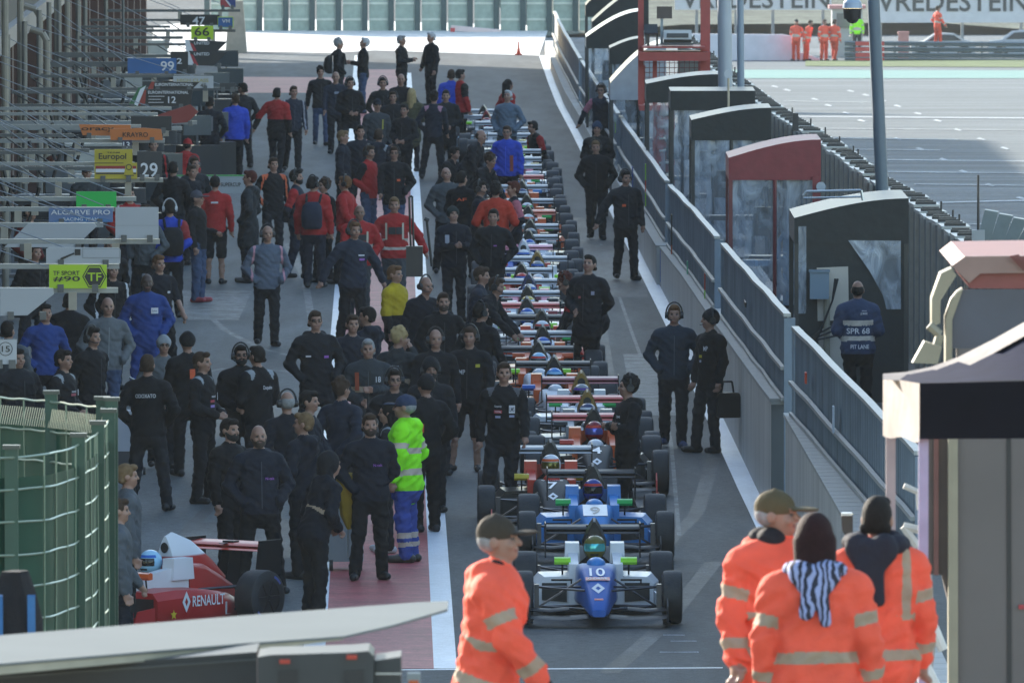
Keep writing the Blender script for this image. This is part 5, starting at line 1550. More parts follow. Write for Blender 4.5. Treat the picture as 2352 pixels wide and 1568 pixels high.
        if stripes is True:
            w = (lab == JACK) & (np.abs(np.abs(C[:, 0]) - (.205 + (1.45 - C[:, 2]) * .10)) < .016) & (C[:, 1] < .03)
            lab[w] = ACC
        return lab
    return s.mesh("person", 8, postf), Hm
# hair, hats and headsets, modelled in the head's own frame (origin at the top of the neck, face towards -y)
def hairmesh(kind):
    s = SD(.009, .012)
    if kind == 'short':
        s.ell((0, .022, .160), (.083, .100, .108)); s.ell((0, -.06, .225), (.062, .045, .036)); s.cap((-.06, .06, .09), (.06, .06, .09), .03)
        s.ell((0, -.10, .105), (.062, .080, .088), op='-'); s.ell((.09, -.03, .07), (.03, .05, .06), op='-'); s.ell((-.09, -.03, .07), (.03, .05, .06), op='-')
    elif kind == 'curly':
        rnd = random.Random(3)
        s.ell((0, .022, .165), (.088, .104, .112))
        for k in range(26):
            a = rnd.uniform(0, 6.28); e = rnd.uniform(.1, 1.5)
            s.ell((.085 * math.cos(a) * math.cos(e), .02 + .1 * math.sin(a) * math.cos(e), .165 + .11 * math.sin(e)), (.026, .026, .026))
        s.ell((0, -.105, .10), (.066, .085, .092), op='-')
    elif kind == 'thin':
        s.ell((0, .03, .140), (.081, .086, .080)); s.ell((0, -.08, .12), (.09, .085, .12), op='-'); s.ell((0, 0, .25), (.062, .09, .06), op='-')
    elif kind == 'long':
        s.ell((0, .022, .160), (.088, .106, .112)); s.cap((0, .075, .14), (0, .11, -.12), .085, .055); s.cap((-.07, .03, .10), (-.075, .05, -.08), .035, .03); s.cap((.07, .03, .10), (.075, .05, -.08), .035, .03)
        s.ell((0, -.11, .10), (.062, .09, .095), op='-')
    elif kind == 'beanie':
        s.ell((0, .012, .165), (.090, .110, .118)); s.cap((-.02, .0, .17), (.02, .0, .17), .083, .083, sy=1.25); s.ell((0, -.11, .085), (.085, .10, .085), op='-'); s.ell((0, .0, .02), (.14, .14, .085), op='-')
    elif kind == 'cap':
        s.ell((0, .012, .172), (.086, .106, .098)); s.ell((0, -.135, .168), (.070, .085, .013)); s.ell((0, .0, .05), (.14, .16, .105), op='-')
        s.ell((0, .012, .272), (.012, .012, .008))
    elif kind == 'hood':
        s.ell((0, .03, .15), (.105, .125, .135)); s.cap((0, .06, .06), (0, .05, -.04), .10, .11, sy=.8); s.ell((0, -.12, .12), (.07, .11, .10), op='-')
    elif kind == 'beard':
        s.ell((0, -.040, .070), (.064, .070, .062)); s.ell((0, -.075, .045), (.036, .034, .034)); s.cap((-.066, -.005, .11), (-.05, -.04, .06), .017, .02); s.cap((.066, -.005, .11), (.05, -.04, .06), .017, .02)
        s.ell((0, -.095, .155), (.07, .05, .055), op='-'); s.ell((0, -.108, .082), (.022, .02, .008), op='-')
    elif kind == 'bob':
        s.ell((0, .015, .160), (.094, .112, .118)); s.cap((-.035, .04, .12), (-.035, .055, -.02), .075, .07); s.cap((.035, .04, .12), (.035, .055, -.02), .075, .07)
        s.ell((0, -.12, .09), (.066, .09, .11), op='-')
    elif kind == 'bigscarf':
        for k in range(9):
            a = math.pi * 2 * k / 9; s.ell((.115 * math.cos(a), .035 + .11 * math.sin(a), -.035 + .012 * math.sin(k * 2.4)), (.06, .06, .05))
        s.cap((-.06, .15, -.06), (.02, .19, -.19), .075, .055, sy=.7); s.cap((.07, .14, -.05), (.0, .185, -.17), .07, .055, sy=.7); s.cap((.03, .19, -.16), (.05, .21, -.26), .045, .04, sy=.8); s.cap((-.03, .185, -.17), (-.05, .20, -.31), .04, .03, sy=.8)
    elif kind == 'scarf':
        s.cap((-.05, .02, -.04), (.05, .02, -.04), .085, .085); s.cap((0, .08, -.05), (0, .13, -.14), .09, .06); s.cap((-.03, .13, -.12), (-.06, .15, -.24), .04, .028); s.cap((.03, .13, -.12), (.02, .15, -.2), .04, .03)
    V, Fq = s.run()
    me = bpy.data.meshes.new(kind)
    me.from_pydata(V.tolist(), [], Fq.tolist())
    me.polygons.foreach_set("use_smooth", [True] * len(Fq))
    me.materials.append(BLACK)
    me.update()
    return me
HAIR = {k: hairmesh(k) for k in ('short', 'curly', 'thin', 'long', 'beanie', 'cap', 'hood', 'beard', 'scarf', 'bob', 'bigscarf')}
def headset_mesh():
    mb = MB()
    for sx in (-1, 1):
        mb.cyl((sx * .078, .012, .125), (sx * .118, .012, .125), .048, .040, 16)
    pts = [(.104 * math.cos(a), .012, .140 + .150 * math.sin(a)) for a in [math.pi * k / 12 for k in range(13)]]
    mb.tube(pts, .012, 6)
    mb.tube([(-.10, -.02, .10), (-.075, -.10, .07), (-.03, -.125, .07)], .006, 5)
    return mb.mesh("headset", [BLACK], 50)
HEADSET = headset_mesh()
def glasses_mesh():
    mb = MB()
    for sx in (-1, 1):
        c = (sx * .034, -.102, .140)
        mb.tube([(c[0] + .026 * math.cos(a), c[1], c[2] + .018 * math.sin(a)) for a in [2 * math.pi * k / 10 for k in range(11)]], .0035, 4)
        mb.tube([(sx * .06, -.10, .143), (sx * .08, .01, .14)], .0035, 4)
    return mb.mesh("glasses", [BLACK], 50)
GLASS = glasses_mesh()
HC = {'dk': (.012, .010, .009), 'br': (.045, .027, .017), 'lb': (.16, .10, .05), 'bl': (.34, .25, .12), 'gy': (.26, .26, .26), 'wh': (.45, .45, .46), 'rd': (.07, .018, .012), 'gi': (.13, .065, .03)}
SKINS = {'a': (.30, .165, .115), 'b': (.20, .105, .07), 'c': (.06, .032, .022)}
CL = {'nv': (.0105, .0135, .022), 'bk': (.0085, .0095, .012), 'dg': (.04, .046, .052), 'gy': (.12, .13, .14), 'lg': (.26, .28, .30), 'rd': (.34, .022, .022), 'bl': (.025, .06, .42), 'mb': (.02, .05, .20), 'or': (.62, .06, .022), 'ol': (.045, .045, .025),
      'jn': (.05, .075, .14), 'bg': (.11, .15, .20), 'ye': (.42, .30, .015), 'lime': (.30, .90, .02), 'sil': (.48, .44, .38), 'wh': (.55, .55, .58), 'te': (.42, .04, .02), 'tl': (.10, .12, .16), 'ora': (.85, .11, .06), 'rf': (.36, .275, .195), 'bu': (.05, .08, .32)}
def C_(c): return CL[c] if isinstance(c, str) else c
_bc = {}
HMAT = {}
def cutout(v): return tuple(sorted(v.items()))
BULK = 1.07
def person(x, y, yaw, lab, jk='nv', tr='bk', hair='short', hc='dk', h=1.80, head=True, acc='wh', sk='a', hs=False, gl=False, bd=None, hatc=None, arms=('side', 'side'), pos=None, Z=None, z0=0.0, shoe='bk', group=None, cat="person", logo=None, back=None, wh=1.0, extra=None, **kw):
    """x, y = top of the head in the photo; the figure is h metres tall on ground level z0"""
    rp = random.Random(int(x * 7 + y * 13))
    crowd = kw.get('g', 1) != .0095 and not kw.get('lean')
    if crowd and arms == ('side', 'side'):
        arms = rp.choice([('side', 'side'), ('pocket', 'pocket'), ('side', 'pocket'), ('front', 'front'), ('back', 'back'), ('swf', 'side'), ('pocket', 'swf')])
    if crowd and 'legs' not in kw:
        kw['legs'] = rp.choice(['stand', 'relax', 'relax', 'wide', 'walk2'])
    def jit(c):
        c = C_(c); m_ = max(c)
        if m_ > .06: return c
        k_ = rp.choice([.7, .9, 1.1, 1.4, 1.8]); return tuple(q * k_ for q in c)
    jk, tr = jit(jk), jit(tr)
    kw['bulk'] = kw.get('bulk', 1.0) * (1.0 if kw.get('g') == .0095 else BULK)
    key = (arms, cutout(kw))
    if key not in _bc:
        _bc[key] = body(arms=arms, **kw)
    me, Hm = _bc[key]
    hh = h
    if kw.get('legs') in ('crouch', 'kneel', 'bend') or kw.get('lean', 0):
        top = (Hm @ Vector((0, .01, .25))).z
    else:
        top = 1.80
    sc = h / 1.80
    hatx = {'cap': .02, 'beanie': .02, 'curly': .02, 'hood': .03}.get(hair, 0)
    p = pos or G(x, y, z0 + (top + hatx) * sc)
    o = link("person", me)
    HMAT[o.name] = Hm
    hx = (Hm @ Vector((0, .01, .2)))
    off = Matrix.Rotation(R(yaw), 3, 'Z') @ Vector((hx.x, hx.y, 0)) * sc
    o.location = (p.x - off.x, p.y - off.y, z0)
    o.rotation_euler = (R(rp.uniform(-1.6, 1.6)), R(rp.uniform(-1.6, 1.6)), R(yaw))
    o.scale = (sc * wh, sc * wh, sc)
    tag(o, lab, cat, group)
    mats = [pm(SKINS[sk], .5, var=.12, scale=12, name="skin"), cloth(C_(jk)), cloth(C_(tr)), pm(C_(shoe), .5, name="shoe"), pm((.05, .032, .026), .4), pm((.20, .08, .065), .5), cloth(C_(acc)), cloth((.02, .02, .022))]
    setm(o, mats)
    def kid(nm, mesh, m, mtx=Hm):
        c = link(nm, mesh, o); c.matrix_local = mtx; setm(c, m if isinstance(m, list) else [m]); return c
    hm = pm(HC.get(hc, hc), .75, var=.3, scale=30, bump=.5, bscale=90, spec=.15, name="hair")
    if hair in ('cap', 'beanie', 'hood'):
        kid({'cap': 'cap', 'beanie': 'beanie', 'hood': 'hood'}[hair], HAIR[hair], cloth(C_(hatc or 'bk')))
        if hair == 'cap': kid("hair", HAIR['thin'], hm)
    elif hair:
        kid("hair", HAIR[hair], hm)
    if bd: kid("beard", HAIR['beard'], pm(HC[bd], .8, var=.3, scale=40, bump=.5, bscale=120, name="hair"))
    if hs: kid("headset", HEADSET, pm((.012, .013, .015) if hs is True else hs, .4))
    if gl: kid("glasses", GLASS, pm((.01, .01, .01), .2))
    lg = list(logo or [])
    if crowd and not back and rp.random() < .6: lg.append((0, 1.17, .010, .50, tuple(q * 1.8 + .012 for q in C_(jk)), None))
    for lx, lz, lw, lh, lc, lt in lg:         # small marks, zips and lettering on the jacket: (x, z, w, h, colour, text or None)
        mb = MB()
        bk_ = 1 if back else -1
        B_ = kw.get('bulk', 1.0)
        rx = (.185 if lz > 1.22 else .170) * B_; ry = rx * .70
        def yy(xx): return bk_ * (ry * math.sqrt(max(.05, 1 - (xx / rx) ** 2)) + .024)
        n = 5
        if lt:
            v, f = text_geo(lt)
            mb.add([((lx + q_[0] * lw) * (1 if bk_ < 0 else -1), yy(lx + q_[0] * lw) + bk_ * .004, lz + q_[1] * lh) for q_ in v], f)
        else:
            vs = []
            for k in range(n + 1):
                xx = lx - lw / 2 + lw * k / n
                vs += [(xx, yy(xx), lz - lh / 2), (xx, yy(xx), lz + lh / 2)]
            mb.add(vs, [(2 * k, 2 * k + 2, 2 * k + 3, 2 * k + 1) for k in range(n)])
        nm = "zip" if lw == .010 else "lettering" if lt else "badge"
        mb.build(nm, pm(C_(lc), .7), o, 0)
    return o
# ---------------------------------------------------------------- the crowd
GA, GB, GC_ = "team members standing on the left of the pit lane", "people around the queued cars", "people farther up the pit lane"
PK = ('pocket', 'pocket'); SD_ = ('side', 'side'); FR = ('front', 'front'); CRS = ('cross', 'cross'); BKH = ('back', 'back'); PH = ('phone', 'phone'); WK = ('swf', 'swb'); WK2 = ('swb', 'swf')
PUR = (.30, .10, .42); ORG = (.62, .10, .03); WT = (.6, .6, .64)
P = person
P(530, 962, 50, "dark bearded man in black jacket with orange badge by the red car", 'bk', 'bk', 'short', 'dk', bd='dk', group=GA, bulk=1.08, logo=[(.09, 1.27, .07, .05, ORG, "AF")])
P(600, 977, 10, "bald man with bushy beard and hands in pockets, navy jacket", 'nv', 'bk', None, 'br', bd='br', arms=PK, legs='wide', bulk=1.12, group=GA, hood=True, logo=[(.09, 1.24, .10, .03, PUR, "N-tek")])
P(697, 948, -125, "short haired man in navy hooded jacket turned away, purple trouser mark", 'nv', 'bk', 'short', 'lb', hood=True, hy=20, group=GA, bulk=1.08)
P(762, 1035, 120, "stooping person with dark hood up and pale reflective patches", 'nv', 'bk', 'hood', 'dk', lean=18, acc='rf', arms=FR, group=GA, hood=True, bulk=1.1, h=1.78, armband=False, bands=((1.12, 1.17),))
P(855, 950, 8, "bearded young man in navy zip jacket beside lime coated man", 'nv', 'bk', 'short', 'br', bd='br', arms=('back', 'pocket'), legs='relax', group=GA, bulk=1.06, logo=[(.06, 1.25, .10, .03, PUR, "N-tek")])
P(937, 905, -105, "man in lime high visibility coat, blue trousers and navy cap", 'lime', 'bu', 'cap', 'gy', hatc=(.03, .045, .09), acc=(.55, .44, .36), hood=True, hem=.78, bulk=1.14, bands=((1.18, 1.25), (.94, 1.01)), trouser_band=True, g=.0105, wh=1.12, arms=('side', 'pocket'), group=GA, shoe=(.04, .035, .03), h=1.84)
P(978, 858, -150, "man in black beanie with orange numeral on his sleeve", 'bk', 'bk', 'beanie', 'dk', hatc='bk', group=GA, bulk=1.05, back=True, logo=[(-.13, 1.20, .05, .10, ORG, "1")])
P(990, 822, 5, "dark bearded man in headset and cap peering over the beanie", 'bk', 'bk', 'beanie', 'dk', hatc='bk', hs=True, bd='dk', sk='b', group=GA)
P(906, 848, 10, "man with black glasses and headset facing camera in black", 'bk', 'bk', 'short', 'dk', hs=True, gl=True, group=GA)
P(893, 925, -95, "dark haired woman with grey shoulder pads behind lime coat", 'bk', 'bk', 'long', 'dk', h=1.68, shoulder_acc=True, acc='lg', group=GA, shoe='wh')
P(785, 866, 150, "man with messy brown hair seen from behind in navy", 'nv', 'bk', 'curly', 'br', group=GA, hy=-10, logo=[(.1, 1.26, .05, .03, PUR, "N")])
P(712, 898, 75, "young dark haired man in navy looking right, purple badge", 'nv', 'bk', 'short', 'dk', group=GA, h=1.78, logo=[(.08, 1.25, .04, .03, PUR, None)])
P(665, 900, -165, "grey haired man from behind wearing large headset, navy coat", 'nv', 'bk', 'thin', 'gy', hs=True, group=GA, bulk=1.08)
P(730, 714, 12, "tall man with glasses in long dark parka, hands in pockets", 'bk', 'bk', 'short', 'br', gl=True, arms=PK, hem=.78, hood=True, h=1.88, group=GA, bulk=1.05, logo=[(-.12, 1.26, .06, .02, WT, None), (.10, 1.25, .06, .03, PUR, None)])
P(800, 722, 15, "young brown haired man facing camera in dark navy jacket", 'nv', 'bk', 'short', 'br', group=GA, arms=('side', 'pocket'), logo=[(.1, 1.2, .05, .02, WT, None)])
P(855, 705, -130, "dark haired man raising hand to his face, hood down", 'nv', 'bk', 'short', 'dk', arms=('side', 'up'), hood=True, group=GA, hy=25)
P(915, 750, 160, "blond photographer holding camera to eye, grey vest with pale bands", 'dg', 'bk', 'curly', 'bl', arms=('up', 'up'), group=GA, acc='rf', armband=False, bands=((1.10, 1.18),), hy=-45, nod=-8, back=True, logo=[(.02, 1.32, .10, .06, (.4, .42, .46), "LE MANS")])
P(852, 779, 0, "stocky grey haired man holding camera, vest with pale bands", 'dg', 'gy', 'short', 'gy', arms=('phone', 'front'), bulk=1.2, group=GA, acc='rf', armband=False, bands=((1.14, 1.23),), logo=[(-.14, 1.3, .05, .22, (.35, .07, .03), None), (.12, 1.32, .06, .07, WT, "18"), (.02, 1.28, .02, .3, (.02, .02, .02), None)])
P(1000, 757, 8, "balding man in headset and black coat with yellow badge", 'bk', 'bk', 'thin', 'gy', hs=True, group=GB, logo=[(-.11, 1.26, .06, .04, (.35, .32, .03), None)])
P(1076, 750, -12, "man in headset, black jacket and shorts watching the cars", 'bk', 'bk', 'short', 'br', hs=True, shorts=True, group=GB, logo=[(-.06, 1.25, .08, .06, WT, "MP"), (.13, 1.33, .05, .04, (.45, .4, .04), None)], arms=('side', 'side'))
P(1096, 696, 145, "man in headset turned away with white letters across his back", 'bk', 'bk', 'short', 'dk', hs=True, group=GB, hy=-20, back=True, logo=[(0, 1.34, .16, .05, WT, "ART")])
P(1152, 832, 3, "smiling fair man in black race suit with chest logos", 'bk', 'bk', 'short', 'br', group=GB, shoulder_acc=True, acc=(.09, .09, .10), arms=('side', 'side'), legs='relax', logo=[(-.07, 1.30, .08, .03, WT, "Kaspersky"), (-.07, 1.24, .09, .035, (.4, .05, .06), None), (-.07, 1.24, .075, .022, WT, "TOTAL"), (.09, 1.27, .07, .09, WT, None), (.09, 1.27, .055, .05, (.02, .03, .06), "LMS"), (-.07, 1.18, .06, .025, (.3, .33, .5), None), (.09, 1.19, .06, .025, (.3, .33, .5), None)], h=1.83)
P(1016, 672, 8, "bearded man with short hair and orange badge near cars", 'bk', 'bk', 'short', 'br', bd='br', hood=True, group=GB, logo=[(-.04, 1.22, .07, .05, ORG, "AF")])
P(972, 636, 40, "man leaning forward in headset and dark jacket beside white line", 'nv', 'bk', 'thin', 'br', hs=True, lean=14, group=GB, arms=('down', 'side'))
P(914, 610, 62, "young man in yellow and black team jacket looking right", 'ye', 'bk', 'short', 'gi', two_tone=1.12, acc='bk', group=GB, bulk=1.14, hem=.80)
P(1098, 613, 85, "grey haired man in dark jacket leaning over the racing cars", 'nv', 'bk', 'short', 'br', lean=6, group=GB)
P(1142, 639, 75, "kneeling mechanic in headset with red collar beside a cockpit", 'bk', 'bk', 'short', 'br', hs=True, lean=28, legs='bend', acc='rd', arms=('reach', 'reach'), group=GB)
P(806, 509, 25, "tall man in headset and navy jacket walking along red strip", 'nv', 'bk', 'short', 'gi', hs=True, arms=('out', 'out'), legs='walk2', bulk=1.1, h=1.88, group=GA, logo=[(.05, 1.33, .10, .02, WT, None), (.06, 1.27, .09, .03, PUR, None)])
P(612, 519, 10, "balding older man walking in navy jacket with red white piping", 'tl', 'bk', 'thin', 'gy', hs=True, arms=PK, legs='walk2', stripes=True, acc=(.5, .25, .3), group=GA, bulk=1.04)
P(822, 471, 5, "rescue crewman in red jacket with reflective vest, dark skin", 'rd', 'dg', 'thin', 'dk', sk='b', acc='sil', armband=False, bands=((1.04, 1.09), (1.14, 1.19)), bulk=1.16, group=GA, logo=[(.08, 1.30, .12, .10, (.02, .02, .025), None), (.12, 1.28, .03, .24, (.5, .46, .36), None), (-.12, 1.28, .03, .24, (.5, .46, .36), None), (-.02, 1.30, .10, .10, (.02, .02, .025), None)])
P(907, 453, 2, "rescue crewman in red reflective jacket carrying black case", 'rd', 'dg', 'short', 'lb', acc='sil', armband=False, bands=((1.00, 1.05), (1.11, 1.16)), bulk=1.14, legs='walk2', group=GA, h=1.84, arms=('out', 'out'), logo=[(.08, 1.29, .12, .11, (.02, .02, .025), None), (.13, 1.28, .03, .26, (.5, .46, .36), None), (-.13, 1.28, .03, .26, (.5, .46, .36), None), (-.04, 1.29, .11, .11, (.02, .02, .025), None)])
o_bp1 = P(722, 406, 170, "man in red team jacket seen from behind wearing navy backpack", 'rd', 'nv', 'short', 'dk', hs=True, acc='wh', bulk=1.14, group=GC_, h=1.84, hy=-30)
P(683, 390, 80, "man in headset with navy and red jacket facing right", 'nv', 'nv', 'short', 'dk', hs=True, bd='dk', acc='rd', stripes='sleeve', group=GC_, h=1.84)
P(748, 408, -60, "woman with fluffy fair hair and headset behind backpack man", 'bk', 'bk', 'curly', 'br', hs=True, group=GC_, h=1.74)
P(795, 405, -110, "man in red jacket with headset turned left", 'rd', 'bk', 'short', 'gi', hs=True, group=GC_, bulk=1.06)
P(628, 362, 20, "man in black race suit with orange white shoulder near trolley", 'bk', 'bk', 'short', 'br', shoulder_acc=True, acc=(.55, .12, .05), group=GC_, stripes=True)
P(568, 392, -100, "tall person in dark grey winter coat with reddish hair", 'dg', 'bk', 'short', 'rd', hood=True, hem=.62, skirt=True, arms=PK, group=GC_, h=1.88)
P(494, 402, 178, "man in red shirt, black cap and shorts seen from behind", 'rd', 'bk', 'cap', 'dk', hatc='bk', shorts=True, group=GC_, hy=0, back=True, logo=[(0, 1.36, .12, .03, WT, None)])
P(456, 436, 70, "man in grey cap drinking, black jacket, jeans and red shoes", 'bk', 'jn', 'cap', 'dk', hatc=(.08, .08, .10), shoe=(.35, .05, .06), arms=('hold', 'side'), group=GC_)
o_bp2 = P(394, 461, -175, "person in blue jacket wearing dark backpack and white headset", 'bl', 'bk', 'short', 'dk', hs=(.5, .52, .55), acc=(.25, .03, .03), group=GC_, stripes='sleeve', h=1.84)
P(371, 586, 30, "short haired man in navy polo shirt with bare forearms", 'nv', 'bk', 'short', 'gi', short_sleeve=True, group=GA, logo=[(.07, 1.28, .05, .03, WT, None)])
P(336, 629, 8, "bald dark skinned man in bright blue overalls with white badge", 'mb', 'mb', None, 'dk', sk='c', group=GA, arms=PK, bulk=1.15, logo=[(.09, 1.31, .10, .08, WT, None), (.09, 1.31, .07, .03, (.1, .12, .2), "Lotec")])
P(240, 683, 12, "balding man in grey denim jacket and blue jeans", 'gy', 'jn', 'thin', 'br', group=GA, bulk=1.08, arms=PK)
P(212, 752, 50, "man in headset and black jacket looking right beside grey jacket", 'bk', 'bk', 'short', 'dk', hs=True, group=GA)
P(152, 803, 65, "man in black race suit with grey shoulder pads by fence", 'bk', 'bk', 'short', 'dk', shoulder_acc=True, acc='lg', group=GA, logo=[(-.05, 1.27, .09, .03, (.35, .08, .10), None), (.09, 1.29, .08, .07, WT, None), (.09, 1.29, .05, .03, (.03, .04, .08), "LMS"), (-.05, 1.31, .08, .03, WT, "motul")])
P(45, 800, 30, "person in black coat at the far left behind fence", 'bk', 'bk', 'short', 'dk', group=GA, bulk=1.2)
P(371, 768, 10, "woman with glasses, pale grey beanie and light jacket", 'gy', 'bk', 'beanie', 'br', hatc='lg', gl=True, h=1.66, group=GA)
P(436, 760, -160, "person in black hat and jacket both marked with orange numeral", 'bk', 'bk', 'beanie', 'dk', hatc='bk', group=GA, h=1.78, back=True, logo=[(0, 1.30, .07, .12, ORG, "1")], bulk=1.1)
P(343, 815, 172, "man from behind with white lettering across black jacket", 'bk', 'bk', 'short', 'br', legs='wide', arms=PK, group=GA, bulk=1.08, back=True, logo=[(0, 1.33, .24, .045, WT, "ODOXATO")], h=1.84)
P(470, 808, 70, "laughing man in black race suit with grey collar and logos", 'bk', 'bk', 'short', 'br', shoulder_acc=True, acc='lg', arms=('front', 'front'), group=GA, bulk=1.06, logo=[(-.06, 1.28, .08, .03, WT, "motul"), (-.06, 1.22, .08, .03, (.4, .06, .08), None), (.09, 1.27, .07, .09, WT, None), (-.06, 1.16, .08, .03, (.3, .2, .5), None)])
P(560, 793, 8, "bearded man with glasses and headset folding his hands", 'bk', 'bk', 'short', 'dk', hs=True, gl=True, bd='dk', arms=FR, group=GA, bulk=1.14, logo=[(.08, 1.32, .04, .03, (.4, .05, .04), None)])
P(598, 795, -140, "man from behind in black race suit with pale collar", 'bk', 'bk', 'short', 'dk', shoulder_acc=True, acc='lg', group=GA, bulk=1.06, arms=('front', 'front'), back=True, logo=[(.02, 1.30, .14, .06, WT, "Duqueine")])
P(152, 672, 172, "broad person in black jacket beneath the white pit board", 'bk', 'bk', 'short', 'dk', group=GA, bulk=1.2, hem=.76)
P(252, 600, 20, "man with white collar standing behind the lime pit board", 'bk', 'bk', 'short', 'br', group=GC_, acc='wh', collar=True, stripes=True)
P(124, 359, 70, "dark crewman half hidden by beams left of yellow board", 'bk', 'bk', 'short', 'rd', group=GC_)
P(198, 378, 10, "crewman in grey cap under the beams by yellow board", 'dg', 'bk', 'cap', 'dk', hatc='gy', group=GC_)
P(445, 362, 30, "crewman with headset looking down near white banner", 'bk', 'bk', 'short', 'br', hs=True, group=GC_, nod=10)
P(24, 738, 160, "dark coated person below the slanted board at left edge", 'dg', 'bk', 'short', 'dk', group=GA)
P(100, 698, 20, "person in dark blue jacket beside broad black jacket", 'mb', 'bk', 'short', 'dk', group=GA, h=1.76)
P(70, 560, 40, "crewman in black under the large white slanted board", 'bk', 'bk', 'short', 'br', group=GC_)
P(60, 470, 60, "crewman in dark red top left of pale blue board", (.10, .012, .012), 'bk', 'short', 'dk', group=GC_)
# farther left group
P(560, 191, -150, "dark dressed person at the edge of the far pit box", 'bk', 'bk', 'short', 'dk', group=GC_, hy=20)
P(537, 215, -165, "person in bright blue jacket and dark trousers facing away", 'bl', 'bk', 'short', 'br', group=GC_, bulk=1.08, shoe='bl')
P(482, 222, 175, "dark navy person with grey pack on back under black boards", 'nv', 'bk', 'short', 'dk', group=GC_, back=True, logo=[(0, 1.25, .16, .3, (.12, .13, .15), None)])
P(430, 318, 160, "crouched person in red jacket under the orange pit boards", 'rd', 'bk', 'cap', 'dk', hatc='rd', legs='crouch', lean=25, group=GC_)
P(352, 318, 5, "man in red and black team shirt by pit box", 'bk', 'bk', 'short', 'dk', stripes=True, acc='rd', group=GC_)
P(400, 372, 170, "dark headed onlooker in black behind the white banner", 'bk', 'bk', 'short', 'dk', group=GC_)
P(440, 380, 40, "dark headed onlooker in navy beside the white banner", 'nv', 'bk', 'short', 'br', group=GC_, h=1.72)
P(300, 430, 20, "red and navy jacketed person behind the green board", 'rd', 'nv', 'short', 'dk', group=GC_, stripes=True)
P(330, 470, -30, "dark person with cropped hair behind white square board", 'dg', 'bk', 'short', 'br', group=GC_)
P(245, 545, 15, "dark haired man half hidden below the white slanted board", 'bk', 'bk', 'short', 'br', group=GC_)
P(634, 202, 165, "man in red and black jacket walking away with companion", 'rd', 'bk', 'short', 'dk', group=GC_, two_tone=1.15, acc='bk', bulk=1.1, arms=('out', 'side'), legs='walk2')
P(670, 198, 15, "woman in dark jacket walking beside the red jacketed man", 'nv', 'bk', 'short', 'br', group=GC_, arms=('side', 'out'), legs='walk2', stripes=True, acc=(.3, .3, .34))
P(737, 152, 8, "woman with dark bob walking toward camera in black jacket", 'bk', 'jn', 'curly', 'dk', group=GC_, legs='walk2', slim=.85, h=1.76, arms=('side', 'swb'), logo=[(.1, 1.3, .04, .04, WT, None)])
P(772, 165, 0, "grey haired man in dark jacket among the far group", 'nv', 'bk', 'thin', 'gy', group=GC_, logo=[(.02, 1.34, .1, .05, (.25, .28, .35), None)])
P(808, 179, 15, "broad man in headset and dark jacket in the far group", 'bk', 'bk', 'short', 'dk', hs=True, group=GC_, bulk=1.12)
o_bp3 = P(777, 88, 100, "man with backpack standing against the bright tarmac", 'bk', 'bk', 'curly', 'gy', group=GC_, h=1.82)
P(836, 87, -85, "white haired man in dark sweater and jeans reading phone", 'bk', 'jn', 'short', 'wh', group=GC_, arms=PH, nod=12, h=1.84)
P(923, 82, 70, "man standing far up lane looking down at his phone", 'bk', 'bk', 'short', 'gy', group=GC_, arms=PH)
P(990, 75, -60, "grey haired man far up the lane with arm at side", 'bk', 'bk', 'short', 'wh', group=GC_, arms=('side', 'out'), h=1.84, bulk=1.05)
P(880, 178, 5, "dark haired man standing behind the blonde woman's group", 'bk', 'bk', 'short', 'dk', group=GC_, hs=True)
P(921, 170, 0, "thin haired man in dark jacket at the white line", 'bk', 'bk', 'thin', 'br', group=GC_)
P(905, 210, 5, "man in headset and black coat in centre of far crowd", 'bk', 'bk', 'short', 'br', hs=True, group=GC_, bulk=1.06)
P(862, 226, 10, "man in dark cap and grey jacket left of headset man", 'dg', 'bk', 'cap', 'dk', hatc='nv', group=GC_, bulk=1.05, logo=[(.1, 1.3, .03, .2, (.35, .32, .05), None)])
P(946, 204, 165, "woman with long blonde hair in olive parka from behind", 'ol', 'bk', 'long', 'bl', group=GC_, hem=.66, skirt=True, slim=.8, h=1.74, arms=FR)
P(926, 240, -20, "short dark haired person beside the blonde woman", 'bk', 'bk', 'short', 'dk', group=GC_, h=1.74)
P(992, 209, 170, "person in navy jacket with red and white shoulder band", 'nv', 'bk', 'curly', 'dk', group=GC_, shoulder_acc=True, acc=(.4, .2, .26))
P(1026, 207, 0, "dark coated man with hands clasped in front of him", 'bk', 'bk', 'short', 'dk', group=GC_, arms=FR, bulk=1.1, hem=.74)
P(1033, 160, 175, "man in royal blue jacket behind the red jacketed man", 'bl', 'bk', 'short', 'br', group=GC_)
P(1060, 160, 120, "man in red and black jacket carrying dark board", 'rd', 'bk', 'short', 'dk', group=GC_, acc='bk', stripes='sleeve', arms=('hold', 'side'), bulk=1.08)
P(1163, 183, 120, "woman with long dark hair and red top behind old man", 'rd', 'bk', 'long', 'dk', group=GB, h=1.72)
P(1165, 208, -20, "white haired man in blue grey jacket looking at cars", 'bg', 'dg', 'short', 'wh', group=GB, bulk=1.08, nod=10, arms=PK)
P(1166, 289, -10, "man in sunglasses and bright blue jacket among the cars", 'bl', 'bk', 'short', 'br', gl=True, group=GB, acc=(.25, .05, .02), bulk=1.1, logo=[(.11, 1.1, .06, .3, (.22, .05, .03), None)])
P(1221, 279, -60, "mechanic in black and red crouching right of the far cars", 'bk', 'bk', 'short', 'dk', legs='crouch', lean=20, group=GB, stripes='sleeve', acc='rd')
P(1105, 300, 70, "balding man in black bending toward the far cars", 'bk', 'bk', 'thin', 'br', lean=30, legs='bend', group=GB, arms=('down', 'down'))
P(1046, 338, 60, "dark haired mechanic crouching left of the far cars", 'bk', 'bk', 'short', 'dk', lean=25, legs='crouch', group=GB)
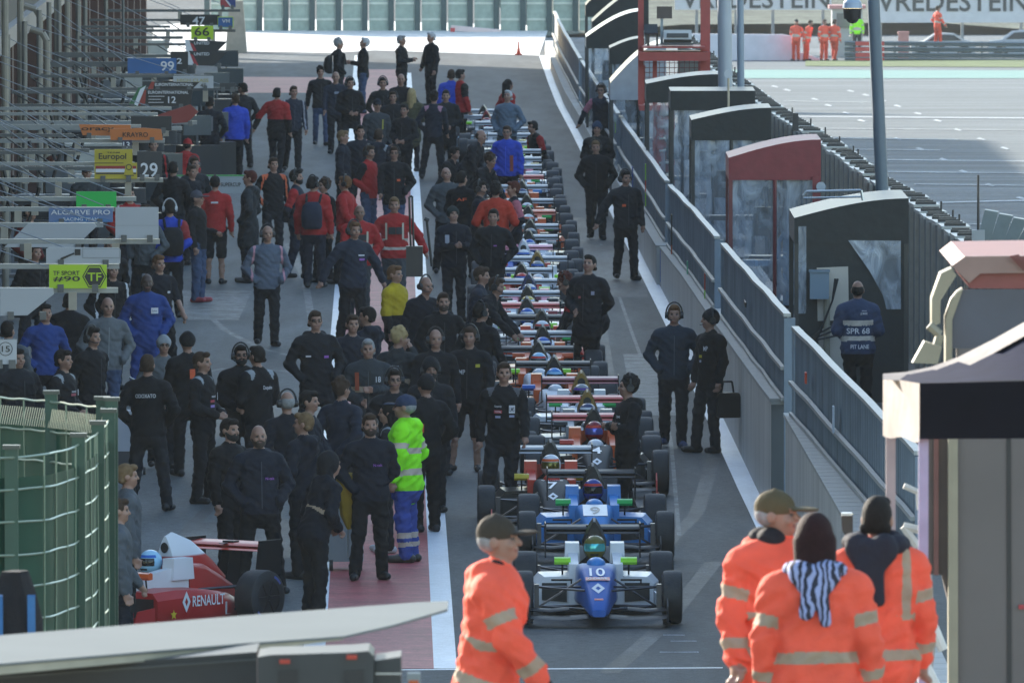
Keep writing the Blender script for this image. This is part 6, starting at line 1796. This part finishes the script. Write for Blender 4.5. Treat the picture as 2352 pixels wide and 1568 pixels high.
P(1130, 352, 60, "curly haired mechanic in black bent over a cockpit", 'bk', 'bk', 'curly', 'br', lean=35, legs='bend', group=GB, arms=('reach', 'reach'))
P(787, 300, 80, "fair haired man in navy jacket facing right by white line", 'nv', 'bk', 'short', 'lb', group=GC_, bulk=1.06)
P(826, 288, 10, "dark haired man in navy behind fair haired man", 'nv', 'bk', 'short', 'dk', group=GC_)
P(866, 297, 165, "man with grey hood lying on dark jacket, seen from behind", 'nv', 'jn', 'short', 'br', group=GC_, hood=True, shoulder_acc=True, acc='lg')
P(846, 335, 60, "man in headset with red jacket front and dark sleeves", 'rd', 'jn', 'short', 'br', hs=True, group=GC_, stripes='sleeve', acc='bk')
P(906, 337, 0, "man in headset and glasses, black jacket with orange badge", 'bk', 'jn', 'short', 'br', hs=True, gl=True, group=GC_, bulk=1.05, hem=.76, logo=[(.08, 1.2, .06, .04, ORG, None)])
P(1028, 384, 15, "balding grey man in grey green jacket near cars", 'dg', 'bk', 'thin', 'wh', group=GB, nod=15, bulk=1.08)
P(1058, 394, 150, "dark man from behind with orange mark on shoulder", 'bk', 'bk', 'short', 'dk', group=GB, back=True, logo=[(.08, 1.33, .16, .05, ORG, "AF")])
P(1096, 416, 80, "man in headset and navy shirt holding his arm up", 'nv', 'bk', 'short', 'dk', hs=True, group=GB, arms=('hold', 'hold'))
P(1143, 418, 172, "broad man in orange red shirt seen from behind with headset", 'te', 'nv', 'curly', 'dk', hs=True, group=GB, bulk=1.16, short_sleeve=True, back=True, logo=[(0, 1.34, .16, .03, (.12, .05, .2), "Joselito")])
P(1182, 417, -80, "man in navy with red and white sleeve facing left", 'nv', 'bk', 'short', 'rd', group=GB, stripes='sleeve', acc=(.4, .12, .15))
P(1042, 472, 15, "man looking down at his phone, white patch on sleeve", 'nv', 'bk', 'beanie', 'dk', hatc=(.02, .03, .03), arms=PH, nod=14, group=GB, bulk=1.08, logo=[(-.14, 1.3, .06, .14, (.4, .42, .5), None)])
P(1128, 480, -8, "dark haired man in black polo standing left of cars", 'bk', 'bk', 'short', 'dk', group=GB, arms=PK, bulk=1.06, logo=[(.06, 1.24, .05, .02, PUR, None)])
# right of the cars
GR = "people along the right hand pit wall"
P(1376, 195, -15, "man in headset with red and white sleeve leaning on wall", 'nv', 'bk', 'short', 'br', hs=True, gl=True, group=GR, lean=8, stripes='sleeve', acc=(.4, .15, .2), arms=('side', 'out'), legs='walk2')
P(1376, 278, -5, "man in dark blue beanie and black jacket by guard fence", 'bk', 'bk', 'beanie', 'dk', hatc=(.03, .05, .09), group=GR, bulk=1.05)
P(1371, 323, 0, "man in headset walking toward camera, hands in coat pockets", 'bk', 'bk', 'short', 'lb', hs=True, group=GR, arms=PK, legs='walk2', bulk=1.12)
P(1438, 392, 18, "man in headset and black jacket striding toward camera", 'bk', 'bk', 'short', 'dk', hs=True, group=GR, legs='walk2', bulk=1.1, arms=('side', 'out'), hy=10, h=1.84, logo=[(-.08, 1.24, .06, .04, ORG, None)])
P(1350, 586, -25, "tall dark haired man in long black jacket watching mechanic", 'bk', 'bk', 'short', 'dk', group=GR, hem=.72, h=1.88, bulk=1.06, nod=12, arms=('back', 'front'), logo=[(.13, 1.3, .04, .05, (.3, .3, .4), None), (-.05, 1.24, .04, .03, (.4, .1, .1), None)])
P(1300, 625, -85, "curly haired mechanic with red sleeves bending over the cars", 'bk', 'bk', 'curly', 'rd', hs=True, group=GR, lean=45, legs='bend', arms=('reach', 'reach'), stripes='sleeve', acc='rd')
P(1438, 860, -70, "man in headset with folded arms beside number 4 car", 'bk', 'bk', 'curly', 'dk', hs=True, group=GR, arms=CRS, hood=True, hy=-15, logo=[(.08, 1.34, .06, .03, WT, "3M"), (.09, 1.26, .06, .02, WT, "OMP")])
P(1547, 700, 0, "fair haired man with big headset strolling, hands in pockets", (.02, .03, .045), 'bk', 'short', 'gi', hs=True, group=GR, arms=PK, legs='walk2', shoe=(.02, .05, .14), h=1.83, bulk=1.06)
o_bag = P(1630, 709, -55, "man in black hat and headset carrying briefcase by wall", 'bk', 'bk', 'beanie', 'dk', hatc='bk', hs=True, group=GR, arms=('hang', 'side'), hy=-25, h=1.82, logo=[(.0, 1.22, .06, .035, (.4, .36, .03), None), (.10, 1.32, .06, .06, WT, "MP"), (0, 1.16, .04, .03, (.35, .38, .5), None)])
ZS = 153.5
sm_ = P(1972, 645, 180, "marshal from behind in dark blue vest reading SPR 68", (.03, .045, .09), 'bk', 'thin', 'dk', sk='b', pos=Q(1972, 700, ZS), z0=CAMH - (645 + 601) / px(ZS) - 1.78, h=1.78, acc=(.52, .46, .40), bulk=1.2, bands=((1.235, 1.305), (1.015, 1.08)), arms=FR, hem=.86, back=True, armband=False,
        logo=[(0.0, 1.16, .30, .075, WT, "SPR 68"), (.02, .955, .24, .055, WT, "PIT LANE"), (.075, 1.385, .09, .03, WT, "LE MANS"), (.08, 1.42, .06, .015, WT, "EUROPEAN")])
# two grey suited men behind the green fence
P(283, 1066, 100, "man in grey race suit with dark trousers beside green fence", (.075, .085, .098), 'bk', 'short', 'lb', group=GA, bulk=1.12, arms=('pocket', 'side'))
P(262, 1145, 100, "second grey suited man half hidden by the green fence", (.075, .085, .098), 'nv', 'short', 'br', group=GA, bulk=1.1, h=1.78)
# marshals far across the track
GF = "orange marshals across the track"
for (x, y, yaw, lab, kw) in ((1828, 46, -20, "far orange marshal standing tall at the white wall end", {}), (1862, 66, 60, "far orange marshal leaning on the white wall", dict(lean=20)), (1916, 57, 150, "far orange marshal with back turned near the hut", {}), (1892, 60, 30, "fourth far orange marshal behind the leaning one", {})):
    P(x, y, yaw, lab, 'ora', 'or', 'cap' if x == 1828 else 'short', 'br', hatc='nv', group=GF, pos=F(x, y, 1.0), z0=-4.9, acc='sil', bands=((1.05, 1.12),), **kw)
P(2152, 50, 120, "lone far orange marshal behind the grey guard rail", 'ora', 'or', 'short', 'br', group=GF, pos=F(2152, 50, 5), z0=-4.4, acc='sil', bands=((1.05, 1.12),))
P(1948, 68, 0, "far marshal in lime vest behind the camera pole", 'lime', 'bk', 'short', 'br', group=GF, pos=F(1968, 70, 5), z0=-4.7, acc='sil', bands=((1.05, 1.12),))
# ---------------------------------------------------------------- the four near marshals
GM = "orange marshals standing close to the camera"
def marshal(x, y, h, zp, yaw, lab, **kw):
    s_ = (y + 601) / (CAMH - zp - h); Z_ = FPX / s_
    return P(x, y, yaw, lab, 'ora', kw.pop('tr', 'ora'), kw.pop('hair', 'short'), kw.pop('hc', 'br'), h=h, pos=Q(x, y, Z_), z0=zp, acc='rf', group=GM, g=.0095, noise=.011, **kw)
m1 = marshal(1162, 1185, 1.80, 3.2, 80, "near orange marshal in brown cap walking right, left of cars", hair='cap', hc='gy', hatc=(.045, .035, .025), tr=(.012, .014, .022), bulk=1.30, arms=('pocket', 'down'), hood=True, bands=((1.10, 1.16), (.90, .96)), hem=.84, lean=8, gloves=True, nod=4)
m2 = marshal(1770, 1130, 1.80, 3.2, 34, "near orange marshal in camouflage cap with black collar", hair='cap', hc='gy', hatc=(.09, .07, .035), bulk=1.30, wh=1.08, arms=('side', 'side'), hood=True, hy=42, bands=((1.10, 1.16), (.92, .98)), hem=.84)
m3 = marshal(1888, 1186, 1.82, 3.2, 178, "near orange marshal with dark red hair and patterned scarf", hair='bob', hc=(.022, .006, .007), bulk=1.28, wh=1.04, arms=('side', 'side'), bands=((1.03, 1.09), (.82, .88)), hem=.76)
m4 = marshal(2012, 1142, 1.78, 3.2, 192, "near orange marshal with dark hood collar seen from behind", hair='short', hc='dk', bulk=1.32, arms=('side', 'side'), hood=True, bands=((1.10, 1.17), (.90, .96)), hem=.84, hy=-25, braces=True)
def on_head(o, nm, kind, mat_, dz=0, sc=1.0):
    c = link(nm, HAIR[kind], o); c.matrix_local = HMAT[o.name] @ Matrix.Translation((0, 0, dz)) @ Matrix.Scale(sc, 4); setm(c, [mat_]); return c
scm = bpy.data.materials.new("scarf_cloth"); scm.use_nodes = True
_t = scm.node_tree; _w = _t.nodes.new("ShaderNodeTexWave"); _w.inputs["Scale"].default_value = 9; _w.inputs["Distortion"].default_value = 9; _w.inputs["Detail"].default_value = 2
_tc = _t.nodes.new("ShaderNodeTexCoord"); _t.links.new(_tc.outputs["Object"], _w.inputs["Vector"])
_r = _t.nodes.new("ShaderNodeValToRGB"); _r.color_ramp.interpolation = 'CONSTANT'; _r.color_ramp.elements[0].color = (.012, .014, .03, 1); _r.color_ramp.elements[1].color = (.30, .34, .55, 1); _r.color_ramp.elements[1].position = .5
_t.links.new(_w.outputs[0], _r.inputs[0]); _t.links.new(_r.outputs[0], _t.nodes["Principled BSDF"].inputs["Base Color"]); _t.nodes["Principled BSDF"].inputs["Roughness"].default_value = .8
on_head(m3, "scarf", "bigscarf", scm, .01, .96)
on_head(m4, "neck_warmer", "bigscarf", cloth((.02, .02, .03)), .045, 1.1)
on_head(m2, "neck_warmer", "scarf", cloth((.015, .013, .016)), .03, .9)
on_head(m1, "neck_warmer", "scarf", cloth((.012, .012, .013)), .0, .82)

# ---------------------------------------------------------------- carried things
def backpack(o, c, lab):
    t = thing("backpack", lab, "backpack", o.location, o.rotation_euler.z)
    mb = MB()
    rings = []
    for z, hw, hd in ((.98, .13, .06), (1.02, .17, .09), (1.2, .18, .11), (1.36, .16, .09), (1.43, .10, .05)):
        rings.append([(hw * math.cos(a), .155 + hd + hd * math.sin(a), z) for a in [2 * math.pi * k / 16 for k in range(16)]])
    mb.loft(rings); mb.build("pack", cloth(c), t, 50)
    mb = MB()
    for sx in (-1, 1): mb.tube([(sx * .11, .17, 1.42), (sx * .12, .06, 1.54), (sx * .13, -.12, 1.46), (sx * .14, -.16, 1.2)], .022, 6)
    mb.build("strap", cloth((.02, .02, .025)), t)
backpack(o_bp1, (.02, .028, .05), "navy backpack on the back of the red jacketed man")
backpack(o_bp2, (.012, .013, .015), "dark backpack worn over the bright blue jacket")
backpack(o_bp3, (.015, .016, .018), "dark backpack on the man against the bright tarmac")
def bag_at(x, y, Z, w, h, d, lab, c=(.01, .011, .012), nm="briefcase"):
    p = Q(x, y, Z); t = thing(nm, lab, "bag", p, R(20))
    mb = MB(); mb.loft([rrect(w / 2, -h / 2, h / 2, yy, .04, .9) for yy in (-d / 2, d / 2)]); mb.build("case", pm(c, .5, bump=.2), t)
    mb = MB(); mb.tube([(-w * .25, 0, h / 2), (-w * .18, 0, h / 2 + .14), (w * .18, 0, h / 2 + .14), (w * .25, 0, h / 2)], .013, 6); mb.build("handle", BLACK, t)
bag_at(1671, 930, o_bag.location.y - .08, .33, .32, .14, "black briefcase held by the hatted man at the wall")
cs = thing("equipment_case", "tall black carrying case held by the rescue crewman", "case", Q(952, 600, 158))
mb = MB(); mb.box((0, 0, 0), (.22, .2, .40)); mb.build("box", pm((.02, .02, .022), .5), cs)
mb = MB(); mb.tube([(-.05, 0, .2), (-.07, 0, .85), (-.03, 0, .86), (-.01, 0, .2)], .016, 6); mb.build("handle", BLACK, cs)
st_ = MB(); st_.cyl(Q(980, 505, 166), Q(992, 612, 166), .02, .02, 6); st_.cyl(Q(975, 502, 166), Q(985, 507, 166), .03, .03, 6); tag(st_.build("pole_stick", BLACK), "thin black stick leaning beside the white line near phone man", "stick")
um = thing("umbrella", "folded yellow umbrella standing behind the stooping person", "umbrella", Q(800, 1215, 129.5)); u0 = Vector(um.location)
mb = MB(); rings = []
for y, r in ((1085, .05), (1095, .11), (1120, .13), (1150, .10), (1185, .08), (1215, .02)):
    c = Q(799 + (y - 1085) * .02, y, 129.5) - u0; rings.append([c + Vector((r * (1 + .18 * math.sin(5 * a)) * math.cos(a), r * math.sin(a), 0)) for a in [2 * math.pi * k / 20 for k in range(20)]])
mb.loft(rings[::-1]); mb.build("canopy", cloth((.30, .20, .02)), um, 60)
mb = MB(); mb.cyl(Q(797, 1060, 129.5) - u0, Q(801, 1280, 129.5) - u0, .012, .012, 6); mb.build("shaft", steel(), um)
tr = thing("tool_trolley", "pale grey wheeled trolley behind the navy jacket men on red strip", "trolley", G(790, 1310)); 
mb = MB(); mb.box((0, .2, .45), (.42, .4, .7)); mb.box((0, .2, .82), (.46, .44, .03)); mb.build("cabinet", sheetmat((.22, .25, .27)), tr)
for sx in (-.16, .16):
    mb = MB(); mb.cyl((sx, .0, .06), (sx + .04, .0, .06), .06, .06, 12); mb.build("wheel", RUBBER, tr)
pt_ = thing("push_cart", "white topped cart with thin handle behind fence corner", "cart", G(288, 1090))
mb = MB(); mb.box((0, 0, .55), (.30, .3, .5), 0, 0, 0, (.9, .9)); mb.build("bin", sheetmat((.42, .44, .50)), pt_)
mb = MB(); mb.box((.02, 0, .2), (.4, .35, .26), 0, 0, 0, (.7, .8)); mb.build("skirt", pm((.03, .03, .035), .5), pt_)
mb = MB(); mb.tube([(.16, 0, .1), (.16, 0, 1.15), (.05, .1, 1.2)], .014, 6); mb.build("handle", steel(), pt_)
for sx in (-.15, .22):
    mb = MB(); mb.cyl((sx, 0, .05), (sx + .03, 0, .05), .05, .05, 10); mb.build("wheel", RUBBER, pt_)
# ---------------------------------------------------------------- green mesh fence at the lower left
GRN = pm((.011, .060, .038), .5, var=.45, scale=.9, bump=.2, bscale=3, spec=.15, name="fence_green")
WIRE = pm((.34, .40, .30), .3, metal=.4, name="fence_wire")
FZ = 3.72
def mesh_fence(pts, lab, step=.36, nposts=6, hatch=True, sheet=True):
    Pq = [G(x, y, FZ) for x, y in pts]
    t = thing("mesh_fence", lab, "fence", (0, 0, 0))
    d = [0]
    for a, b in zip(Pq[:-1], Pq[1:]): d.append(d[-1] + (b - a).length)
    L = d[-1]
    def at(u):
        return Vector((float(np.interp(u, d, [p.x for p in Pq])), float(np.interp(u, d, [p.y for p in Pq])), 0))
    n = 48
    if sheet:
        mb = MB(); vs = []
        for k in range(n + 1):
            p = at(L * k / n) + Vector((0, .07, 0)); vs += [(p.x, p.y, .05), (p.x, p.y, FZ - .16)]
        mb.add(vs, [(2 * k, 2 * k + 2, 2 * k + 3, 2 * k + 1) for k in range(n)]); mb.build("sheet", GRN, t)
    mb = MB()
    z = FZ
    while z > .1:
        mb.tube([at(L * k / n) + Vector((0, -.02, z + .004 * math.sin(k * .9 + z * 7))) for k in range(n + 1)], .009, 4); z -= .245
    mb.build("wires", WIRE, t)
    mb = MB(); u = 0
    while u <= L:
        p = at(u); mb.tube([p + Vector((.01 * math.sin(z_ * 3 + u * 9), -.01, z_)) for z_ in (.05, 1.2, 2.4, FZ)], .007, 4, 0); u += step
    mb.build("uprights", pm((.16, .22, .15), .4, name="wire_green"), t)
    if hatch:
        for zz in (FZ - .08, FZ - 1.45):
            mb = MB(); u = .02
            while u < L:
                p = at(u); q = at(min(L, u + .05))
                mb.cyl(p + Vector((0, -.06, zz - .13)), q + Vector((0, .0, zz + .02)), .0045, .0045, 4); u += .032
            mb.build("folded_edge", pm((.45, .42, .30), .3, metal=.4, name="fence_fold"), t)
    for k in range(nposts):
        p = at(L * (k + .15) / (nposts - .7)); 
        mb = MB(); mb.box((p.x, p.y + .03, FZ / 2 + .02), (.10, .08, FZ + .08)); mb.build("post", pm((.012, .06, .038), .45, name="post_green"), t)
        mb = MB(); mb.box((p.x, p.y + .03, FZ + .075), (.13, .11, .03)); mb.build("post_cap", pm((.05, .06, .05), .4), t)
    return t, at
mesh_fence([(-60, 908), (100, 920), (252, 938)], "green mesh fence panel running across at back left, hatched top edge", nposts=3)
mesh_fence([(255, 934), (258, 945), (246, 972), (215, 1002), (172, 1026), (110, 1043), (40, 1049), (-40, 1052)], "curved green mesh fence bulging toward the camera at left", nposts=5, hatch=False)
pa = G(40, 980, 3.4); mb = MB(); mb.box((0, 0, 0), (.09, .02, .19), 0, 0); mb.box((0, -.012, -.03), (.085, .004, .10), 0, 1); mb.box((0, -.012, .05), (.07, .004, .03), 0, 2)
o = mb.build("paper_notice", [sheetmat((.40, .42, .48)), sheetmat((.22, .24, .38)), sheetmat((.45, .40, .26))]); o.location = (pa.x, G(40, 1049, FZ).y + .9, 3.45); tag(o, "small pale paper notice fixed to the green mesh fence", "notice")
bgm = thing("backpack", "blurred blue and black rucksack hanging at the lower left corner", "backpack", Q(35, 1420, 70)); s_ = px(70)
mb = MB()
mb.loft([[(.16 * w * math.cos(a) + .02 * math.sin(3 * a), .1 * math.sin(a), z) for a in [2 * math.pi * k / 16 for k in range(16)]] for z, w in ((-.35, .9), (-.2, 1.0), (.0, .95), (.15, .7), (.28, .4))]); mb.build("pack", cloth((.012, .013, .016)), bgm, 50)
for x in (-.09, .10):
    mb = MB(); mb.box((x, -.11, -.1), (.045, .03, .5), 0, 0, R(8)); mb.build("strap", cloth((.04, .14, .32)), bgm)
# ---------------------------------------------------------------- white flat awning and black cases at the bottom left
ZAW = 4.75
aw = thing("awning", "white flat tapering awning slab across the lower left corner", "awning", G(300, 1500, ZAW)); a0 = Vector(aw.location)
outline = [(-120, 1534), (0, 1523), (564, 1476), (788, 1460), (900, 1435), (1028, 1398), (1030, 1379), (960, 1382), (564, 1412), (0, 1458), (-120, 1468)]
mb = MB(); mb.prism([G(x, y, ZAW) - a0 for x, y in outline], (0, 0, -.012), 0); mb.build("top_sheet", pm((.125, .14, .14), .6, var=.12, scale=1.2, spec=.15, name="awning_white"), aw, 0)
mb = MB(); q = [(-120, 1534), (0, 1523), (564, 1476), (788, 1460)]
pp = [G(x, y, ZAW) - a0 + Vector((0, .012, -.013)) for x, y in q]
th = [.042, .040, .030, .006]
mb.loft([[p, p + Vector((0, .06, 0)), p + Vector((0, .05, -t_)), p + Vector((0, .0, -t_))] for p, t_ in zip(pp, th)]); mb.build("edge_trim", pm((.36, .33, .25), .6, name="beige_trim"), aw, 0)
BC = pm((.028, .032, .034), .5, var=.2, name="case_black")
ZC1 = 56.0; s1 = px(ZC1)
fc = thing("equipment_case", "large black plastic equipment case with red latches under awning", "case", Q(735, 1568, ZC1)); c0 = Vector(fc.location)
mb = MB(); mb.prism([Q(x, y, ZC1) - c0 for x, y in ((592, 1700), (592, 1508), (620, 1503), (812, 1497), (846, 1494), (858, 1506), (860, 1700))], (0, .5, 0)); mb.build("box", BC, fc)
for x in (660, 812):
    mb = MB(); mb.prism([Q(a, b, ZC1 - .01) - c0 for a, b in ((x - 22, 1540), (x - 22, 1700), (x + 24, 1700), (x + 24, 1536))], (0, .02, 0)); mb.build("recess", pm((.012, .013, .014), .5), fc)
for x, y in ((654, 1518), (808, 1508)):
    mb = MB(); mb.box(Q(x, y, ZC1 - .02) - c0, (24 / s1, .03, 9 / s1)); mb.build("latch", paint((.45, .06, .04)), fc)
fc = thing("equipment_case", "smaller dark case stepped against the large case", "case", Q(892, 1568, ZC1)); c0 = Vector(fc.location)
mb = MB(); mb.prism([Q(x, y, ZC1 + .1) - c0 for x, y in ((861, 1700), (861, 1516), (921, 1507), (921, 1700))], (0, .4, 0)); mb.build("box", BC, fc)
mb = MB(); mb.box(Q(892, 1546, ZC1 + .08) - c0, (60 / s1, .02, 3 / s1)); mb.build("band", steel(), fc)
lp = thing("marker_light", "grey block with orange lens beside the black cases", "light", Q(950, 1565, ZC1)); c0 = Vector(lp.location)
mb = MB(); mb.box((0, .1, 0), (30 / s1, .1, 36 / s1)); mb.build("housing", sheetmat((.22, .25, .25)), lp)
mb = MB(); mb.box((0, .035, -.01), (22 / s1, .02, 14 / s1)); mb.build("lens", paint((.5, .10, .03)), lp)
fc = thing("equipment_case", "plain black fill box closing the corner under the white awning", "case", Q(250, 1600, 57)); c0 = Vector(fc.location)
mb = MB(); mb.prism([Q(x, y, 57) - c0 for x, y in ((-120, 1720), (-120, 1549), (590, 1496), (590, 1720))], (0, .6, 0)); mb.build("box", pm((.015, .017, .018), .5), fc)  # plain black fill below the awning slab
mb = MB(); mb.prism([Q(x, y, 56.98) - c0 for x, y in ((-120, 1566), (-120, 1560), (590, 1512), (590, 1516))], (0, .02, 0)); mb.build("edge", pm((.05, .055, .055), .4), fc)
# ---------------------------------------------------------------- navy gazebo at the right
BEI = pm((.15, .125, .115), .7, var=.15, scale=6, bump=.5, bscale=6, name="canopy_beige")
NVY = pm((.006, .0065, .011), .9, spec=.08, var=.2, bump=.2, bscale=4, name="canopy_navy")
NVT = pm((.014, .017, .038), .9, spec=.04, var=.2, bump=.2, bscale=4, name="canopy_navy_top")
tn = thing("gazebo", "navy pop up gazebo with beige trim at the right edge", "tent", Q(2112, 1568, 67)); t0 = Vector(tn.location)
L_ = lambda x, y, Z: Q(x, y, Z) - t0
mb = MB(); n = 10
vs = []
for k in range(n + 1):
    u = k / n; x = 2028 + 84 * u; Z = 69 - 2 * u; w = 4 * math.sin(u * 9)
    vs += [L_(x, 866 + 14 * u, Z), L_(x, 930 + 8 * u, Z - .10 * math.sin(u * 6.5)), L_(x, 1000 + 13 * u + w, Z + .05 * math.sin(u * 8))]
mb.add(vs, [f for k in range(n) for f in ((3 * k, 3 * k + 1, 3 * k + 4, 3 * k + 3), (3 * k + 1, 3 * k + 2, 3 * k + 5, 3 * k + 4))]); mb.build("side_flap", BEI, tn, 60)
mb = MB(); mb.prism([L_(2112, 880, 67), L_(2112, 1008, 67), L_(2480, 1006, 67), L_(2480, 872, 67)], (0, .02, 0)); mb.build("valance", NVY, tn, 0)
cv = [(2028, 860), (2080, 856), (2140, 844), (2200, 822), (2280, 782), (2352, 742), (2480, 664)]
lowe = [(2030, 868), (2112, 879), (2160, 879), (2210, 877), (2290, 874), (2352, 872), (2480, 870)]
mb = MB(); mb.add([L_(x, y, 68.6) for x, y in cv] + [L_(x, y, 69 if k == 0 else 67.02) for k, (x, y) in enumerate(lowe)], [(k, 7 + k, 8 + k, k + 1) for k in range(6)]); mb.build("roof", NVT, tn, 60)
mb = MB(); rings = []
for k, (x, y) in enumerate(cv):
    w_ = 12 + 18 * min(1, k / 3)
    rings.append([L_(x, y - 2, 68.5), L_(x, y + w_, 68.1), L_(x, y + w_, 68.14), L_(x, y - 2, 68.6)])
mb.loft(rings); mb.build("trim", BEI, tn, 60)
for x, Z, c in ((2046, 69.0, (.36, .30, .31)), (2121, 67.1, (.34, .31, .45))):
    p = Q(x, 1000, Z) - t0; b = Q(x, 1000, Z); mb = MB(); mb.box((p.x, p.y, (p.z + 3.2 - t0.z) / 2), (.055, .055, p.z - 3.2 + t0.z)); mb.build("leg", pm(c, .45, name="leg_paint"), tn)
# ---------------------------------------------------------------- service cabin behind the gazebo
cb = thing("service_cabin", "beige and glass service cabin with red brown roof behind gazebo", "cabin", Q(2260, 1568, 77)); k0 = Vector(cb.location)
K = lambda x, y, d=0: Q(x, y, 77 + d) - k0
CRM = pm((.25, .225, .16), .45, var=.1, name="cream_trim")
def pr(nm, pts, m, d=0, dep=.1): 
    mb = MB(); mb.prism([K(x, y, d) for x, y in pts], (0, dep, 0)); return mb.build(nm, m, cb, 20)
pr("roof", [(2188, 612), (2216, 590), (2480, 586), (2480, 664), (2228, 662), (2222, 652)], pm((.20, .05, .045), .5, name="roof_red"), 0, 2.4)
pr("roof_lit_top", [(2186, 611), (2217, 589), (2480, 586), (2480, 626), (2252, 628), (2226, 650)], pm((.24, .155, .13), .6, name="roof_pink_sunlit"), -.06, .05)  # sunlit top of the red roof, painted as a paler pink face
for k in range(6): pr("roof_rib", [(2318 + k * 12, 588 + k * 4), (2340 + k * 12, 584 + k * 4), (2360 + k * 14, 618), (2350 + k * 14, 622)], pm((.16, .045, .04), .5), -.10 - .02 * k, .02)
pr("frame", [(2161, 628), (2186, 616), (2197, 632), (2160, 692), (2160, 742), (2140, 752), (2140, 686)], CRM, -.05, .3)
pr("frame", [(2186, 690), (2200, 672), (2212, 664), (2187, 735), (2187, 900), (2172, 900), (2172, 730)], CRM, -.03, .3)
pr("window", [(2210, 664), (2480, 664), (2480, 800), (2186, 800), (2186, 735)], pm((.045, .06, .09), .25, var=.3, scale=1.5, name="cabin_glass"), 0, .05)
pr("wall", [(2200, 800), (2480, 800), (2480, 1800), (2200, 1800)], pm((.12, .105, .10), .6, var=.15, scale=1.2, name="cabin_panel"), 0, .3)
pr("corner_post", [(2178, 900), (2200, 900), (2201, 1800), (2179, 1800)], CRM, -.04, .2)
pr("side_panel", [(2128, 1000), (2178, 1000), (2178, 1380), (2164, 1320), (2128, 1318)], pm((.10, .075, .065), .6), .1, .3)
pr("red_strip", [(2145, 1005), (2156, 1005), (2156, 1320), (2145, 1320)], pm((.16, .06, .05), .6), .05, .04)
pr("panel_gap", [(2312, 1000), (2322, 1000), (2324, 1800), (2314, 1800)], pm((.02, .02, .02), .6), -.01, .02)
pr("red_button", [(2340, 1388), (2352, 1388), (2352, 1398), (2340, 1398)], paint((.35, .04, .05)), -.03, .03)
fl = thing("floodlight", "cream floodlight on bent arm beside the cabin corner", "lamp", K(2130, 810, -.4) + k0); f0 = Vector(fl.location); s2 = px(76.6)
mb = MB(); mb.loft([[(a * 34 / s2, y, b * 26 / s2) for a, b in ((-1, -.9), (.7, -1), (1, .5), (-.2, 1))] for y in (0, .18)]); mb.build("housing", CRM, fl)
mb = MB(); mb.tube([Vector((22 / s2, .1, 10 / s2)), Vector((30 / s2, .1, 40 / s2)), Vector((5 / s2, .1, 62 / s2))], .03, 8); mb.build("arm", CRM, fl)
# pale folding frame and phone by the fence end
ff_ = thing("folding_frame", "white bent tube frame standing by the cabin's lower corner", "frame", Q(2085, 1600, 79)); f0 = Vector(ff_.location)
J = lambda x, y: Q(x, y, 79) - f0
mb = MB(); mb.tube([J(2076, 1115), J(2110, 1130), J(2112, 1170)], .022, 6); mb.build("tube", pm((.6, .58, .54), .4), ff_); mb = MB(); mb.tube([J(2118, 1218), J(2075, 1208), J(2108, 1255)], .03, 6); mb.build("tube", pm((.6, .58, .54), .4), ff_)
mb = MB(); mb.prism([J(2108, 1290), J(2124, 1284), J(2140, 1310), J(2150, 1480), J(2130, 1640), J(2110, 1640)], (0, .2, 0)); mb.build("leg_panel", pm((.42, .41, .40), .5), ff_)
mb = MB(); mb.tube([J(2140, 1430), J(2166, 1492)], .035, 8); mb.tube([J(2126, 1530), J(2160, 1600)], .04, 8); mb.build("rail", pm((.7, .68, .64), .4), ff_)
cm = thing("car_mirror", "black and chrome side mirror peeking out beside marshal's head", "mirror", Q(1945, 1208, 81)); s3 = px(81)
mb = MB(); mb.loft([[(a * 14 / s3, y, b * 30 / s3) for a, b in ((-.9, .7), (-.4, 1), (1, .9), (1, -.9), (.2, -1), (-.7, -.4))] for y in (0, .1)]); mb.build("housing", pm((.02, .022, .025), .2), cm)
mb = MB(); mb.box((0, .02, 28 / s3), (24 / s3, .1, 6 / s3)); mb.build("chrome", steel(), cm)
# ---------------------------------------------------------------- haze
mb = MB(); mb.box((0, 560, 5), (1100, 1300, 23))
hz = mb.build("haze", [], None, 0)
hm = bpy.data.materials.new("haze_air")
hm.use_nodes = True
hm.node_tree.nodes.remove(hm.node_tree.nodes["Principled BSDF"])
v = hm.node_tree.nodes.new("ShaderNodeVolumePrincipled")
v.inputs["Color"].default_value = (.82, .93, 1.0, 1)
v.inputs["Density"].default_value = .00008
v.inputs["Anisotropy"].default_value = .1
hm.node_tree.links.new(v.outputs[0], hm.node_tree.nodes["Material Output"].inputs["Volume"])
hz.data.materials.append(hm)
tag(hz, "pale bluish haze filling the air over the whole circuit", "haze", kind="stuff")
